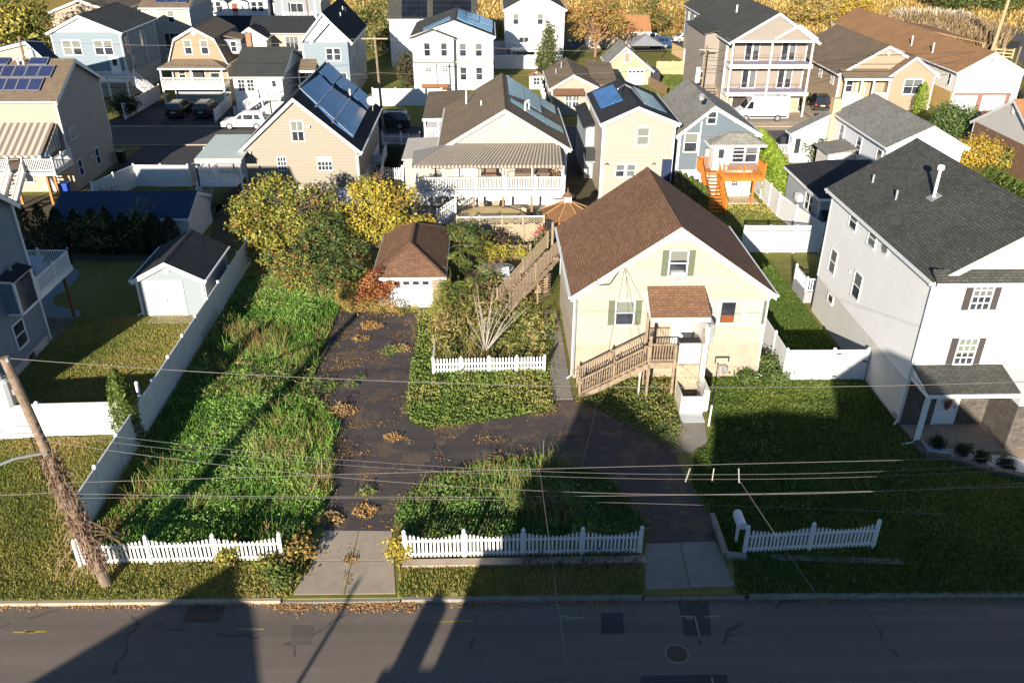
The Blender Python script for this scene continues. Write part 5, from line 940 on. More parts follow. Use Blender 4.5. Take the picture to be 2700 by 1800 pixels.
# ---- brick house at the far right
h = house('brick_house', 'brick house with pale grey gable at the right edge', 48.0, 58, 70.4, 81.9, 2.85, 6.1, brickmat('red_brick', (.26, .13, .075), (.20, .095, .055), (.22, .17, .13)), SH_SAL, axis='x', ov=.3, og=.25, gable=siding('pale_gable_siding', (.52, .5, .47), .12)); MB().box(47.92, 76.0, 4.9, 48.0, 76.4, 5.5).build('gable_vent', TRIM, h.par)
# ---- three storey balcony house
h = house('balcony_house', 'three storey taupe house with two white balconies and white van in front', 26.9, 35.9, 97.5, 111, 8.35, 11.1, S_TAUPE, SH_GR, xr=31.5, ov=.5, og=2.4, found=(2.5, STONE)); h16 = h.par; F = FRONT(97.5)
MB().poly([(26.9, 95.4, 8.3), (35.9, 95.4, 8.3), (31.5, 95.4, 10.95)]).build('front_gable', S_TAUPE, h16); MB().slab([(31.5, 95.35, 8.75), (35.9, 95.35, 8.5), (33.9, 95.35, 9.75)], .05).build('small_gable', S_TAUPE, h16)
for a, b in (((31.4, 95.25, 8.45), (33.9, 95.25, 9.85)), ((36.1, 95.25, 8.45), (33.9, 95.25, 9.85))): MB().bar(a, b, .12, .2).build('rake_board', TRIM, h16)
MB().box(26.6, 95.2, 8.1, 36.3, 97.4, 8.28).build('porch_ceiling', TRIM, h16)
for nm, z in (('upper_balcony', 5.75), ('lower_balcony', 2.75)):
    MB().box(26.8, 95.4, z - .42, 36.1, 97.45, z).build(nm, TRIM, h16); gm = MB(); gm.box(26.85, 95.45, z + .02, 36.05, 97.4, z + .03); gm.build('balcony_floor', plain('violet_grey_decking', (.30, .27, .36), .7, .1, 2), h16)
    rl = MB(); rl.tube((26.9, 95.5, z + 1.0), (36.0, 95.5, z + 1.0), .03, None, 5)
    for k in range(8): rl.tube((26.9 + k * 1.3, 95.5, z), (26.9 + k * 1.3, 95.5, z + 1.0), .02, None, 4)
    rl.build('cable_rail', plain('thin_rail', (.25, .13, .1), .5, .1, 4), h16)
for z0, z1 in ((5.4, 8.15), (2.4, 5.35), (0, 2.35)):
    for x in (27.0, 31.3, 35.8): MB().box(x - .09, 95.45, z0 + .35 if z0 else 0, x + .09, 95.63, z1).build('post', TRIM, h16)
for z in (2.85, 5.85):
    for x in (28.9, 33.0): win(h16, F, x + .1, x + .75, z, z + 1.95, 1, 1, DARKGLASS, name='french_door'); win(h16, F, x + .95, x + 1.6, z, z + 1.95, 1, 1, BLINDG, name='french_door')
garage_door(h16, F, 28.2, 30.2, .02, 2.2, 0, plain('dark_garage', (.05, .04, .04), .6, .2, 2)); garage_door(h16, F, 31.6, 33.6, .02, 2.2, 0, plain('brown_garage', (.22, .09, .05), .6, .15, 2))
MB().box(25.2, 101, 0, 26.88, 110.5, 8.2).build('side_bay', S_TAUPE, h16); MB().slab([(24.9, 100.7, 8.2), (26.9, 100.7, 8.6), (26.9, 110.8, 8.6), (24.9, 110.8, 8.2)], .1).build('side_roof', SH_GR, h16)
stairs(h16, (26.0, 100.9, 2.6), (26.0, 96.8, .1), 1.8, 11, STONE); MB().box(24.9, 97, 0, 25.05, 100.9, 2.0).build('stair_wall', STONE, h16)
b = pp('D', 372, 85, *h.planes[0][:2]); MB().tube(b - Vector((0, 0, .2)), b + Vector((0, 0, .8)), .1, None, 8).build('roof_vent', WHITE, h16)
# ---- tan house with front gables, white garage house
h = house('butter_house', 'butter yellow house with brown roof and small white porch right of the balcony house', 41.2, 52.3, 99.8, 116, 4.1, 7.0, S_OCH, SH_BR2, xr=46.2, ov=.4, og=.3); h17 = h.par; F = FRONT(99.8)
h2 = house('front_wing', 'butter yellow front gable with a wide white window', 46.6, 51.8, 98.6, 101, 4.1, 6.0, S_OCH, SH_BR2, xr=49, ov=.35, og=.3, cat='house wing', spouts=False); win(h2.par, FRONT(98.6), 48.4, 50.4, 1.9, 3.5, 2, 2, BLINDG, fw=.1)
MB().slab([(41.0, 98.0, 3.75), (46.7, 98.0, 3.75), (46.7, 99.8, 4.5), (41.0, 99.8, 4.5)], .12).build('porch_roof', SH_BR2, h17); MB().box(41.0, 97.96, 3.5, 46.6, 98.0, 3.72).build('porch_fascia', TRIM, h17)
for x in (41.3, 43.2, 44.6, 46.4): MB().box(x - .09, 98.1, .9, x + .09, 98.28, 3.5).build('porch_post', TRIM, h17)
MB().box(41.2, 98.0, 0, 46.6, 99.78, 1.1).build('porch_base', WHITEF, h17); railing(h17, (41.3, 98.2, 1.1), (43.2, 98.2, 1.1), WHITE, .95, .16, .06, False); railing(h17, (44.6, 98.2, 1.1), (46.4, 98.2, 1.1), WHITE, .95, .16, .06, False); win(h17, F, 42.0, 42.8, 1.9, 3.3, 1, 2, DARKGLASS); door(h17, F, 43.4, 44.3, 1.1, 3.2, plain('yellow_door', (.6, .45, .2), .6, .1, 2)); MB().lathe((46.2, 99.45, 6.2), [(.22, 0), (.22, .05)], 10, 'y').build('gable_vent', TRIM, h17)
win(h17, LEFT(41.2), 101.5, 102.3, 2.4, 3.5, 2, 2); win(h17, LEFT(41.2), 105.5, 106.3, 2.4, 3.5, 2, 2)
h = house('double_garage_house', 'tall white gabled house with two white arched garage doors and tan roof', 53.6, 61.0, 97.0, 136, 4.75, 6.75, siding('bright_white_siding', (.74, .72, .66)), SH_TAN, xr=57.0, ov=.3, og=.3); h18 = h.par; F = FRONT(97.0)
garage_door(h18, F, 53.9, 56.3, .02, 1.95, 0); garage_door(h18, F, 57.1, 59.6, .02, 1.95, 0); MB().box(53.65, 96.95, 1.95, 60.3, 96.99, 2.3).box(56.4, 96.94, 0, 57.0, 96.985, 2.3).box(59.7, 96.94, 0, 60.2, 96.985, 2.3).build('brick_band', brickmat('pale_red_brick', (.28, .12, .08), (.22, .1, .06), (.3, .22, .18)), h18)
MB().box(56.85, 96.9, 5.8, 57.2, 97.0, 6.2).build('gable_vent', GREYM, h18); win(h18, LEFT(53.6), 98.5, 99.1, 2.9, 4.1, 1, 2, DARKGLASS, fw=.1)
MB().box(53.5, 97.4, 0, 53.598, 111, 2.3).build('lower_side_wall', plain('ochre_base', (.5, .33, .14), .85, .12, 1), h18)
for k, x, y in (('D', 1575, 315), ('D', 1720, 365)): b = pp(k, x, y, *h.planes[0][:2]); MB().tube(b - Vector((0, 0, .2)), b + Vector((0, 0, 1.2)), .08, None, 8).build('roof_vent', WHITE, h18)
MB().slab([(57, 118, 6.6), (68, 118.5, 4.4), (68, 126, 4.4), (57, 126, 6.6)], .12).slab([(57, 134, 4.6), (68, 134, 4.4), (68, 126, 4.4), (57, 126, 6.6)], .12).build('back_roof', SH_TAN, h18)
# ---- houses of the middle row, left
h = house('tall_blue_house', 'tall pale blue house with white gable and grey roof at the upper left', -51.6, -43.5, 106.5, 118.3, 7.6, 9.4, S_BLUE, SH_GR, xr=-47.8, ov=.35, og=.3, found=(2.6, GREYF), gable=WHITE); h3 = h.par; F = FRONT(106.5)
for x in (-50.4, -46.7): win(h3, F, x, x + .95, 5.0, 6.6, 1, 2, BLIND, fw=.1); win(h3, F, x + 1.12, x + 2.05, 5.0, 6.6, 1, 2, BLIND, fw=.1)
for u in (107.6, 112.5): win(h3, RIGHT(-43.5), u, u + .8, 5.0, 6.7, 1, 2, BLINDG, fw=.1)
for u in (108.5, 113.8): MB().box(-43.5, u, 2.6, -43.4, u + .12, 7.4).build('downspout', TRIM, h3)
win(h3, RIGHT(-43.5), 108.9, 109.7, 2.9, 4.3, 1, 2, BLINDG); door(h3, F, -45.2, -44.2, 2.7, 4.7, WHITE, 1)
t = thing('white_porch', 'white railed porch and steps in front of the tall pale blue house', 'porch', (-45, 104.6, 0)); MB().box(-47, 103.4, 2.3, -42.4, 106.45, 2.55).build('floor', TRIM, t); railing(t, (-47, 103.45, 2.55), (-42.5, 103.45, 2.55), WHITE, 1.0, .15, .06, True, 2); stairs(t, (-42.0, 104.0, 2.5), (-39.4, 104.0, .2), 1.1, 8, WHITE)
for x in (-46.8, -44.8, -42.6): MB().box(x - .1, 103.5, 0, x + .1, 103.7, 2.3).build('post', TRIM, t)
for y in (103.4, 104.6): railing(t, (-42.0, y, 2.5), (-39.4, y, .2), WHITE, 1.0, .15, .05)
h = house('gambrel_house', 'ochre gambrel house with white balcony above two parked black cars', -37.1, -30.6, 103.6, 112.8, 5.0, 8.45, S_GAMB, SH_BR2, prof=[(-37.1, 5.0), (-36.2, 7.2), (-33.8, 8.45), (-31.5, 7.2), (-30.6, 5.0)], ov=.25, og=.3, spouts=False); h4 = h.par; F = FRONT(103.6)
for x in (-35.1, -33.2): win(h4, F, x, x + .75, 5.55, 7.05, 1, 2, BLIND, fw=.1)
MB().lathe((-33.85, 103.55, 7.9), [(.3, 0), (.3, .05)], 12, 'y').build('round_vent', TRIM, h4); hip(h4, -37.9, -30.2, 101.4, 104.0, 4.35, 5.1, SH_BR2, -36.2, -31.9, 'x', 'porch_roof'); MB().slab([(-31.0, 105.5, 7.3), (-28.9, 105.5, 6.9), (-28.9, 109.0, 6.9), (-31.0, 109.0, 7.3)], .12).build('dormer_roof', SH_BR2, h4); MB().box(-31.3, 105.6, 5.2, -29.1, 108.9, 6.85).build('dormer', S_GREY, h4); win(h4, RIGHT(-29.1), 106.3, 107.0, 5.6, 6.6); win(h4, FRONT(105.6), -30.3, -29.7, 5.5, 6.6)
win(h4, F, -36.3, -35.6, 2.6, 3.9, 1, 2); door(h4, F, -34.7, -33.3, 2.4, 4.2, BLACK, 0); win(h4, F, -32.6, -31.6, 2.9, 3.9, 1, 2, BLINDW); MB().box(-37.0, 103.55, 0, -30.7, 103.59, 2.2).build('carport_wall', plain('pale_green_wall', (.40, .47, .42), .8, .08, 1), h4)
t = thing('balcony', 'white balcony and carport of the ochre gambrel house', 'balcony', (-34, 101.3, 0)); MB().box(-37.7, 101.2, 1.95, -30.5, 103.5, 2.3).build('floor', TRIM, t); railing(t, (-37.65, 101.28, 2.3), (-30.55, 101.28, 2.3), WHITE, 1.0, .15, .06, True, 2)
for x in (-37.6, -30.6): MB().box(x - .1, 101.2, 0, x + .1, 101.4, 1.95).build('post', TRIM, t); MB().box(x - .08, 101.25, 3.3, x + .08, 101.4, 4.3).build('porch_post', TRIM, t)
MB().box(-34.2, 101.22, 3.3, -34.05, 101.36, 4.3).build('porch_post', TRIM, t)
h = house('chimney_house', 'small white house with dark roof and brick chimney beside the gambrel house', -28.3, -22.9, 97.5, 110.3, 4.2, 6.2, S_WHITE, shingle('slate_green_shingles', (.085, .09, .085), (.065, .07, .066)), axis='x', ov=.3, og=.25, spouts=False); h5 = h.par; F = FRONT(97.5)
MB().box(-28.0, 103.9, 5.2, -27.4, 104.5, 7.7).build('chimney', brickmat('orange_brick', (.42, .15, .06), (.34, .11, .05), (.4, .3, .22), .2, .07), h5); MB().box(-28.05, 103.85, 7.7, -27.35, 104.55, 7.8).build('chimney_cap', CONCD, h5)
win(h5, F, -27.8, -27.1, 2.6, 3.8, 2, 3); win(h5, F, -26.8, -26.1, 2.6, 3.8, 2, 3); door(h5, F, -24.2, -23.4, 2.1, 3.95, WHITE, 1); MB().box(-22.9, 97.6, 0, -22.86, 110.2, 4.1).build('shade_painted_side', S_GREY, h5); win(h5, RIGHT(-22.86), 101, 101.7, 2.3, 3.6); win(h5, RIGHT(-22.86), 106, 106.7, 2.3, 3.6)  # grey sheet over the white right wall: its shade is put into the colour
t = thing('entry_stairs', 'white railed stairs and landing of the small chimney house', 'stairs', (-25, 96, 0)); MB().box(-25.2, 95.8, 1.9, -22.9, 97.45, 2.08).build('landing', TRIM, t); railing(t, (-25.2, 95.85, 2.08), (-22.95, 95.85, 2.08), WHITE, .95, .15, .05, True, 2); stairs(t, (-25.2, 96.4, 2.05), (-28.2, 96.4, .1), 1.1, 9, WHITE); railing(t, (-25.2, 95.85, 2.0), (-28.2, 95.85, .1), WHITE, .95, .15, .05, True, 1)
for x in (-25.0, -23.1): MB().box(x - .07, 95.9, 0, x + .07, 96.05, 1.9).build('post', TRIM, t)
h = house('narrow_blue_house', 'narrow pale blue house with steep navy roof and white gables', -21.6, -16.1, 104.2, 118, 7.0, 10.0, S_BLUE, SH_BL, xr=-18.9, ov=.35, og=.35, found=(2.4, GREYF), gable=WHITE); h7 = h.par
b = MB().box(-19.9, 103.3, 0, -16.15, 104.18, 6.9).build('front_bay', S_BLUE, h7); MB().slab([(-20.4, 102.9, 6.95), (-18.0, 102.9, 9.3), (-18.0, 106, 9.3), (-20.4, 106, 6.95)], .12).slab([(-15.6, 102.9, 6.95), (-18.0, 102.9, 9.3), (-18.0, 106, 9.3), (-15.6, 106, 6.95)], .12).build('bay_roof', SH_BL, h7); MB().poly([(-19.95, 103.27, 6.9), (-16.1, 103.27, 6.9), (-18.0, 103.27, 8.95)]).build('bay_gable', S_BW, h7)
for a, bb in (((-20.4, 102.88, 6.85), (-18.0, 102.88, 9.2)), ((-15.6, 102.88, 6.85), (-18.0, 102.88, 9.2))): MB().bar(a, bb, .06, .24).build('rake_board', TRIM, h7)
F = FRONT(103.3); win(h7, F, -18.7, -18.0, 4.9, 6.2, 1, 2, DARKGLASS, fw=.1); win(h7, F, -17.8, -17.1, 4.9, 6.2, 1, 2, DARKGLASS, fw=.1); win(h7, F, -17.5, -16.6, 2.0, 3.4, 1, 2); win(h7, RIGHT(-16.1), 106.5, 107.2, 3.2, 4.8, 1, 2, BLINDG); win(h7, RIGHT(-16.1), 110.5, 111.2, 4.4, 5.6, 1, 2, BLINDG); win(h7, RIGHT(-16.1), 108, 108.5, 6.0, 6.8)
MB().slab([(-22.0, 101.8, 4.0), (-19.9, 101.8, 4.0), (-19.9, 104.1, 4.9), (-22.0, 104.1, 4.9)], .12).build('porch_roof', SH_BR2, h7); MB().box(-22.0, 101.75, 3.75, -19.9, 101.8, 3.97).build('porch_fascia', TRIM, h7); door(h7, FRONT(104.2), -21.2, -20.4, 1.7, 3.7, WHITE, 6)
for x in (-21.9, -20.0): MB().box(x - .08, 101.9, 0, x + .08, 102.05, 3.8).build('porch_post', TRIM, h7)
MB().box(-22, 101.9, 1.4, -19.9, 104.1, 1.6).build('porch_floor', TRIM, h7); railing(h7, (-21.9, 101.95, 1.6), (-20, 101.95, 1.6), WHITE, .9, .15, .05, False)
for x, y in ((1020, 95), (1045, 105), (1000, 150)): b = pp('B', x, y, *h.planes[1][:2]); MB().tube(b - Vector((0, 0, .1)), b + Vector((0, 0, .5)), .06, None, 6).build('roof_vent', WHITE, h7)
h = house('low_grey_house', 'long low house with dark grey roof and a small white gabled porch', -45, -27.5, 139, 147, 2.8, 4.6, S_SAND, SH_DK, axis='x', ov=.35, og=.2, spouts=False); h6 = h.par; win(h6, FRONT(139), -31.3, -29.4, .2, 2.2, 3, 1, BLINDG, name='patio_door')
h2 = house('porch_gable', 'small white gabled porch on the long low grey house', -38.0, -33.5, 135.5, 139.2, 2.6, 4.0, WHITE, SH_DK, ov=.3, og=.25, cat='porch', spouts=False)
# ---- far row
h = house('white_solar_house', 'two storey white house with pale blue solar panels in the middle of the second row', -9.1, .8, 110, 122, 6.6, 8.35, S_WHITE, SH_GR, xr=-3.9, ov=.3, og=.3); h20 = h.par; F = FRONT(110)
b = MB().box(-9.12, 109.5, 0, -4.0, 109.98, 6.4).build('front_bay', S_WHITE, h20); MB().slab([(-9.5, 109.1, 6.45), (-6.6, 109.1, 7.5), (-6.6, 112, 7.5), (-9.5, 112, 6.45)], .12).slab([(-3.7, 109.1, 6.45), (-6.6, 109.1, 7.5), (-6.6, 112, 7.5), (-3.7, 112, 6.45)], .12).build('bay_roof', SH_GR, h20); MB().poly([(-9.1, 109.47, 6.4), (-4.0, 109.47, 6.4), (-6.6, 109.47, 7.3)]).build('bay_gable', S_WHITE, h20)
F2 = FRONT(109.5)
for x in (-7.7, -5.6): win(h20, F2, x, x + .7, 4.3, 5.8, 1, 2, DARKGLASS, fw=.05); win(h20, F2, x + .1, x + .75, 2.4, 2.8, 2, 2, DARKGLASS, fw=.05)
for x in (-3.3, -1.3): win(h20, F, x, x + .75, 4.2, 5.7, 1, 2, BLINDG, fw=.05); win(h20, F, x, x + .75, 1.3, 2.8, 1, 2, DARKGLASS, fw=.05)
MB().box(-9.2, 109.4, 3.45, .85, 109.47, 3.6).box(-9.2, 109.4, 3.5, -4.0, 109.48, 3.6).build('band', plain('band_grey', (.4, .4, .4), .6, .1, 2), h20); MB().box(-4.05, 109.4, 0, -3.9, 109.5, 6.3).box(-6.3, 109.42, 0, -6.2, 109.5, 3.4).build('downspout', DARKM, h20)
t = thing('brown_bench', 'brown bench against the white solar house', 'bench', (-6.5, 108.9, 0)); MB().box(-8.2, 108.6, .4, -4.8, 109.1, .48).build('seat', WOODB, t); MB().box(-8.2, 109.1, .5, -4.8, 109.18, .95).build('backrest', WOODB, t); MB().box(-8.1, 108.7, 0, -8.0, 109.1, .4).box(-5, 108.7, 0, -4.9, 109.1, .4).build('leg', WOODB, t)
pl = h.planes[1]; q = lambda x, y: pp('B', x, y, *pl[:2])
for pts in ([(2040, 85), (2110, 105), (2105, 200), (2030, 165)], [(2115, 108), (2225, 140), (2225, 190), (2110, 150)], [(2230, 142), (2345, 190), (2345, 240), (2230, 200)], [(2110, 160), (2345, 250), (2340, 290), (2105, 200)]): panel(h20, pl, [[q(*p) for p in pts]], SOLL, 'solar_panel', .07, .08)
pl = h.planes[0]; panel(h20, pl, [[pp('B', x, y, *pl[:2]) for x, y in ((1730, 255), (1970, 150), (1975, 175), (1735, 275))]], SOLL, 'solar_panel', .07, .08)
h = house('black_solar_house', 'white house with grey roof carrying two large black solar arrays', -13.6, -1.5, 126, 139, 6.6, 10.3, S_WHITE, SH_GR, axis='x', ov=.3, og=.2, spouts=False); pl = h.planes[0]
SOLK = solarmat('black_solar_cells', (.012, .014, .02), 1.2, .03, (.12, .13, .15), False)
for x0, x1 in ((1540, 1765), (1815, 2155)):
    panel(h.par, pl, grid_quads([pp('B', x0, 162, *pl[:2]), pp('B', x1, 162, *pl[:2]), pp('B', x1, 5, *pl[:2]), pp('B', x0, 5, *pl[:2])], 3 if x0 < 1600 else 4, 2), SOLK, 'solar_panel', .07, .1)
win(h.par, FRONT(126), -9.0, -8.2, 4.9, 5.8, 2, 2); win(h.par, FRONT(126), -5.0, -4.2, 1.0, 2.2, 2, 2)
h = house('plain_white_house', 'plain tall white house with raised deck behind the dark conifer', 2.9, 11.5, 131, 141, 7.2, 9.4, S_WHITE, SH_GR, ov=.3, og=.25, spouts=False); h19 = h.par; F = FRONT(131)
for x in (4.0, 7.6): win(h19, F, x, x + .75, 5.1, 6.5, 1, 2, BLIND, fw=.06)
win(h19, F, 4.9, 6.3, 2.3, 3.9, 2, 1, BLINDW); MB().box(3.0, 130.95, 0, 11.4, 130.99, 1.7).build('lower_wall', plain('blue_grey_base', (.3, .34, .4), .8, .1, 1), h19)
t = thing('raised_deck', 'raised deck with white rail on the plain tall white house', 'deck', (6, 129, 0)); MB().box(3.5, 128, 1.7, 10.8, 130.9, 1.95).build('floor', TRIM, t); railing(t, (3.6, 128.05, 1.95), (10.7, 128.05, 1.95), WHITE, 1.0, .22, .07, True, 3)
for x in (3.7, 7.2, 10.6): MB().box(x - .1, 128.1, 0, x + .1, 128.3, 1.7).build('post', TRIM, t)
h = house('brown_cottage', 'low cottage with brown roof in front of the bare orange tree', 7.3, 12.6, 96.4, 106.5, 3.1, 4.5, S_SAND, SH_BR2, xr=9.7, ov=.3, og=.3, spouts=False); h22 = h.par; F = FRONT(96.4); win(h22, F, 8.9, 9.6, .9, 2.3, 2, 2, BLINDG); win(h22, F, 9.75, 10.4, .9, 2.3, 2, 2, BLINDG); MB().slab([(7.4, 95.4, 2.5), (10.9, 95.4, 2.5), (10.9, 96.38, 3.0), (7.4, 96.38, 3.0)], .1).build('porch_roof', SH_BR, h22)
MB().slab([(12.3, 98.6, 3.1), (15.2, 98.6, 2.8), (15.2, 106.6, 4.0), (12.0, 106.6, 4.4)], .14).build('side_roof', SH_BR2, h22); MB().box(12.62, 99, 0, 15, 106, 2.75).build('side_wing', S_WHITE, h22); door(h22, FRONT(99), 13.3, 14.1, .1, 2.1, WHITE, 1)
for k, x, y, L in (('C', 893, 650, .5), ('C', 940, 600, .7), ('C', 1225, 620, 1.2)): b = pp(k, x, y, *(h.planes[0] if x < 1000 else h.planes[1])[:2]); MB().tube(b - Vector((0, 0, .3)), b + Vector((0, 0, L)), .08, None, 6).build('roof_vent', GREYM, h22)
h = house('yellow_garage', 'weathered pale yellow garage with peeling paint and white door', 16.0, 21.4, 113, 118.5, 2.6, 4.75, S_YEL, SH_GRL, xr=18.0, prof=[(16.0, 2.9), (18.0, 4.8), (21.4, 2.1)], ov=.4, og=.35, cat='garage', spouts=False, rake=.16); g = h.par; F = FRONT(113); garage_door(g, F, 18.5, 20.6, .02, 2.0, 4); win(g, F, 17.9, 18.6, 2.9, 4.0, 1, 1, plain('boarded_window', (.3, .22, .14), .8, .15, 4)); win(g, F, 16.6, 17.4, 1.5, 1.8, 3, 1); MB().box(21.4, 113.2, 0, 22.8, 117, 1.6).build('dark_lean_to', DARKM, g)
h = house('salmon_roof_house', 'low cream house with salmon orange roof beyond the yellow garage', 16.5, 26.2, 141.4 - .2, 147, 2.7, 4.6, S_SAND, SH_SAL, axis='x', ov=.3, og=.2, spouts=False)
h = house('grey_stone_house', 'tall grey house with pale stone base left of the balcony house', 31.6, 40, 127, 141, 6.8, 9.5, S_GREY, SH_GR, ov=.4, og=.3, found=(2.4, STONE), spouts=False); F = LEFT(31.6)
for u, z in ((129, 4.9), (131.5, 4.9), (134, 4.9), (138, 4.9), (129, 3)): win(h.par, F, u, u + .8, z - .3, z + 1, 1, 2, DARKGLASS, fw=.1)
h = house('blue_roof_house', 'low house with blue roof behind the tan house at the left edge', -55, -45.3, 91.5, 93.4, 7.0, 8.8, S_SAND, SH_BLUE, ov=.3, og=.3, xr=-46.9, spouts=False)
h = house('yellow_gable_house', 'yellow gabled house under the big tree at the top left', -60, -51.5, 125.5, 137, 7.5, 9.0, S_OCH, SH_BR2, ov=.35, og=.3, spouts=False)
h = house('solar_brown_house', 'two storey cream house with brown roof and small solar panels at the top left', -48.2, -41.6, 127, 138, 7.9, 10.2, S_PEACH, SH_BR2, axis='x', ov=.35, og=.25, spouts=False); F = FRONT(127); win(h.par, F, -47.0, -46.2, 6.0, 7.5, 1, 2, BLINDW, fw=.08); win(h.par, F, -44.6, -43.8, 5.9, 7.4, 1, 2, BLIND, fw=.08); win(h.par, F, -45.6, -43.4, 2.4, 4.4, 3, 1, DARKGLASS, name='patio_door'); MB().box(-41.6, 127.1, 0, -41.57, 138, 7.7).build('blue_side', S_BLUE, h.par)
pl = h.planes[0]
for i in range(3): panel(h.par, pl, [[(-46.3 + i * 1.5, 127.6, 8.3), (-44.9 + i * 1.5, 127.6, 8.3), (-44.9 + i * 1.5, 130.5, 9.55), (-46.3 + i * 1.5, 130.5, 9.55)]], SOLB, frame=FRM)
t = thing('patio_set', 'white railed patio between the blue and gambrel houses', 'patio', (-41.5, 118, 0)); railing(t, (-42.5, 118, 1.8), (-38.6, 118, 1.8), WHITE, 1.0, .18, .06, True, 2); MB().box(-42.5, 118.05, 1.5, -38.6, 121, 1.8).build('floor', TRIM, t)
h = house('white_porch_house', 'white house with front steps and entrance porch at the top', -46.5, -36.0, 149.5, 158, 6.5, 8.5, S_WHITE, SH_GR, ov=.3, og=.2, axis='x', spouts=False); F = FRONT(149.5)
for x in (-45.6, -44.4, -38.6, -37.5): win(h.par, F, x, x + .8, 4.6, 6.0, 1, 2, DARKGLASS, fw=.08)
MB().slab([(-43.2, 147.5, 6.4), (-41.3, 147.5, 7.3), (-41.3, 149.4, 7.3), (-43.2, 149.4, 6.4)], .1).slab([(-39.4, 147.5, 6.4), (-41.3, 147.5, 7.3), (-41.3, 149.4, 7.3), (-39.4, 149.4, 6.4)], .1).build('porch_roof', SH_GR, h.par); MB().box(-43, 147.6, 3.4, -39.6, 149.4, 3.6).build('porch_floor', TRIM, h.par); railing(h.par, (-43, 147.65, 3.6), (-39.6, 147.65, 3.6), WHITE, 1.0, .2, .07)
for x in (-43, -39.6): MB().box(x - .1, 147.6, 0, x + .1, 147.8, 6.4).build('porch_post', TRIM, h.par)
door(h.par, F, -41.8, -40.9, 3.7, 5.8, plain('red_brown_door', (.2, .06, .03), .6, .2, 2))
h = house('blue_balcony_house', 'grey blue house with white balcony and outside steps at the top', -35.4, -27.5, 151, 160, 6.5, 8.8, S_GREY, SH_GR, ov=.3, og=.2, spouts=False); t = h.par; MB().box(-33.5, 148.8, 3.3, -28, 150.9, 3.5).build('balcony_floor', TRIM, t); railing(t, (-33.5, 148.85, 3.5), (-28, 148.85, 3.5), WHITE, 1.0, .2, .07)
for x in (-33.4, -28.1): MB().box(x - .1, 148.8, 0, x + .1, 149, 6.3).build('post', TRIM, t)
win(t, FRONT(151), -32.5, -30.5, 3.8, 5.6, 2, 1, DARKGLASS)
# ---- houses on the near side of the street, below and behind the camera; only their shadows reach the picture
h = house('near_gabled_house', 'low gabled house across the street whose shadow lies on the road at the left', -21.5, -11.7, -9, 3, 4.3, 6.75, S_WHITE, SH_GR, xr=-16.6, ov=.2, og=.2)
h = house('near_chimney_house', 'tall gabled house across the street whose shadow reaches the wooden stairs', -6.5, 1.0, -9, 3, 8.55, 10.6, S_BEIGE, SH_GR, xr=-4.4, ov=.2, og=.2); MB().box(-6.35, .5, 8, -5.6, 1.3, 11.1).build('chimney', CBL, h.par); MB().box(-7.3, -8, 0, -6.55, 2.9, 7.3).build('side_bay', S_BEIGE, h.par)
h = house('near_wide_house', 'flat topped house across the street whose shadow crosses the right lawn', 1.25, 7.2, -9, 3, 9.8, 9.95, S_WHITE, SH_GR, ov=.05, og=.1, rake=.05)
h = house('near_peaked_house', 'steep gabled house across the street whose shadow climbs the big white house', 7.25, 17.6, -9, 3, 6.7, 13.0, S_WHITE, SH_GR, xr=10.0, prof=[(7.25, 10.9), (9.5, 12.95), (10.2, 12.95), (17.6, 6.8)], ov=.1, og=.15)
t = thing('shadow_column', 'unseen narrow column across the street, shaped to cast the rounded shadow on the verge', 'chimney', (-8.4, 3, 0)); MB().box(-8.75, 2.0, 0, -8.05, 2.8, 6.25).build('stack', CBL, t); MB().lathe((-8.4, 2.4, 6.25), [(.3, 0), (.2, .2), (.05, .3)], 8).build('cap', CBL, t); MB().box(-9.0, -6, 0, -6.6, 2.9, 5.15).build('lower_part', S_BEIGE, t)  # unseen occluder, its form taken from the rounded shadow on the verge
# ================================================================== FENCES
def g2(k, x, y): p = gp(k, x, y); return (p.x, p.y, 0)
picket('white picket fence with scalloped top behind the leaning pole, left of the concrete apron', gp('O', 590, 757), gp('O', 1950, 727), 3, 1.14, 1.42, .155, .2)
fp = thing('fence_post_pair', 'loose white fence post standing left of the leaning pole', 'fence post', g2('O', 560, 768)); p = gp('O', 560, 768); ppost(fp, p, 1.35, VINYL)
picket('long white picket fence between the two concrete aprons', gp('Q', 835, 712), gp('R', 487, 682), 4, 1.14, 1.42, .145, .2)
picket('white picket fence right of the mailbox and second apron', gp('R', 1205, 677), gp('R', 2092, 635), 2, 1.14, 1.42, .145, .2)
picket('low straight white picket fence around the weedy garden beside the cream house', gp('N', 1487, 785), gp('J', 118, 765), 4, .82, 1.0, .155, .0)
rf = thing('garden_rail', 'short white fence rail running back from the weedy garden corner', 'fence', g2('N', 1487, 780)); MB().bar(gp('N', 1487, 780) + Vector((0, 0, .75)), gp('N', 1500, 600) + Vector((0, 0, .75)), .05, .1).build('rail', VINYL, rf); MB().bar(gp('N', 1487, 780) + Vector((0, 0, .3)), gp('N', 1500, 600) + Vector((0, 0, .3)), .05, .1).build('rail', VINYL, rf)
a, b = gp('Q', 835, 725), gp('R', 500, 690); t = tag(MB().box(a.x - .1, a.y - .42, -.1, b.x + .12, a.y - .06, .13).build('retaining_kerb', CONC, org=(0, 0, 0)), kind='structure')
tag(MB().box(-9.0, 24.6, -.1, -7.6, 25.0, .12).build('retaining_kerb', CONC, org=(0, 0, 0)), kind='structure')
tag(MB().bar(gp('R', 985, 425) + Vector((0, 0, .1)), gp('R', 1080, 700) + Vector((0, 0, .1)), .2, .25).bar(gp('R', 1080, 700) + Vector((0, 0, .1)), gp('R', 1220, 715) + Vector((0, 0, .1)), .25, .22).build('retaining_kerb', CONCD, org=(0, 0, 0)), kind='structure')
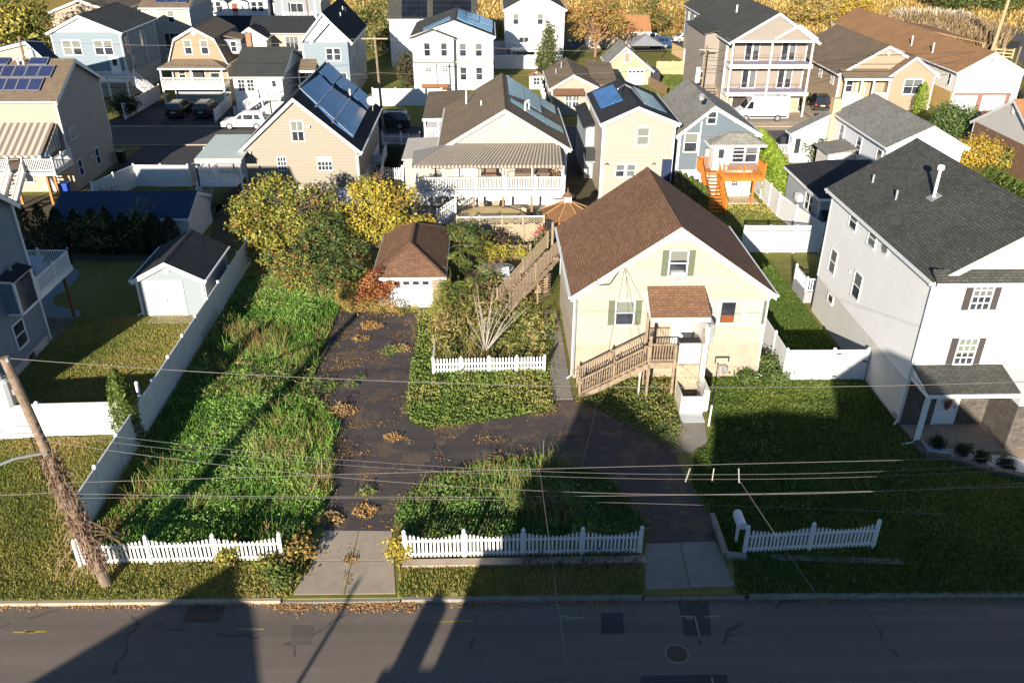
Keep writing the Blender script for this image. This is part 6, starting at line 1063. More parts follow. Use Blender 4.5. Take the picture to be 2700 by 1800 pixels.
tag(MB().bar(gp('R', 1390, 705) + Vector((0, 0, -.02)), gp('S', 1520, 735) + Vector((0, 0, -.02)), .3, .12).build('retaining_kerb', CONCD, org=(0, 0, 0)), kind='structure')
vinyl('long white vinyl fence along the left boundary of the weedy plot', [(-16.35, 26.3), (-16.42, 54.0)], 1.78)
vinyl('white vinyl fence with gates across the left yard behind the utility pole', [(-46, 33.1), (-24, 33.15), (-21.0, 33.55), (-17.2, 33.65)], 1.8, panel_w=2.6)
vinyl('short white vinyl fence stub joining the boundary fence beside the tall evergreen', [(-17.1, 35.4), (-16.5, 34.2)], 1.7)
vinyl('white vinyl fence around the small lawn beside the dark blue outbuilding', [(-31.8, 66.4), (-30.25, 71.3), (-25.6, 71.1), (-24.7, 73.6)], 1.9)
vinyl('white vinyl fence and gate between the cream house and the big white house', [(15.5, 41.8), (15.52, 37.9), (18.0, 37.86), (19.78, 37.86)], 1.8)
t = thing('gate_hardware', 'black latch and hinges on the white gate beside the big white house', 'latch', (18, 37.8, 1.5))
for x, z in ((18.15, 1.6), (18.12, .25), (19.6, 1.15)): MB().box(x - .02, 37.78, z - .03, x + .22, 37.82, z + .03).build('hinge', BLACK, t)
# lattice topped fence
def lattice(par, a, b, z0, z1, mat, step=.16):
    a, b = Vector(a), Vector(b); L = (b - a).length; d = (b - a).normalized(); hh = z1 - z0; m = MB(); x = -hh
    while x < L:
        for s in (0, 1):
            p0, p1 = (x, z0), (x + hh, z1)
            if s: p0, p1 = (x, z1), (x + hh, z0)
            t0 = max(0, -x / hh); t1 = min(1, (L - x) / hh)
            if t1 <= t0: continue
            q0 = a + d * (x + hh * t0) + Vector((0, 0, p0[1] + (p1[1] - p0[1]) * t0)); q1 = a + d * (x + hh * t1) + Vector((0, 0, p0[1] + (p1[1] - p0[1]) * t1)); m.bar(q0, q1, .012, .04)
        x += step
    o = m.build('lattice', mat, par); o['kind'] = 'stuff'; return o
t = vinyl('white vinyl fence with lattice top at the end of the narrow green lawn', [(18.1, 55.5), (23.6, 55.4)], 1.62, panel_w=1.9)
lattice(t, (18.1, 55.5, 0), (23.6, 55.4, 0), 1.68, 2.0, VINYL); MB().bar((18.1, 55.5, 2.02), (23.6, 55.4, 2.02), .06, .06).build('top_rail', VINYL, t)
for k in range(4): x = 18.1 + 5.5 * k / 3; MB().box(x - .07, 55.36, 1.6, x + .07, 55.5, 2.1).build('post', VINYL, t)
vinyl('white vinyl fence running from the orange deck towards the pale blue house', [(22.85, 69.5), (22.95, 63), (23.3, 60.0), (24.0, 56.2)], 1.85, panel_w=2.6)
vinyl('white vinyl fence and gates behind the dark parked car of the second row', [(-13.4, 101.4), (-5.3, 101.3)], 2.0)
vinyl('blue shaded vinyl fence behind the yard left of the white solar house', [(-11.8, 122), (-9.3, 122)], 1.9)
vinyl('white vinyl fence below the plain white house with the raised deck', [(1.2, 124.2), (7, 124.2)], 1.9)
vinyl('white fence along the yard with the playhouse', [(6.9, 98.5), (6.8, 124)], 1.5)
vinyl('white fence left of the plain white house', [(-1.5, 136), (2.8, 136)], 1.9)
vinyl('scalloped white fence beside the two black parked cars', [tuple(gp('A', 1110, 1060)[:2]), tuple(gp('A', 1425, 880)[:2])], 1.7)
vinyl('low white fence right of the two black parked cars', [tuple(gp('A', 1910, 1080)[:2]), tuple(gp('A', 2050, 940)[:2])], 1.3)
vinyl('white fence at the right side of the gravelly lot near the grey house', [(29, 128), (31.4, 121)], 2.0)
picket('white picket fence behind the back garden of the beige solar house', gp('B', 1375, 1285), gp('B', 1705, 1290), 2, 1.15, 1.4, .2, .1, pw=.1)
picket('white picket fence at the near side of the dark little garden', gp('F', 1510, 415), gp('F', 1685, 425), 1, 1.15, 1.4, .2, .1, pw=.1)
picket('white picket fence along the right side of the dark little garden', gp('F', 1690, 425), gp('B', 1605, 1300), 3, 1.1, 1.35, .25, .1, pw=.1)
def boardfence(label, a, b, h, mat, bw=.14, name='board_fence', rails=True):
    a, b = Vector((*a[:2], 0)), Vector((*b[:2], 0)); t = thing(name, label, 'fence', a); L = (b - a).length; n = int(L / bw); d = (b - a).normalized(); ang = math.atan2(d.y, d.x); me = MB().box(-bw * .46, -.012, .02, bw * .46, .012, 1).mesh('board', mat)
    for k in range(n): inst('board', me, t, lerp(a, b, (k + .5) / n), (random.uniform(-.02, .02), 0, ang), (1, 1, h * random.uniform(.96, 1.03)))
    for z in (.3, h - .3): MB().bar(a + Vector((0, 0, z)) + Vector((-d.y, d.x, 0)) * .04, b + Vector((0, 0, z)) + Vector((-d.y, d.x, 0)) * .04, .05, .08).build('rail', mat, t)
    return t
WOODF = plain('grey_fence_wood', (.36, .29, .20), .85, .3, 5, .2); WOODT = plain('tan_fence_wood', (.52, .37, .2), .8, .2, 4, .15)
t = boardfence('weathered grey board fence with lattice top behind the overgrown garden', (-2.2, 56.85), (4.0, 56.95), 1.75, WOODF, .12)
lattice(t, (-2.2, 56.85, 0), (4.0, 56.95, 0), 1.8, 2.25, WOODF, .22); MB().bar((-2.2, 56.85, 2.3), (4.0, 56.95, 2.3), .09, .07).build('top_rail', WHITE, t)
for x in (-2.2, -.6, 1.0, 2.5, 4.0): MB().box(x - .06, 56.8, 0, x + .06, 56.92, 2.45).build('post', WOODF, t)
boardfence('tan board fence at the back of the green yard beside the yellow garage', tuple(gp('C', 1775, 660)[:2]), tuple(gp('C', 2110, 665)[:2]), 1.8, WOODT, .22); boardfence('orange tan board fence running away beside the white fence', tuple(gp('C', 2080, 570)[:2]), tuple(gp('C', 1915, 480)[:2]), 1.7, WOODT, .3)
t = boardfence('low brown wire and board fence on the green yard beside the yellow garage', tuple(gp('C', 1705, 770)[:2]), tuple(gp('C', 1870, 850)[:2]), 1.3, plain('brown_fence', (.2, .13, .07), .85, .2, 4), .25)
t = thing('wood_rail_fence', 'wooden rail fence beside the parking lot at the upper right', 'fence', gp('D', 2150, 410)); a, b = gp('D', 2140, 400), gp('D', 2265, 410)
for z in (.3, .8, 1.3): MB().bar(a + Vector((0, 0, z)), b + Vector((0, 0, z)), .06, .16).build('rail', WOODT, t)
for s in (0, .5, 1): p = lerp(a, b, s); MB().box(p.x - .1, p.y - .1, 0, p.x + .1, p.y + .1, 1.6).build('post', WOODT, t)
# low deck beside the cream house with its table and chairs
t = thing('low_deck', 'low weathered deck with railing between the garage and the cream house', 'deck', (0, 48, 0))
d0, d1 = gp('G', 905, 1500, .35), gp('G', 1160, 1500, .35)
for k in range(34):
    y = d0.y + k * .205
    MB().box(-1.0 if k < 12 else -1.6, y, .28, 1.0 if k < 12 else 2.9, y + .19, .35).build('deck_board', WOODP if k % 3 else plain('tan_board', (.40, .26, .13), .8, .25, 6), t)
railing(t, (-1.6, d0.y + 6.9, .35), (2.9, d0.y + 6.9, .35), WOODP, .95, .16, .06, True, 2)
tx = gp('G', 1095, 1190, 1.05); t = thing('round_table', 'oval glass patio table on the low deck', 'table', (tx.x, tx.y, .35)); MB().lathe((tx.x, tx.y, 1.0), [(.72, 0), (.74, .03), (.72, .05)], 20).build('top', plain('glass_top', (.34, .32, .24), .2, .15, 2), t)
for k in range(4): a = k * 1.57 + .78; MB().tube((tx.x + .25 * math.cos(a), tx.y + .25 * math.sin(a), 1.0), (tx.x + .5 * math.cos(a), tx.y + .5 * math.sin(a), .35), .025, None, 6).build('leg', GREYM, t)
CHW = plain('white_resin', (.62, .62, .62), .5, .08, 3)
for k, (dx, dy, r, lb) in enumerate(((1.3, .1, 4.7, 'white resin chair right of the oval patio table'), (1.7, .6, 4.2, 'white resin chair furthest right of the oval patio table'), (-.9, -.5, 1.2, 'white resin chair left in front of the oval patio table'), (.2, -1.0, 0.2, 'white resin chair in front of the oval patio table'))): chair(tx.x + dx, tx.y + dy, r, lb, CHW, 'resin chairs round the patio table', .35)
t = thing('wooden_box', 'plywood box under the side stairs of the cream house', 'box', (2.9, 49, 0)); MB().box(2.6, 49.0, 0, 3.8, 50.4, 1.1).build('body', plain('plywood', (.36, .25, .14), .8, .2, 2), t); MB().box(2.58, 48.98, 1.1, 3.82, 50.42, 1.16).build('lid', plain('ply_lid', (.42, .3, .18), .8, .2, 2), t)
t = thing('playhouse', 'small cream playhouse on the lawn left of the brown cottage', 'playhouse', g2('C', 720, 790)); p = gp('C', 720, 790); MB().box(p.x - .9, p.y, 0, p.x + .9, p.y + 1.6, 1.6).build('wall', plain('play_cream', (.6, .55, .4), .6, .1, 2), t); MB().slab([(p.x - 1.05, p.y - .1, 1.6), (p.x, p.y - .1, 2.3), (p.x, p.y + 1.7, 2.3), (p.x - 1.05, p.y + 1.7, 1.6)], .08).slab([(p.x + 1.05, p.y - .1, 1.6), (p.x, p.y - .1, 2.3), (p.x, p.y + 1.7, 2.3), (p.x + 1.05, p.y + 1.7, 1.6)], .08).build('roof', SH_TAN, t); win(t, FRONT(p.y), p.x - .4, p.x + .4, .6, 1.4, 2, 2)
t = thing('grey_canopy', 'grey square canopy in the yard behind the yellow garage', 'canopy', g2('C', 1700, 520)); p = gp('C', 1700, 520); hip(t, p.x - 2.6, p.x + 2.4, p.y, p.y + 5, 1.9, 3.1, plain('grey_canvas', (.24, .24, .26), .8, .1, 1), p.y + 2, p.y + 3, fascia=False)
for dx in (-2.4, 2.2):
    for dy in (.2, 4.8): MB().box(p.x + dx - .05, p.y + dy - .05, 0, p.x + dx + .05, p.y + dy + .05, 1.85).build('post', DARKM, t)
t = thing('entry_stoop', 'small white railed stoop at the back left corner of the big white house', 'stoop', (19.8, 47.2, 0)); MB().box(19.75, 47.2, 0, 21.6, 49.4, .75).build('platform', plain('stoop_grey', (.3, .3, .31), .8, .1, 2), t); railing(t, (19.8, 47.25, .75), (19.8, 49.3, .75), WHITE, .85, .15, .05, True, 1); railing(t, (19.8, 47.25, .75), (20.7, 47.25, .75), WHITE, .85, .15, .05, False); stairs(t, (20.9, 47.2, .75), (20.9, 46.5, .05), .7, 3, GREYM)
# mailbox, marker pole
p = gp('R', 1150, 590); t = thing('mailbox', 'white rounded mailbox standing left of the right picket fence', 'mailbox', p); MB().box(p.x - .05, p.y - .05, 0, p.x + .05, p.y + .05, 1.0).build('post', WHITE, t)
prof = [(-.16, 0), (.16, 0), (.16, .18)] + [(.16 * math.cos(a), .18 + .16 * math.sin(a)) for a in (.5, 1.05, 1.57, 2.1, 2.64)] + [(-.16, .18)]; mb = MB(); y0, y1 = p.y - .45, p.y + .35
i = mb.vs([(p.x + u, y0, 1.0 + z) for u, z in prof] + [(p.x + u, y1, 1.0 + z) for u, z in prof]); k = len(prof); mb.f.append(tuple(range(i, i + k))); mb.f.append(tuple(range(i + 2 * k - 1, i + k - 1, -1)))
for q in range(k): r = (q + 1) % k; mb.f.append((i + r, i + q, i + k + q, i + k + r))
mb.build('box', WHITE, t); MB().box(p.x - .14, y0 - .02, 1.03, p.x + .14, y0 - .003, 1.25).build('box_door', plain('mail_door', (.55, .57, .6), .5, .05, 3), t)
p = gp('J', 1572, 1250); tz = yp('J', 1628, 910, p.y); t = thing('marker_pole', 'thin pole, white below and black above, on the lawn edge right of the lift', 'pole', p); MB().tube(p, lerp(p, tz, .55), .045, None, 8).build('lower_tube', WHITE, t); MB().tube(lerp(p, tz, .55), tz, .03, None, 8).build('upper_tube', BLACK, t); MB().lathe(tz, [(.05, 0), (.06, .06), (.02, .1)], 8).build('tip', DARKM, t)
# ================================================================== ROAD DETAILS (the road top lies at z = -0.13)
ZR = -.13
t = thing('storm_drain', 'rusty storm drain grate in the gutter in front of the left picket fence', 'drain', (gp('O', 1390, 1080, ZR))); q = [Vector((-11.0, 22.08, ZR)), Vector((-9.8, 22.06, ZR)), Vector((-9.75, 22.68, ZR)), Vector((-10.95, 22.7, ZR))]; RUST = plain('rusty_iron', (.09, .06, .045), .7, .3, 5, .2)
MB().ext(q, ZR - .02, ZR + .004).build('pit', plain('pit_dark_paint', (.008, .008, .008), .9, .1, 3), t)  # flat black sheet below the bars; the darkness of the pit is painted
for k in range(15): s = (k + .2) / 15; MB().bar(lerp(q[0], q[3], s) + Vector((0, 0, .014)), lerp(q[1], q[2], s) + Vector((0, 0, .014)), .035, .03).build('bar', RUST, t)
fr = MB()
for a, b in zip(q, q[1:] + q[:1]): fr.bar(a + Vector((0, 0, .012)), b + Vector((0, 0, .012)), .09, .04)
fr.build('frame', RUST, t)
t = thing('manhole_cover', 'round iron manhole cover in the shaded road at the right', 'manhole cover', gp('R', 745, 1365, ZR)); p = gp('R', 745, 1365, ZR); MB().lathe((p.x, p.y, ZR), [(.36, 0), (.36, .006), (.31, .008)], 24).build('cover', RUST, t); MB().lathe((p.x, p.y, ZR - .002), [(.43, 0), (.43, .007), (.37, .007)], 24).build('rim', CONCD, t)
def mark(name, k, pts, w, mat, z=ZR + .005):
    m = MB(); P = [gp(k, x, y, z) for x, y in pts]
    for a, b in zip(P[:-1], P[1:]): m.bar(a, b, w, .004)
    return tag(m.build(name, mat, org=(0, 0, 0)), kind='structure')
YEL = plain('yellow_paint', (.42, .30, .05), .7, .3, 6); PAL = plain('pale_yellow_paint', (.28, .30, .16), .7, .25, 6)
mark('paint_mark', 'O', [(90, 1217), (320, 1210)], .06, YEL); mark('paint_mark', 'O', [(165, 1205), (200, 1217), (240, 1217)], .08, YEL)
mark('paint_mark', 'O', [(1635, 1195), (1690, 1195), (1700, 1205), (1715, 1205), (1722, 1195), (1715, 1186), (1700, 1186), (1690, 1195)], .05, PAL); mark('paint_mark', 'O', [(1722, 1195), (1815, 1196)], .06, PAL)
mark('paint_mark', 'Q', [(1035, 1146), (1290, 1138)], .035, YEL); mark('paint_mark', 'Q', [(1890, 1118), (1930, 1100), (1945, 1120), (2065, 1116)], .06, PAL)
mark('paint_mark', 'R', [(775, 1107), (870, 1110), (890, 1200), (905, 1260)], .05, PAL); mark('paint_mark', 'R', [(810, 1108), (820, 1125), (845, 1120), (850, 1110)], .045, PAL); mark('paint_mark', 'R', [(940, 1112), (1032, 1103)], .06, PAL); mark('paint_mark', 'R', [(985, 1525), (992, 1568), (1000, 1620)], .06, PAL); mark('paint_mark', 'S', [(600, 1108), (2000, 1068)], .02, plain('faint_line', (.12, .12, .12), .8, .2, 3))
sheet2 = lambda nm, k, pts, z, mt: tag(MB().ext([gp(k, x, y, ZR) for x, y in pts], ZR - .05, z).build(nm, mt, org=(0, 0, 0)), kind='structure')
sheet2('road_patch', 'O', [(2000, 1305), (2140, 1312), (2165, 1178), (2015, 1170)], ZR + .006, asphalt('patch_asphalt', (.14, .12, .10), .2, 2, .35)); sheet2('road_patch', 'R', [(500, 1518), (1090, 1508), (1100, 1640), (480, 1640)], ZR + .005, asphalt('dark_patch', (.06, .06, .062), .3, .5, .2)); sheet2('road_patch', 'R', [(222, 1088), (372, 1086), (382, 1225), (222, 1228)], ZR + .005, asphalt('dark_patch2', (.066, .062, .06), .3, .5, .2)); sheet2('road_patch', 'R', [(750, 1000), (960, 1000), (980, 1240), (800, 1240)], ZR + .004, asphalt('dark_patch3', (.07, .065, .062), .5, .6, .2))
# ================================================================== POLES AND WIRES
def pole(label, base, top, r=.15, mat=None, arm=None, tx=None, name='utility_pole'):
    t = thing(name, label, 'utility pole', base); base, top = Vector(base), Vector(top); MB().tube(base - Vector((0, 0, .3)), top, r, r * .72, 12).build('pole', mat or plain('pole_wood', (.22, .16, .115), .9, .4, 5, .6), t)
    if arm: a = lerp(base, top, arm[0]); MB().box(a.x - arm[1], a.y - .22, a.z - .06, a.x + arm[1], a.y - .12, a.z + .06).build('crossarm', WOODF, t)
    for q in (tx or ()):
        a = lerp(base, top, q[0]); c = a + Vector(q[1]); o = MB().lathe(c, [(.26, -.5), (.3, -.45), (.3, .4), (.2, .5)], 14).build('transformer', plain('transformer_grey', (.52, .54, .55), .45, .06, 3), t); MB().box(min(a.x, c.x), a.y - .05, c.z - .1, max(a.x, c.x), a.y + .05, c.z + .1).build('bracket', GREYM, o)
        for dx in (-.12, .12): MB().lathe(c + Vector((dx, 0, .48)), [(.05, 0), (.06, .05), (.035, .1), (.05, .16), (.02, .22)], 8).build('bushing', DARKM, o)
    return t
B1, T1 = Vector((-14.33, 23.75, 0)), Vector((-15.42, 23.75, 9.75))
t = pole('leaning wooden utility pole with grey transformer and dead vines beside the left picket fence', B1, T1, .2, None, None, ((.88, (-.5, 0, -.1)),))
for s in (.995, .74, .71, .68): c = lerp(B1, T1, s); MB().lathe(c + Vector((.14, -.1, 0)), [(.04, -.06), (.065, -.02), (.04, .03), (.05, .07), (.02, .1)], 8).build('insulator', DARKM if s < .9 else GREYM, t)
MB().path([lerp(B1, T1, .63) + Vector((.1, -.12, 0)), lerp(B1, T1, .63) + Vector((-.9, -.3, -.1)), lerp(B1, T1, .63) + Vector((-1.7, -.5, -.35)), lerp(B1, T1, .63) + Vector((-2.6, -.7, -.75))], .055, 8).build('lamp_arm', plain('galvanised', (.13, .14, .145), .6, .15, 3), t)
MB().path([lerp(B1, T1, .7) + Vector((-.2, -.15, 0)), lerp(B1, T1, .55) + Vector((-.35, -.2, -.1)), lerp(B1, T1, .45) + Vector((-.15, -.18, 0))], .02, 5).build('cable', BLACK, t)
v = thing('dead_vine', 'tangle of dry brown vine stems wrapped round the leaning utility pole', 'vine', B1); m1, m2 = MB(), MB()
for k in range(620):
    s = .1 + .52 * random.random() ** 1.25; c = lerp(B1, T1, s); a = random.uniform(0, 6.28); rr = .2 + .1 * random.random() * (1.3 - s); p0 = c + Vector((math.cos(a) * rr, math.sin(a) * rr, 0)); a2 = a + random.uniform(-1.2, 1.2); p1 = p0 + Vector((math.cos(a2) * .07, math.sin(a2) * .07, random.uniform(-.4, .45))); p2 = p1 + Vector((random.uniform(-.15, .15), random.uniform(-.15, .15), random.uniform(-.3, .2))); (m1 if k % 3 else m2).path([p0, p1, p2], random.uniform(.008, .017), 4)
for k in range(85):
    s = random.uniform(.1, .36) if k % 4 else random.uniform(.36, .58); c = lerp(B1, T1, s); a = random.uniform(0, 6.28); L = random.uniform(.5, 1.5) * (1.0 if s < .27 else .5); pts = [c]; z = 0
    for q in range(5): a += random.uniform(-.4, .4); c = c + Vector((math.cos(a) * L / 5, math.sin(a) * L / 5, (.16 - .12 * q) * L)); pts.append(c)
    m2.path(pts, .009, 4)
o = m1.build('stem', plain('vine_brown', (.17, .10, .07), .9, .3, 9), v); o['kind'] = 'stuff'; o = m2.build('twig', plain('vine_pale', (.30, .21, .14), .9, .3, 9), v); o['kind'] = 'stuff'
pole('slim wooden utility pole in front of the dark parked car of the second row', (-10.86, 88.87, 0), (-11.15, 88.87, 9.8), .15, None, (.97, 1.3), None)
pole('leaning wooden pole at the right edge beside the white garage doors', (61.3, 99.9, 0), (61.7, 99.9, 6.9), .15)
pole('tall tan utility pole with transformer by the parking lot', (79.3, 135.7, 0), (80.2, 135.7, 13), .3, plain('sun_tinted_pole', (.42, .28, .16), .85, .25, 4, .3), None, ((.66, (.7, 0, 0)),))  # lighter, warmer wood than the other poles: sunlight is put into the colour
b = yp('C', 2180, 760, 98.5); pole('utility pole with transformers left of the balcony house', (b.x, 98.5, 0), (b.x + .15, 98.5, 7.2), .15, None, (.95, .9), ((.62, (-.6, 0, 0)), (.5, (-.6, 0, .1))))
b = yp('A', 165, 330, 85.5); pole('utility pole with transformer behind the roof of the tan house', (b.x, 85.5, 0), (b.x, 85.5, b.z), .16, None, None, ((.9, (.8, 0, -.6)),)); PL = b
b = yp('B', 720, 100, 143); pole('distant utility pole beside the dark cars at the top', (b.x, 143, 0), (b.x - .3, 143, 9), .16)
b = yp('C', 985, 180, 134); pole('slim dark pole right of the plain white house', (b.x, 134, 0), (b.x, 134, 9), .12)
t = thing('street_post', 'slim post across the street whose thin shadow crosses the apron', 'post', (-11.4, 3.6, 0)); MB().tube((-11.4, 3.4, 0), (-11.4, 3.4, 6.3), .09, .07, 8).build('shaft', GREYM, t); MB().lathe((-11.4, 3.4, 6.3), [(.09, 0), (.06, .1), (.01, .14)], 8).build('cap', GREYM, t)
WIREM = plain('wire_pale', (.15, .135, .12), .6, .1, 2); WIRED = plain('wire_dark', (.035, .033, .033), .5, .1, 2)
def wire(label, pts, r=.014, mat=None, group=None, name='power_line', closed=False, spacers=()):
    pts = [Vector(p) for p in pts]; n = 30
    if len(pts) == 3:    # parabola through three points
        a, b, c = pts; tb = (b - a).length / ((b - a).length + (c - b).length); out = []
        for k in range(n + 1):
            t = k / n; l0 = (t - tb) * (t - 1) / (tb * 1); l1 = t * (t - 1) / (tb * (tb - 1)); l2 = t * (t - tb) / (1 - tb); out.append(a * l0 + b * l1 + c * l2)
        pts = out
    elif len(pts) == 2:
        a, b = pts; sag = (b - a).length * .018; pts = [lerp(a, b, k / n) - Vector((0, 0, 4 * sag * (k / n) * (1 - k / n))) for k in range(n + 1)]
    o = tag(MB().path(pts, r, 5).build(name, mat or WIREM, None, pts[0]), label, 'wire', group); return o
def wy(k, x, y, Y=23.75): return yp(k, x, y, Y)
def ext3(a, b, c, s=.12): return [a + (a - b) * s * 0, b, c]
top = T1 + Vector((.15, -.05, .0))
wire('bright single wire from the top of the leaning pole across the cream house stairs', [top, wy('W', 1270, 886), wy('W', 2900, 848)], .011)
mid = lerp(B1, T1, .74) + Vector((.12, -.12, 0))
wire('upper wire of the bundle in front of the cream house', [lerp(B1, T1, .5) + Vector((.1, -.15, 0)), wy('W', 1330, 1074), wy('W', 2900, 1040)], .010, None, 'street wires from the leaning pole')
for lab, a, b, c, s, m_ in (('second wire of the bundle in front of the cream house', lerp(B1, T1, .74), ('R', 500, 128), ('R', 3400, 40), .007, WIREM), ('third wire of the bundle in front of the cream house', lerp(B1, T1, .71), ('R', 600, 162), ('R', 3400, 78), .007, WIREM), ('bright wire below the bundle in front of the right picket fence', lerp(B1, T1, .68), ('R', 0, 252), ('R', 3400, 170), .010, WIREM), ('lower bright wire in front of the right picket fence', lerp(B1, T1, .45), ('R', 0, 281), ('R', 3400, 205), .009, WIREM), ('lowest thin wire above the lawn island', lerp(B1, T1, .43), ('Q', 900, 300), ('R', 2600, 405), .007, WIREM)):
    wire(lab, [a + Vector((.12, -.12, 0)), wy(*b), wy(*c)], s, m_, 'street wires from the leaning pole')
for lab, s, y in (('upper dark wire left of the leaning pole', .74, 1200), ('middle dark wire left of the leaning pole', .71, 1250), ('lower dark wire left of the leaning pole', .68, 1300)): a = lerp(B1, T1, s) + Vector((-.1, -.12, 0)); e = wy('L', -700, y); wire(lab, [a, lerp(a, e, .5) - Vector((0, 0, .05)), e], .013, WIRED, 'wires left of the leaning pole')
a = lerp(B1, T1, .45); e = wy('O', -900, 260); wire('long pale wire left of the leaning pole at the kerb', [a, lerp(a, e, .5) - Vector((0, 0, .15)), e], .016, None)
hp = Vector((6.7, 38.0, 6.5)); wp = wy('W', 1585, 1085); wire('service wire from the gable of the cream house to the street wires', [hp, lerp(hp, wp, .5) - Vector((0, 0, .9)), wp], .012, WIRED); wp2 = wy('W', 1335, 1075); wire('second service wire from the gable of the cream house to the street wires', [hp, lerp(hp, wp2, .5) - Vector((0, 0, .6)), wp2], .01, WIRED)
for lab, (x, y), (x2, y2) in (('service wire crossing the street from the middle of the bundle', (1240, 1080), (1285, 1500)), ('service wire crossing the street right of the mailbox', (1700, 1105), (1862, 1500))):
    a = wy('W', x, y); e = Vector((a.x + (2.2 if x > 1500 else .4), 3.2, 6.8)); wire(lab, [a, lerp(a, e, .5) - Vector((0, 0, .35)), e], .012, None)
for k, (x, dz) in enumerate(((1585, .55), (1640, .5), (1697, .6))):
    p = wy('W', x, 1075); o = tag(MB().bar(p, p + Vector((-.12 + .1 * k, -.05, -dz)), .035, .035).build('wire_spacer', plain('spacer_white', (.33, .31, .28), .5, .1, 3), None, p), ['pale slanted spacer on the street wires nearest the house path', 'thin pale spacer in the middle of the three on the street wires', 'pale spacer on the street wires above the mailbox'][k], 'spacer', 'spacers on the street wires')
a = Vector((-11.15, 88.8, 9.6)); wire('pale wire from the second row pole to the pole behind the tan house', [a, PL + Vector((0, 0, -.3))], .022); wire('lower wire from the second row pole towards the tan house', [Vector((-11, 88.8, 6.2)), PL + Vector((0, 0, -3.4))], .022, WIREM); wire('dark low wire from the second row pole towards the left', [Vector((-11, 88.8, 5.6)), PL + Vector((0, 0, -4.4))], .02, WIRED)
p5 = yp('C', 2180, 760, 98.5)
for k, (z0, z1, z2) in enumerate(((7.0, 6.7, 7.5), (6.1, 5.6, 6.6), (5.2, 4.8, 5.4), (4.7, 4.3, 4.9))): wire(['topmost', 'second', 'third', 'lowest'][k] + ' wire running from the balcony house pole to the right edge pole', [Vector((p5.x, 98.3, z0)), Vector((61.5, 99.7, z1))], .022, WIRED, 'wires along the back street at the right')
for k, (z0, z1) in enumerate(((9.5, 7.0), (6.2, 5.2))): wire(['upper', 'lower'][k] + ' pale wire between the second row pole and the balcony house pole', [Vector((-11.1, 88.8, z0)), Vector((p5.x, 98.3, z1))], .022, WIREM, 'wires along the back street in the middle')
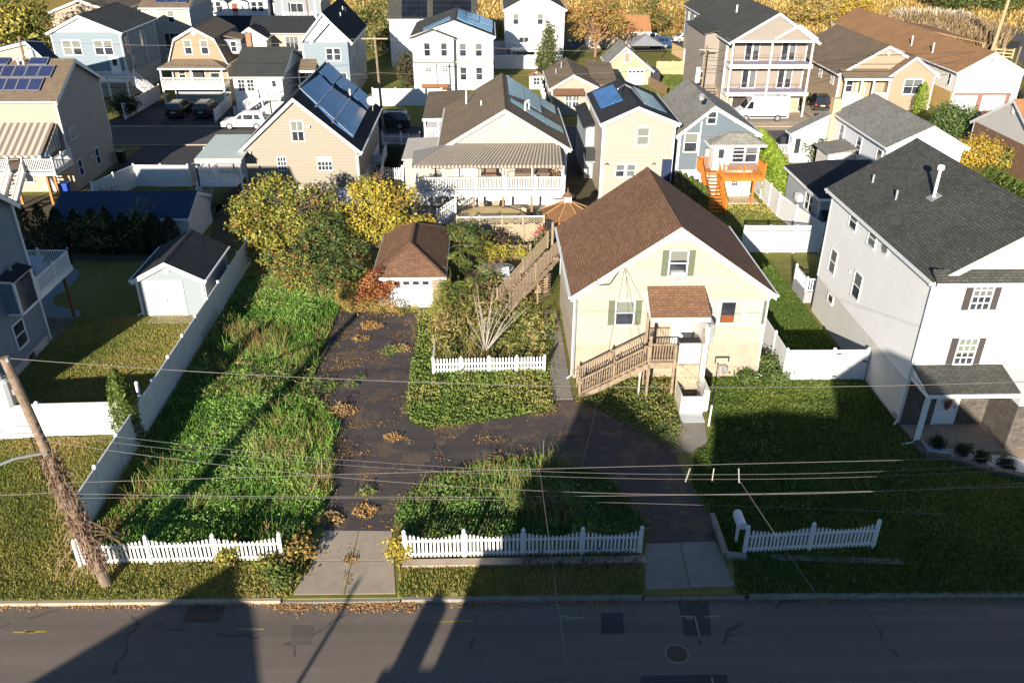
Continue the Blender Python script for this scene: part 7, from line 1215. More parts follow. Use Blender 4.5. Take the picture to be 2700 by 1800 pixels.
# ================================================================== VEHICLES
GLS = glassmat('car_glass', (.02, .022, .026), .05); TYRE = plain('tyre', (.015, .015, .015), .8, .2, 6); RIM = plain('rim', (.42, .42, .43), .35, .1, 5, metal=.6); LAMPR = plain('tail_lamp', (.35, .02, .015), .3, .1, 4); LAMPW = plain('head_lamp', (.65, .65, .66), .2, .1, 4)
def paint(n, c): return plain(n, c, .22, .04, 1, spec=.6)
def car(name, label, cat, x, y, rz, paintm, L=4.7, W=1.88, Hh=1.7, style='suv', group=None, bin_=.55):
    t = thing(name, label, cat, (x, y, 0), group); c, s = math.cos(rz), math.sin(rz); T = lambda p: (x + p[0] * c - p[1] * s, y + p[0] * s + p[1] * c, p[2])
    def B(mb, nm, mat, par=None): mb.v = [T(p) for p in mb.v]; return mb.build(nm, mat, par or t)
    h2 = L / 2; belt = Hh * .6 if style != 'van' else Hh * .5; nose = belt * (.86 if style != 'sedan' else .8)
    if style == 'suv': prof = [(-h2, .32), (-h2 - .02, .6), (-h2 + .02, belt), (h2 * .34, belt), (h2 * .46, belt * .97), (h2 * .93, nose), (h2, nose * .78), (h2, .32)]; top = [(-h2 + .1, belt), (-h2 + .35, Hh * .97), (-h2 + .8, Hh), (h2 * .02, Hh), (h2 * .12, Hh * .975), (h2 * .46, belt)]
    elif style == 'sedan': prof = [(-h2, .3), (-h2 - .02, .6), (-h2 + .05, belt * 1.02), (-h2 * .6, belt * 1.05), (h2 * .4, belt), (h2 * .9, nose), (h2, nose * .75), (h2, .3)]; top = [(-h2 * .72, belt), (-h2 * .35, Hh * .97), (0, Hh), (h2 * .1, Hh * .98), (h2 * .46, belt)]
    else: prof = [(-h2, .35), (-h2, belt), (h2 * .62, belt), (h2 * .7, belt * .98), (h2 * .95, belt * .72), (h2, belt * .5), (h2, .35)]; top = [(-h2 + .02, belt), (-h2 + .08, Hh * .97), (-h2 + .3, Hh), (h2 * .34, Hh), (h2 * .42, Hh * .96), (h2 * .72, belt)]
    mb = MB(); ys = [(-W / 2 + .1, 1.0, .03), (-W / 2, .995, 0), (W / 2, .995, 0), (W / 2 - .1, 1.0, .03)]; ks = len(prof); ids = []
    for yy, sc, ins in ((-W / 2, .985, 0), (-W / 2 + .12, 1.0, .02), (W / 2 - .12, 1.0, .02), (W / 2, .985, 0)): ids.append(mb.vs([(u * sc, yy, z + ins) for u, z in prof]))
    for a, b in zip(ids[:-1], ids[1:]):
        for q in range(ks): r = (q + 1) % ks; mb.f.append((a + q, a + r, b + r, b + q))
    mb.f.append(tuple(range(ids[0] + ks - 1, ids[0] - 1, -1))); mb.f.append(tuple(range(ids[-1], ids[-1] + ks))); B(mb, 'body', paintm)
    cb = MB(); kt = len(top); a = [cb.vs([(u, sg * (W / 2 - .03 - (z - belt) * (.32 if style != 'van' else .1)), z) for u, z in top]) for sg in (-1, 1)]
    for q in range(kt): r = (q + 1) % kt; cb.f.append((a[0] + q, a[0] + r, a[1] + r, a[1] + q))
    cb.f.append(tuple(range(a[0] + kt - 1, a[0] - 1, -1))); cb.f.append(tuple(range(a[1], a[1] + kt))); cabin = B(cb, 'cabin', paintm)
    inset = .32 if style != 'van' else .1
    yo = lambda z: W / 2 - .03 - (z - belt) * inset + .008
    zt, zb = Hh * .92, belt + .04; fx = top[-1][0]; bx = top[0][0]
    if style == 'van': segs = [(h2 * .38, h2 * .64)]; zt = Hh * .8
    elif style == 'suv': segs = [(-h2 + .42, -h2 * .5), (-h2 * .46, -h2 * .02), (h2 * .02, h2 * .33)]
    else: segs = [(-h2 * .5, -h2 * .05), (-h2 * .01, h2 * .34)]
    for sg in (-1, 1):
        for i, (u0, u1) in enumerate(segs):
            sl = .0 if i < len(segs) - 1 else (u1 - u0) * .55; sl0 = 0 if i else ((u1 - u0) * .35 if style == 'suv' else (.5 * (u1 - u0) if style == 'sedan' else 0)); w = MB(); w.poly([(u0, sg * yo(zb), zb), (u1, sg * yo(zb), zb), (u1 - sl, sg * yo(zt), zt), (u0 + sl0, sg * yo(zt), zt)]); B(w, 'side_window', GLS, cabin)
    w = MB(); z0, z1 = belt + .05, Hh * .93; f = lambda z: top[-1][0] + (top[-2][0] - top[-1][0]) * (z - belt) / (top[-2][1] - belt) + .02; w.poly([(f(z0), -yo(z0) + .1, z0), (f(z0), yo(z0) - .1, z0), (f(z1), yo(z1) - .1, z1), (f(z1), -yo(z1) + .1, z1)]); B(w, 'windscreen', GLS, cabin)
    if style != 'van': w = MB(); f = lambda z: top[0][0] + (top[1][0] - top[0][0]) * (z - belt) / (top[1][1] - belt) - .02; w.poly([(f(z0), -yo(z0) + .12, z0), (f(z0), yo(z0) - .12, z0), (f(z1), yo(z1) - .12, z1), (f(z1), -yo(z1) + .12, z1)]); B(w, 'rear_window', GLS, cabin)
    wr = .36 if style != 'van' else .37
    for ux in (-h2 * .58, h2 * .62):
        for sg in (-1, 1):
            w = MB().lathe((ux, sg * (W / 2 - .1), wr), [(wr, -.11), (wr * 1.0, .11)], 18, 'y'); wo2 = B(w, 'wheel', TYRE); r = MB().lathe((ux, sg * (W / 2 + .012), wr), [(wr * .66, -.01), (wr * .66, .01), (wr * .2, .014)], 12, 'y'); B(r, 'rim', RIM, wo2)
    for sg in (-1, 1):
        B(MB().box(-h2 - .03, sg * (W / 2 - .32), .75, -h2 + .03, sg * (W / 2 - .04), .98 if style != 'van' else 1.25), 'tail_lamp', LAMPR); B(MB().box(h2 * .97, sg * (W / 2 - .4), nose * .72, h2 + .015, sg * (W / 2 - .06), nose * .88), 'headlamp', LAMPW)
        B(MB().box(h2 * .33, sg * (W / 2 + .02), belt + .02, h2 * .38, sg * (W / 2 + .2), belt + .17), 'mirror', paintm)
    B(MB().box(-h2 - .05, -W / 2 + .08, .34, -h2 + .05, W / 2 - .08, .56), 'bumper', BLACK if style == 'van' else DARKM); B(MB().box(h2 - .05, -W / 2 + .08, .32, h2 + .04, W / 2 - .08, .5), 'bumper', BLACK if style == 'van' else DARKM); B(MB().box(-h2 - .035, -.26, .72, -h2 - .024, .26, .86), 'licence_plate', plain('plate', (.5, .48, .4), .5, .1, 5))
    if style == 'suv':
        for sg in (-1, 1): B(MB().bar((-h2 + .8, sg * (W / 2 - .3), Hh + .03), (h2 * .0, sg * (W / 2 - .3), Hh + .03), .05, .05), 'roof_rail', DARKM)
    if style == 'van': B(MB().box(-h2 + .3, -W / 2 - .01, .45, h2 * .5, -W / 2 + .0, .62).box(-h2 + .3, W / 2, .45, h2 * .5, W / 2 + .01, .62), 'side_trim', BLACK)
    return t
CW, CK, CG, CS, CB_, CR = paint('white_car_paint', (.66, .67, .69)), paint('black_car_paint', (.012, .012, .014)), paint('dark_grey_car_paint', (.03, .034, .042)), paint('silver_car_paint', (.48, .5, .52)), paint('blue_car_paint', (.02, .06, .16)), paint('red_brown_car_paint', (.22, .06, .03))
car('white_suv', 'white sport utility car parked facing left on the back street', 'car', -25.9, 91.35, math.pi, CW, 4.75)
car('black_suv', 'black sport utility car under the white balcony, left of the two', 'car', -34.7, 97.3, math.pi / 2, CK, 4.7, group='black cars under the balcony'); car('black_suv', 'black sport utility car under the white balcony, right of the two', 'car', -31.7, 97.4, math.pi / 2, CK, 4.8, group='black cars under the balcony')
car('dark_suv', 'dark grey sport utility car parked on the lawn edge behind the slim pole', 'car', -10.7, 91.3, math.pi, CG, 4.8)
car('white_van', 'white delivery van parked in front of the balcony house', 'van', 30.6, 94.35, math.pi, CW, 5.95, 2.05, 2.7, 'van')
car('black_suv', 'black sport utility car parked beside the white balcony post', 'car', 39.2, 99.7, math.radians(80), CK, 4.7)
car('silver_sedan', 'silver sedan on the far street beyond the salmon roof', 'car', 28.3, 147.6, 0, CS, 4.7, 1.8, 1.45, 'sedan'); car('blue_suv', 'dark blue car partly hidden behind the salmon roofed house', 'car', 27.6, 142.2, math.pi, CB_, 4.6, 1.85, 1.65); car('white_sedan', 'white car partly hidden behind the grey stone house', 'car', 33.6, 147.6, 0, CW, 4.6, 1.8, 1.45, 'sedan')
car('red_car', 'red brown car half hidden by the bush before the garage doors', 'car', 57.6, 93.2, math.radians(100), CR, 4.5, 1.85, 1.5); car('dark_sedan', 'dark blue car beyond the right edge pole', 'car', 66.5, 103.5, math.radians(70), CB_, 4.6, 1.85, 1.5, 'sedan')
car('dark_pickup', 'dark car on the far street at the top left', 'car', -26.5, 150.5, 0, CG, 5.0, 1.9, 1.7); car('dark_sedan', 'dark car second along the far street at the top left', 'car', -19.5, 146, math.pi, CK, 4.7, 1.85, 1.5, 'sedan'); car('black_sedan', 'black car behind the charcoal roof of the pale blue house', 'car', 29.2, 69.8, math.radians(8), CK, 4.6, 1.85, 1.5)
# ================================================================== VEGETATION
YG = [((.32, .28, .05), 4), ((.21, .22, .04), 3), ((.10, .125, .03), 3), ((.42, .34, .07), 1.2), ((.20, .085, .03), .6)]
YB = [((.45, .34, .05), 4), ((.35, .28, .05), 3), ((.22, .22, .035), 1.6), ((.13, .14, .03), .8), ((.36, .18, .04), .4)]
GDK = [((.045, .075, .025), 3), ((.08, .115, .03), 3), ((.15, .18, .045), 1.6), ((.20, .08, .035), .6)]
MIXD = [((.07, .11, .03), 3), ((.15, .18, .045), 2.5), ((.30, .28, .06), 2), ((.30, .15, .05), .9), ((.30, .05, .03), .7), ((.42, .36, .08), 1.4)]
PUR = [((.07, .05, .045), 3), ((.12, .085, .06), 2), ((.06, .065, .03), 2), ((.2, .11, .07), 1)]
REDV = [((.30, .075, .03), 3), ((.22, .05, .03), 2), ((.36, .17, .05), 2), ((.14, .1, .04), 1)]
GOLD = [((.38, .24, .06), 3), ((.28, .17, .05), 2), ((.2, .18, .05), 1.5), ((.46, .33, .12), 1)]
def bl(k, pts): return [(*yp(k, x, y, Y), r, r, r * .85) for x, y, Y, r in pts]
def base_of(b): return (b[0][0], b[0][1] + .3, 0)
b = bl('F', [(450, 700, 55.6, 1.25), (300, 620, 55.6, 1.0), (480, 500, 56.0, .95), (660, 510, 56.2, .9), (270, 850, 55.0, .95), (450, 930, 54.6, 1.15), (620, 720, 55.4, 1.1), (330, 980, 54.4, .85), (600, 960, 54.4, 1.0), (720, 640, 55.8, .8), (560, 430, 56.4, .65), (250, 720, 55.4, .8)])
tree('yellow_green_tree', 'broad yellow green tree with some red leaves in front of the covered deck', 'tree', (b[0][0], 55.8, 0), b, 10500, .19, YG, tr=.14, limbs=26, shell=.25)
b = bl('F', [(1450, 680, 55.2, 1.15), (1250, 660, 55.2, .9), (1380, 470, 55.8, .85), (1620, 760, 54.8, 1.0), (1710, 560, 55.6, .8), (1500, 520, 55.6, .8), (1820, 780, 54.6, .6), (1300, 830, 54.8, .95), (1530, 900, 54.4, .9), (1400, 880, 54.6, .8), (1280, 520, 55.6, .6), (1900, 790, 54.4, .4)])
tree('bright_yellow_tree', 'bright yellow tree behind the brown garage roof', 'tree', (b[0][0], 55.4, 0), b, 9000, .18, YB, tr=.12, limbs=26, shell=.25)
b = bl('F', [(780, 800, 54.6, .8), (860, 560, 55.4, .6), (820, 920, 54.0, .7), (720, 900, 54.2, .7), (950, 700, 55.0, .6), (1050, 560, 55.4, .55), (1120, 700, 55.0, .6)]); tree('speckled_tree', 'speckled yellow, red and green tree right of the broad yellow green tree', 'tree', (b[0][0], 55, 0), b, 4200, .17, YG[:3] + MIXD + [((.2, .06, .04), .8)], tr=.08)
b = bl('F', [(930, 570, 56.0, .95), (860, 680, 55.6, .9), (1000, 640, 55.6, .8), (1480, 400, 56.4, .5)]); tree('purple_tree', 'dull purple brown leaved tree between the yellow trees', 'tree', (b[0][0], 56, 0), b, 3600, .17, PUR, tr=.09)
b = bl('F', [(1000, 800, 53.6, 1.1), (1100, 950, 53.0, 1.05), (900, 930, 53.0, 1.0), (1020, 1100, 52.0, 1.15), (1250, 1040, 52.0, .95), (820, 1080, 52.0, 1.0)]); tree('dark_green_tree', 'dark green tree filling the gap between the two yellow trees', 'tree', (b[0][0], 53.6, 0), b, 6000, .17, GDK, tr=.1, limbs=14, shell=.3)
b = bl('F', [(560, 1120, 52.0, .8), (700, 1150, 51.5, .9), (620, 1250, 51.0, .8), (780, 1270, 50.6, .95), (700, 1370, 50.0, .75), (900, 1250, 50.5, .95), (860, 1390, 49.6, .8), (500, 1120, 52, .6)]); tree('mixed_thicket', 'mixed green and yellow thicket with red leaves below the yellow green tree', 'thicket', (b[0][0], 51, 0), b, 6500, .15, MIXD, tr=.06, limbs=16, shell=.3)
b = bl('F', [(1050, 1240, 50.0, .9), (1150, 1300, 49.4, .85), (1020, 1360, 49.2, .8), (1250, 1200, 50.2, .75), (1180, 1180, 50.6, .7)]); tree('dark_thicket', 'dark green thicket left of the garage', 'thicket', (b[0][0], 50, 0), b, 5500, .15, [(c, w) for c, w in GDK] + [((.25, .06, .03), .8)], tr=.06, limbs=8)
b = bl('F', [(1400, 1330, 46.5, .55), (1480, 1430, 46.2, .5), (1350, 1430, 46.2, .5), (1560, 1350, 46.6, .4), (1440, 1250, 46.6, .35)]); tree('red_vine', 'red leaved vine climbing the left corner of the garage', 'vine', (b[0][0], 46.6, 0), b, 2600, .12, REDV, tr=.03, limbs=6)
b = bl('F', [(1230, 1480, 46.4, .5), (1150, 1430, 46.8, .5), (1350, 1520, 45.8, .45), (1450, 1530, 45.6, .4), (1600, 1540, 45.4, .35)]); tree('golden_weeds', 'golden brown dry weeds in front of the garage', 'weeds', (b[0][0], 46.2, 0), b, 2600, .17, GOLD, tr=.02, limbs=6, aspect=.22)
b = bl('F', [(2020, 1440, 46.0, .5), (2000, 1540, 45.5, .55), (1960, 1560, 45.4, .45)]); tree('feathery_bush', 'feathery lime green bush at the right corner of the garage', 'bush', (b[0][0], 45.8, 0), b, 2600, .12, [((.28, .30, .05), 3), ((.18, .2, .04), 2), ((.4, .34, .08), 1)], tr=.02, limbs=6, aspect=.2)
# tree of heaven with long fronds, one object per frond
def frond_mesh(n, L, cols, seed):
    rg = random.Random(seed); v, f, cc = [], [], []
    def q(a, b, c, d, col): i = len(v); v.extend([a, b, c, d]); f.append((i, i + 1, i + 2, i + 3)); cc.extend([col] * 4)
    dr = lambda s: -.35 * L * s * s + .12 * L * s
    for k in range(n):
        s0, s1 = k / n, (k + 1) / n; q((s0 * L, -.008, dr(s0)), (s1 * L, -.006, dr(s1)), (s1 * L, .006, dr(s1)), (s0 * L, .008, dr(s0)), (.18, .13, .05))
        if k < 2: continue
        for sg in (-1, 1):
            l = L * .27 * math.sin(.5 + 2.3 * s0) * rg.uniform(.8, 1.1); w = l * .17; x = s0 * L; z = dr(s0); c = [max(.01, p * rg.uniform(.7, 1.3)) for p in rg.choice(cols)]; q((x, 0, z), (x + l * .35 - w * .3, sg * l * .5 - 0, z + .02), (x + l * .55, sg * l, z - l * .25), (x + l * .45 + w, sg * l * .5, z + .01), c)
    me = bpy.data.meshes.new('frond'); me.from_pydata(v, [], f); me.update(); ca = me.color_attributes.new('Col', 'FLOAT_COLOR', 'POINT'); ca.data.foreach_set('color', np.array([(*c, 1) for c in cc], dtype=np.float32).ravel()); me.materials.append(LEAF); return me
FG = [(.09, .12, .03), (.17, .19, .04), (.28, .27, .06), (.06, .085, .025)]; FR = [frond_mesh(11, 1.05, FG, k) for k in range(5)]
def sumac(label, base, h, nf, lean=(0, 0), fr=None):
    t = thing('sumac', label, 'sapling', base, 'frond leaved saplings by the garage'); base = Vector(base); top = base + Vector((lean[0], lean[1], h)); MB().tube(base, top, .035, .015, 6).build('trunk', BARK, t)
    for k in range(nf):
        s = random.uniform(.35, 1.0); p = lerp(base, top, s); a = k * 2.4 + random.uniform(-.3, .3); sc = random.uniform(.7, 1.15) * (1.1 - .35 * (s - .35)); inst('frond', random.choice(fr or FR), t, p, (random.uniform(-.4, .4), random.uniform(-.5, .35), a), (sc, sc, sc))
for k, (x, y, h, n, l) in enumerate(((700, 1330, 3.2, 26, (.2, 0)), (800, 1250, 3.4, 26, (-.1, .2)), (640, 1480, 2.6, 24, (0, -.2)), (880, 1150, 2.8, 22, (.3, .1)), (730, 1100, 3.0, 22, (0, .3)), (850, 1480, 2.2, 22, (.1, -.1)), (950, 1330, 1.9, 18, (.2, 0)), (720, 1560, 1.8, 18, (0, 0)))):
    sumac('frond leaved sapling ' + ['nearest the garage wall', 'tallest in the middle of the garage thicket', 'in front of the garage pier', 'behind the oval patio table', 'furthest back beside the garage roof', 'left of the low deck end', 'at the left edge of the low deck', 'lowest at the garden front'][k], gp('G', x, y + 60), h, n, l)
b = bl('G', [(720, 880, 54.5, .75), (820, 900, 54.2, .6), (660, 920, 54.0, .6)]); tree('dark_bush', 'dark leafy bush right of the garage ridge', 'bush', (b[0][0], 54.5, 0), b, 3200, .16, GDK, tr=.05)
b = bl('G', [(950, 950, 54.8, .65), (1050, 960, 54.8, .55), (1130, 980, 54.6, .5)]); tree('purple_bush', 'purple brown bush before the weathered board fence', 'bush', (b[0][0], 54.8, 0), b, 2200, .15, PUR, tr=.05)
b = bl('G', [(1480, 980, 54.2, .6), (1430, 1060, 53.6, .6), (1520, 1050, 53.4, .5)]); tree('glossy_bush', 'glossy green bush behind the side stairs', 'bush', (b[0][0], 54, 0), b, 2400, .16, [((.07, .12, .03), 3), ((.13, .18, .05), 2), ((.04, .07, .02), 2)], tr=.05)
b = bl('G', [(1450, 880, 55.6, .45), (1430, 940, 55.4, .4)]); tree('pink_vine', 'pinkish red vine on the weathered fence beside the cream house', 'vine', (b[0][0], 55.8, 0), b, 700, .13, [((.36, .13, .1), 2), ((.25, .1, .07), 1), ((.3, .22, .1), 1)], tr=.03, limbs=4)
b = bl('G', [(1100, 1060, 53.4, .5), (1000, 1060, 53.2, .5), (940, 1010, 53.4, .5), (1250, 1060, 53.6, .4)]); tree('yellow_bush', 'yellow tufted bush behind the deck railing', 'bush', (b[0][0], 53.6, 0), b, 1800, .22, [((.42, .36, .06), 3), ((.3, .26, .06), 2), ((.16, .17, .04), 1)], tr=.03, limbs=5, aspect=.25)
# bare pale shrub
p0 = gp('N', 1945, 600); t = thing('bare_shrub', 'leafless pale branched shrub in the weedy garden behind the low picket fence', 'shrub', p0); m = MB()
for (x, y, dY) in ((1870, 0, 1.2), (1900, 180, .6), (2000, 120, .9), (2060, 190, .4), (2170, 130, .6), (2330, 190, .1), (1790, 320, .1), (1780, 430, -.2), (2300, 60, .8), (1950, 280, .2), (2120, 300, 0), (1840, 90, .8), (2230, 230, .3), (2020, 20, 1.0)):
    e = yp('N', x, y, p0.y + dY); q = lerp(p0, e, .45) + Vector((random.uniform(-.15, .15), random.uniform(-.1, .1), .1)); m.tube(p0, q, .03, .02, 6); m.tube(q, e, .02, .008, 5)
    for k in range(4): s = lerp(q, e, random.uniform(.1, .8)); m.tube(s, s + Vector((random.uniform(-.4, .4), random.uniform(-.3, .3), random.uniform(.15, .5))), .009, .004, 4)
m.build('branch', PALEBARK, t)
# weeds and lawns
WP = [(0.059, 0.126, 0.026), (0.105, 0.223, 0.036), (0.177, 0.335, 0.054), (0.246, 0.402, 0.078), (0.328, 0.402, 0.120)]
WD = [(0.047, 0.104, 0.026), (0.088, 0.172, 0.036), (0.141, 0.253, 0.054), (0.200, 0.313, 0.072)]
c0 = [tuple(p[:2]) for p in P_LEFTBED]
c0 = [(x, y) for x, y in c0]
def wild(poly, seed, pal, dry, k=1.0, tall=.5):
    grass('rough_grass', poly, 150 * k, .2, [pal[0], pal[1], pal[2], dry[0]], .006, .035, seed, .5)
    weeds('small_weeds', poly, 330 * k, .14, .07, pal, seed + 1, .45, .38)
    weeds('broad_weeds', poly, 170 * k, .3, .09, pal, seed + 2, .6, .55)
    weeds('vine_weeds', poly, 100 * k, .24, .11, [pal[1], pal[2], pal[3]], seed + 3, .9, .68)
    grass('tall_grass', poly, 60 * k, tall, [pal[1], pal[3], pal[3], dry[1]], .006, .022, seed + 4, .8, .66)
    weeds('dry_weeds', poly, 50 * k, .5, .16, dry, seed + 5, .7, .7, aspect=.25, spread=1.3)
DRY = [(.22, .15, .06), (.30, .20, .09), (.17, .14, .05), (.36, .26, .13)]
wild(c0, 50, WP, DRY, 1.0, .6); c1 = [tuple(p[:2]) for p in P_ISLAND]; wild(c1, 70, WD, DRY, 1.0, .7)
c2 = [tuple(p[:2]) for p in P_MIDBED]; low = [p for p in c2]
gard = [tuple(gp('N', x, y)[:2]) for x, y in ((1490, 770), (1480, 300), (1560, 60), (1900, 0))] + [(3.2, 47), (3.15, 39)] + [tuple(gp('J', 118, 760)[:2])]
weeds('weed_cover', c2, 230, .28, .1, [(.08, .14, .025), (.14, .22, .04), (.20, .28, .055), (.28, .29, .07), (.34, .28, .09)], 7, .7, excl=(gard,))
wild(gard, 90, [(.07, .10, .025), (.14, .17, .04), (.23, .25, .07), (.32, .29, .09)], [(.36, .25, .09), (.28, .19, .08), (.42, .32, .13), (.2, .15, .06)], .9, .9)
weeds('tall_weed_cover', gard, 85, 1.15, .26, [(.06, .085, .025), (.15, .17, .05), (.27, .25, .08), (.36, .29, .10), (.22, .13, .06)], 9, .9, .42, aspect=.22, spread=1.2)
front = [tuple(gp('N', x, y)[:2]) for x, y in ((640, 90), (900, 0), (1130, 60), (1350, 30), (1360, 330), (1280, 220), (1200, 300), (1120, 210), (1000, 270), (880, 230), (780, 260), (690, 230))]
wild(front, 110, [(.14, .15, .035), (.26, .24, .06), (.38, .31, .09), (.45, .33, .10)], [(.42, .27, .09), (.34, .2, .08), (.5, .36, .14), (.26, .17, .06)], 1.0, .6)
c3 = [tuple(p[:2]) for p in P_STEPBED]; weeds('weed_cover', c3, 190, .28, .1, [(.08, .12, .03), (.16, .2, .045), (.26, .26, .07), (.33, .23, .08)], 10, .8)
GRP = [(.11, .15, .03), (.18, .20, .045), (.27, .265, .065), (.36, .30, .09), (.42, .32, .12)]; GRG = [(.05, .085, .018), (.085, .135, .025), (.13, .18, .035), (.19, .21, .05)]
grass('lawn_blades', [(-27, 33.7), (-16.5, 33.7), (-16.5, 46), (-27, 46)], 480, .07, GRP, .004, .03, 12, .5)
grass('lawn_blades', [(-27, 23.15), (-7.9, 22.92), (-8.3, 25.0), (-16.4, 25.2), (-16.6, 33.3), (-27, 33.3)], 620, .085, GRP, .005, .028, 13, .6)
grass('verge_blades', [tuple(p) for p in P_STRIP], 560, .11, GRP, .005, .03, 14, .9)
grass('verge_blades', [(-8.1, 22.95), (-7.45, 22.95), (-6.95, 24.3), (-6.9, 25.4), (-8.3, 25.2)], 320, .13, GRP, .005, .05, 41, .9)
weeds('verge_weeds', [(-13.9, 23.0), (-7.5, 22.95), (-7.0, 25.0), (-13.9, 25.0)], 90, .25, .1, [(.06, .09, .02), (.12, .15, .03), (.2, .2, .05)], 15, 1.0, .45)
grass('lawn_blades', [(min(p[0], 27), p[1]) for p in P_RLAWN], 300, .10, GRG, .004, .06, 16, .6)  # the darker palette holds this lawn's shade in the blade colours
weeds('lawn_weeds', [(11.2, 37.9), (10.8, 33.5), (9.6, 30), (9.8, 25.5), (18, 25.4), (19.5, 30), (15.3, 37.9)], 60, .16, .12, [(.04, .07, .015), (.07, .12, .022), (.12, .16, .035)], 17, .6, .5)
grass('lawn_blades', [tuple(p) for p in P_SIDE], 240, .08, [(.06, .10, .018), (.09, .14, .025), (.13, .16, .035)], .006, .05, 18, .6)
for poly, pal, sd in (([(18.3, 58.7), (23.2, 58.7), (23.1, 66), (18.3, 66)], GRP, 20), ([(-31.1, 66.5), (-24.7, 66.5), (-25.6, 71), (-30.2, 71.1)], GRP, 21), ([(-11.6, 101.7), (-1.6, 101.7), (-1.6, 121), (-11.6, 121)], GRG, 22), ([(15.3, 97), (27, 95), (27.5, 122), (21.5, 122), (15.3, 112)], [(.07, .11, .02), (.11, .15, .03), (.16, .18, .04)], 23)): grass('yard_blades', poly, 60, .1, pal, .008, .1, sd, .5)
weeds('fence_weeds', [(1.0, 24.0), (5.8, 24.0), (5.8, 24.75), (1.0, 24.75)], 150, .6, .14, [(.05, .05, .02), (.09, .07, .03), (.14, .1, .05)], 24, 1.0, .25, aspect=.3)
# plants at the apron corners, ivy by the right fence
for lb, (k, x, y), r, h, pal in (('spiky dry tufts at the left side of the concrete apron', ('O', 2050, 690), .75, .8, GOLD + [((.08, .1, .03), 3)]), ('yellow bush growing through the left end of the long picket fence', ('Q', 790, 690), .4, .7, YB), ('leafy green bush on the verge left of the concrete apron', ('O', 1950, 860), .65, .55, [((.07, .11, .025), 3), ((.13, .17, .04), 2), ((.2, .2, .05), 1)]), ('yellow green bush against the right end of the left picket fence', ('O', 1850, 790), .5, .5, YG), ('yellow weed leaning on the pickets of the left fence', ('O', 1590, 740), .3, .75, YG)): shrub('verge_bush', lb, gp(k, x, y), r, h, 1300, .13, pal, 'bush')
for lb, (k, x, y), r, h in (('ivy mound against the white fence right of the cream house', ('J', 2090, 760), .7, .9), ('second ivy mound nearer the gate of the white fence', ('J', 2150, 860), .6, .6), ('bright green ivy clump at the foot of the foundation corner', ('J', 1920, 850), .45, .5)): shrub('ivy', lb, gp(k, x, y), r, h, 1600, .13, [((.06, .10, .022), 3), ((.11, .16, .04), 3), ((.19, .23, .07), 1.5)], 'ivy')
def patch(c, r, n=9): return [(c.x + r * random.uniform(.6, 1.3) * math.cos(6.28 * k / n), c.y + r * .8 * random.uniform(.6, 1.3) * math.sin(6.28 * k / n)) for k in range(n)]
for (k, x, y), r, h, pal in ((('Q', 455, 720), .3, .15, 0), (('N', 680, 1120), .75, .2, 0), (('N', 540, 910), .75, .25, 1), (('N', 760, 900), .35, .25, 1), (('N', 1130, 1350), .5, .15, 0), (('Q', 560, 270), .45, .2, 1), (('Q', 560, 390), .65, .15, 0), (('Q', 300, 450), .6, .2, 0), (('N', 930, 380), .7, .25, 0), (('N', 1120, 590), .7, .25, 1), (('N', 1220, 570), .5, .2, 0), (('N', 860, 480), .6, .15, 0), (('N', 840, 830), .3, .25, 1)):
    weeds('weed_patch', patch(gp(k, x, y), r), 420, h, .1, [[(.30, .17, .06), (.42, .25, .09), (.5, .34, .14)], [(.08, .13, .03), (.15, .21, .045), (.3, .26, .07)]][pal], 50, 1.0, aspect=.4)
# fallen leaves and dry thatch lying on the asphalt
def litter(name, k, strips, dens, size, pal, z=.012, zz=0.0):
    X, Y = [], []
    for (x, y, rx, ry) in strips:
        c = gp(k, x, y, zz); c2 = gp(k, x + rx, y, zz); c3 = gp(k, x, y - ry, zz); ax, ay = abs(c2.x - c.x), abs(c3.y - c.y); n = int(ax * ay * 3.1 * dens); r = np.sqrt(RN.uniform(0, 1, n)); a = RN.uniform(0, 6.28, n); f = 1 + .5 * np.sin(a * 3 + x) + RN.normal(0, .15, n); X.append(c.x + np.cos(a) * r * ax * f * 1.25); Y.append(c.y + np.sin(a) * r * ay * f * 1.25)
    x, y = np.concatenate(X), np.concatenate(Y); q = fbm(x, y, 3.5, 77) + RN.normal(0, .07, len(x)) > .5; x, y = x[q], y[q]; N = len(x); n = np.stack([RN.normal(0, .35, N), RN.normal(0, .35, N), np.ones(N)], 1); leafobj(name, np.stack([x, y, np.full(N, z + zz) + RN.uniform(0, .03, N)], 1), n, size * RN.uniform(.5, 1.4, N), pick(pal, N, .3), LEAF, None, .5, 'stuff')
LT = [((.44, .24, .085), 3), ((.32, .17, .07), 3), ((.18, .11, .06), 1.5), ((.56, .34, .14), 1.2)]
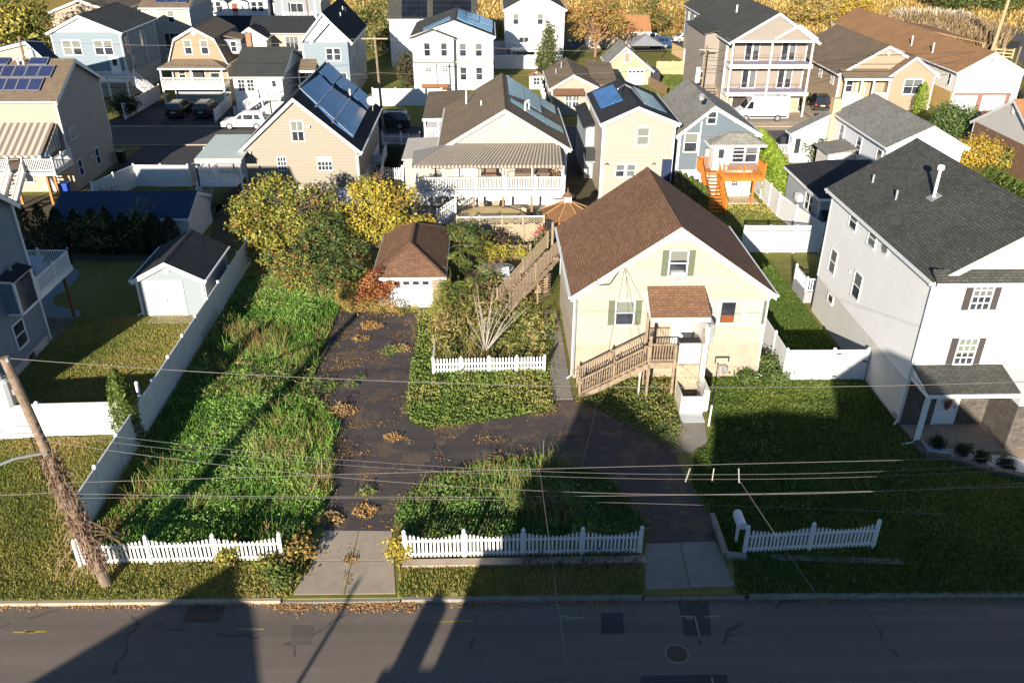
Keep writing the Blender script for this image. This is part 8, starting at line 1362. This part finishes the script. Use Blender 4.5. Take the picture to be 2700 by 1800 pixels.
litter('fallen_leaves', 'N', [(700, 430, 110, 30), (640, 490, 70, 15), (900, 360, 90, 50), (950, 400, 40, 40), (820, 590, 60, 25), (680, 670, 170, 40), (620, 750, 100, 25), (750, 730, 80, 30), (860, 480, 50, 60), (830, 700, 18, 60), (970, 590, 60, 20), (1170, 440, 60, 30), (1260, 480, 60, 18), (1260, 350, 60, 20), (1200, 570, 70, 14), (1060, 650, 50, 14), (670, 1110, 60, 60), (760, 860, 40, 30), (770, 1250, 70, 25), (900, 1245, 50, 12), (1030, 1235, 70, 25), (1180, 1240, 30, 35), (1120, 1370, 35, 35), (1230, 1365, 45, 20), (1280, 1420, 35, 16), (1530, 1510, 45, 40), (1500, 1340, 45, 8), (1660, 1345, 50, 14), (700, 1500, 90, 30), (860, 1500, 120, 30), (1180, 1010, 40, 24), (1020, 940, 30, 30), (1040, 840, 30, 14), (1000, 895, 110, 5), (840, 1120, 18, 14), (1000, 1130, 35, 12), (1100, 1085, 22, 8), (1150, 1120, 12, 30), (2080, 1390, 120, 22), (1950, 1360, 110, 40), (2080, 1480, 30, 40), (2290, 1450, 70, 24)], 330, .075, LT)
litter('fallen_leaves', 'Q', [(400, 10, 100, 14), (820, 110, 40, 50), (800, 180, 20, 40), (560, 160, 30, 30), (560, 390, 60, 50), (560, 300, 35, 30), (300, 440, 55, 40), (560, 495, 180, 14), (720, 430, 30, 50), (720, 235, 24, 16), (780, 520, 30, 40), (930, 110, 20, 16), (1000, 140, 50, 20), (1250, 50, 110, 14), (1580, 20, 150, 18), (300, 682, 80, 5), (460, 720, 30, 70), (440, 880, 20, 60), (480, 680, 60, 8), (700, 680, 50, 8)], 330, .07, LT, .02)
litter('fallen_leaves', 'R', [(800, 560, 90, 25), (900, 520, 40, 12), (560, 30, 80, 14), (740, 600, 60, 10), (580, 500, 40, 14)], 150, .07, LT)
def gutter(x0, x1, dens, w):
    n = int((x1 - x0) * dens); x = RN.uniform(x0, x1, n); q = fbm(x, x * 0, 1.7, 3) + RN.normal(0, .12, n) > .4; x = x[q]; n = len(x); y = kb(x) - np.abs(RN.normal(0, w, n)) - .01; leafobj('gutter_leaves', np.stack([x, y, -.125 + RN.uniform(0, .05, n)], 1), np.stack([RN.normal(0, .5, n), RN.normal(-.3, .5, n), np.ones(n)], 1), .075 * RN.uniform(.5, 1.4, n), pick(LT, n, .35), LEAF, None, .5, 'stuff')
gutter(-20, -8, 90, .10); gutter(-8.2, -2.2, 420, .2); gutter(-2.2, 6, 160, .12); gutter(6, 20, 60, .1)
def spill(name, poly, n, sd, size, pal, h):
    P = [Vector((p[0], p[1], 0)) for p in poly]; L = [(b - a).length for a, b in zip(P, P[1:] + P[:1])]; i = RN.choice(len(P), n, p=np.array(L) / sum(L)); t = RN.uniform(0, 1, n); A = np.array(P)[i]; B = np.array(P[1:] + P[:1])[i]; c = A + (B - A) * t[:, None]; c[:, 0] += RN.normal(0, sd, n); c[:, 1] += RN.normal(0, sd, n); q = fbm(c[:, 0], c[:, 1], 1.6, 31) > .45; c = c[q]; n = len(c); c[:, 2] = .012 + h * RN.uniform(0, 1, n)
    leafobj(name, c, np.stack([RN.normal(0, .7, n), RN.normal(-.3, .7, n), np.ones(n)], 1), size * RN.uniform(.5, 1.4, n), pick(pal, n, .3), LEAF, None, .45, 'stuff')
for poly in (P_LEFTBED[:9], P_ISLAND, P_MIDBED[:13], P_STEPBED[:7]): spill('edge_litter', poly, 2600, .22, .075, LT, .03); spill('edge_weeds', poly, 2600, .16, .09, [((.09, .14, .03), 3), ((.15, .2, .045), 2), ((.28, .22, .08), 1.5)], .18)
dx, dy = polyrand([tuple(p[:2]) for p in P_DRIVE], 4200); q = fbm(dx, dy, 1.2, 5) > .5; dx, dy = dx[q], dy[q]; n_ = len(dx); leafobj('fallen_leaves', np.stack([dx, dy, RN.uniform(.01, .03, n_)], 1), np.stack([RN.normal(0, .3, n_), RN.normal(0, .3, n_), np.ones(n_)], 1), .07 * RN.uniform(.5, 1.3, n_), pick(LT, n_, .3), LEAF, None, .5, 'stuff')
# evergreens
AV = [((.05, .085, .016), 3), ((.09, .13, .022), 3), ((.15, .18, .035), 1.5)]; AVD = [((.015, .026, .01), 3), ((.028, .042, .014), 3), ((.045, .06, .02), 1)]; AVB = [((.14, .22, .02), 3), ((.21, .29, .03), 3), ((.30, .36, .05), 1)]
conifer('tall_arborvitae', 'tall sunlit evergreen column beside the white fences behind the utility pole', (-16.75, 32.9, 0), 3.95, .62, 5200, .13, AV)
names = ['first', 'second', 'third', 'fourth', 'fifth', 'sixth', 'seventh', 'eighth', 'ninth', 'tenth', 'eleventh']
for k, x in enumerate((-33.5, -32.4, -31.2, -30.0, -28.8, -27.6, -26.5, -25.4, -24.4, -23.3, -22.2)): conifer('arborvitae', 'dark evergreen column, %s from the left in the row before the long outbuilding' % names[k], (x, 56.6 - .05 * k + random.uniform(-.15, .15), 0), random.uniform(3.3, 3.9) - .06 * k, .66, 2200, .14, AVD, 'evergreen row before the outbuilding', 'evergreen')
for k, (x, y) in enumerate(((25.4, 77.2), (25.2, 75.3), (25.0, 73.4), (24.7, 71.4), (24.5, 69.4), (24.2, 67.2))): conifer('hedge_evergreen', 'broad bright green evergreen, %s from the street in the hedge beside the vinyl fence' % names[k], (x, y, 0), 3.3, 1.35, 4200, .17, AVB, 'bright hedge beside the vinyl fence', 'evergreen')
for k, (x, y) in enumerate(((16.2, 67.6), (16.5, 66.9), (16.8, 66.1), (17.0, 65.2), (17.2, 64.4), (17.4, 63.5))): conifer('small_arborvitae', 'small evergreen, %s from the slate cottage along the orange stairs' % names[k], (x - .3, y, 0), 2.3, .45, 1000, .12, AV, 'small evergreens beside the orange stairs', 'evergreen')
for k in range(8):
    p = gp('D', 2110 + k * 48, 1190 + k * 27, 2.6); conifer('boundary_evergreen', 'evergreen, %s from the yellow shrub in the row behind the big white roof' % names[k], (p.x, p.y, 0), 3.2, .8, 1500, .15, AV, 'evergreen row behind the big white roof', 'evergreen')
p = gp('D', 1622, 790); conifer('pointed_evergreen', 'pointed evergreen in front of the butter yellow gable', (p.x, p.y, 0), 3.6, .75, 2200, .16, AVB, None, 'evergreen')
p = gp('D', 1910, 985); shrub('round_bush', 'round green bush before the double garage house', (p.x, p.y + 1, 0), 2.3, 3.6, 6000, .22, [((.06, .10, .03), 3), ((.10, .15, .04), 2), ((.16, .2, .06), 1)], 'bush')
p = gp('D', 2060, 1190); shrub('yellow_shrub', 'golden yellow shrub beside the brick house', (p.x, p.y + 1, 0), 2.1, 2.8, 4500, .2, [((.45, .30, .04), 3), ((.36, .25, .05), 2), ((.2, .18, .05), 1)], 'bush'); p = gp('D', 2230, 1190); shrub('yellow_shrub', 'smaller yellow green shrub against the brick wall', (p.x, p.y + .8, 0), 1.1, 2.0, 1500, .18, YG, 'bush')
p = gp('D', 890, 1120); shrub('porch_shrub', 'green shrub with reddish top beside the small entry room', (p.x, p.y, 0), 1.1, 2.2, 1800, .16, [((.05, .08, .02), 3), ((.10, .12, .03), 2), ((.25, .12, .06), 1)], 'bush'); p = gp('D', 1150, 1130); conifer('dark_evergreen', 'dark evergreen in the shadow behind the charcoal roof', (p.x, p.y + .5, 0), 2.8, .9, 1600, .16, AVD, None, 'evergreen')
p = gp('C', 820, 690); b = [(p.x + random.uniform(-1, 1) * (1 - k / 12) * .8, p.y + random.uniform(-.7, .7) * (1 - k / 12), .9 + k * .53, .35 + 1.35 * (1 - k / 12.5), .35 + 1.3 * (1 - k / 12.5), .75) for k in range(12)]
tree('tall_conifer', 'tall irregular green conifer in front of the plain white house', 'conifer', (p.x, p.y, 0), b, 7000, .3, [((.06, .085, .03), 3), ((.11, .13, .04), 2), ((.2, .18, .06), 1.2)], tr=.14, limbs=10, aspect=.4, shell=.3)
p = gp('C', 1240, 505); b = [(*yp('C', x, y, p.y + dy), r, r, r * .75) for x, y, dy, r in ((1250, 100, 0, 2.4), (1150, 170, 0, 2.0), (1380, 170, .5, 2.2), (1300, 230, -.5, 2.0), (1120, 280, 0, 1.5), (1450, 250, 0, 1.7), (1200, 50, .5, 1.6), (1060, 120, 0, 1.4), (1480, 180, 0, 1.2))]
tree('bare_orange_tree', 'many stemmed half bare tree with orange brown leaves behind the brown cottage', 'tree', (p.x, p.y, 0), b, 3600, .34, [((.34, .20, .05), 3), ((.26, .2, .06), 2), ((.36, .13, .05), 1), ((.18, .16, .05), 1)], tr=.22, limbs=46, shell=.2, barkm=plain('red_bark', (.24, .14, .09), .9, .25, 5))
def bushes(lst):
    for lb, nm, x, y, r, h, n, s, pal, grp in lst: shrub(nm, lb, (x, y, 0), r, h, n, s, pal, 'tree' if h > 5 else 'bush', grp, 7)
OR = [((.34, .17, .05), 3), ((.28, .20, .06), 2), ((.16, .14, .04), 2), ((.36, .11, .05), 1)]; OL = [((.12, .13, .035), 3), ((.2, .19, .05), 2), ((.08, .1, .03), 2), ((.3, .23, .08), 1)]; GN = [((.07, .10, .03), 3), ((.11, .14, .04), 2), ((.17, .18, .05), 1.5)]
bushes((('olive thicket with brown patches behind the white solar house', 'olive_tree', -16.5, 137, 4.2, 8.5, 6500, .34, OL, None), ('olive brown tall bush left of the black solar arrays', 'olive_tree', -12.5, 150, 4.5, 8, 5000, .36, OL + [((.36, .18, .07), 1.5)], None),
    ('orange bush behind the bare tree at the marsh edge', 'orange_bush', 21, 158, 3.5, 5.5, 3500, .32, OR, None), ('green and orange bush right of the salmon roof', 'marsh_bush', 29.5, 158, 3.6, 6.5, 4200, .32, GN + OR[:2], None), ('reddish bush beside the grey stone house', 'marsh_bush', 37, 162, 3.2, 5.5, 3000, .32, OR, None), ('brown marsh bush behind the bare orange tree', 'marsh_bush', 12, 172, 3.5, 4.5, 2600, .34, OR, None),
    ('large yellow tree behind the balcony house', 'yellow_tree', 62, 167, 5.6, 6.2, 5500, .36, [((.40, .30, .06), 3), ((.34, .22, .08), 2), ((.24, .2, .07), 2)], None), ('yellow bush beside the large yellow tree', 'yellow_tree', 72, 172, 4.6, 5.2, 3800, .36, [((.44, .32, .04), 3), ((.34, .24, .06), 2)], None), ('wide green tree on the marsh at the upper right', 'green_tree', 97, 186, 7, 8.5, 7500, .42, GN, None), ('green tree right of the wide one on the marsh', 'green_tree', 110, 187, 6, 9, 6500, .42, GN, None), ('green tree at the top right corner', 'green_tree', 123, 194, 7, 9, 6500, .42, GN, None), ('olive tree behind the wide green tree', 'green_tree', 102, 200, 6, 8, 4500, .42, OL, None),
    ('big yellow green tree at the top left corner', 'corner_tree', -58, 112, 5.0, 11.5, 9500, .36, YG + [((.1, .12, .03), 3)], None), ('yellow green tree left of the blue roof', 'corner_tree', -66, 113, 4.5, 10, 6500, .36, YG + [((.1, .12, .03), 3)], None), ('dark green bush behind the corner tree', 'corner_bush', -52.5, 118, 2.2, 4.5, 2600, .28, GDK, None), ('green fruit bush on the outbuilding row', 'fruit_bush', -30.2, 65.2, 1.2, 1.6, 1200, .16, GN, None), ('dark shrub beside the scalloped white fence', 'dark_shrub', -40.3, 96.3, 1.6, 2.6, 2600, .2, AVD, None), ('dark brown shrub in the yard behind the second row pole', 'dark_shrub', -10, 112, 1.8, 4.2, 2600, .24, [((.08, .06, .03), 2), ((.05, .06, .025), 2)], None), ('dark clipped shrubs in the little garden', 'dark_shrub', -9.2, 77.5, 1.3, 1.0, 1800, .14, AVD, None), ('little dark shrub at the far end of the little garden', 'dark_shrub', -9, 80.5, 1.2, .9, 1500, .14, AVD, None), ('sumac bush over the dark blue roof', 'yard_bush', -27.5, 56.0, 1.3, 3.2, 900, .22, [((.08, .1, .03), 2), ((.2, .14, .05), 2)], None), ('olive bush over the dark blue roof beside the shed', 'yard_bush', -24.6, 56.2, 1.0, 3.4, 900, .22, [((.10, .11, .03), 2), ((.2, .16, .05), 1)], None)))
# marsh reeds: one mass
def reeds(name, poly, n, h, pal, w=.3):
    x, y = polyrand(poly, n); N = len(x); hh = h * RN.uniform(.5, 1.3, N); th = RN.uniform(0, 3.14, N); ww = w * RN.uniform(.5, 1.3, N); v = np.empty((N, 4, 3)); cx, sx = np.cos(th) * ww / 2, np.sin(th) * ww / 2; lx, ly = RN.normal(0, .3, N) * hh, RN.normal(0, .3, N) * hh
    v[:, 0] = np.stack([x - cx, y - sx, 0 * x], 1); v[:, 1] = np.stack([x + cx, y + sx, 0 * x], 1); v[:, 2] = np.stack([x + lx + cx * .3, y + ly + sx * .3, hh], 1); v[:, 3] = np.stack([x + lx - cx * .3, y + ly - sx * .3, hh], 1); i = RN.integers(0, len(pal), N); rawquads(name, v, np.clip(np.array(pal)[i] * (1 + RN.uniform(-.25, .25, (N, 1))), .005, .9), GRASSB)
RD = [(.36, .24, .07), (.46, .31, .1), (.28, .18, .05), (.5, .38, .16)]
reeds('marsh_reeds', [(-60, 156), (120, 156), (140, 250), (-60, 250)], 26000, .6, RD, .35); reeds('tall_reeds', [(-4, 152), (4, 152), (6, 162), (-4, 162)], 1500, 2.2, RD, .3); reeds('brown_reeds', [(72, 137), (81, 136), (89, 148), (90.5, 159), (84, 168), (74, 166), (69, 150)], 6500, 2.3, [(.2, .13, .07), (.28, .18, .09), (.34, .26, .16), (.16, .12, .05)], .3); reeds('pale_plumes', [(80, 169), (92, 166), (92, 172), (80, 175)], 1600, 2.0, [(.5, .44, .36), (.42, .34, .25)], .4)
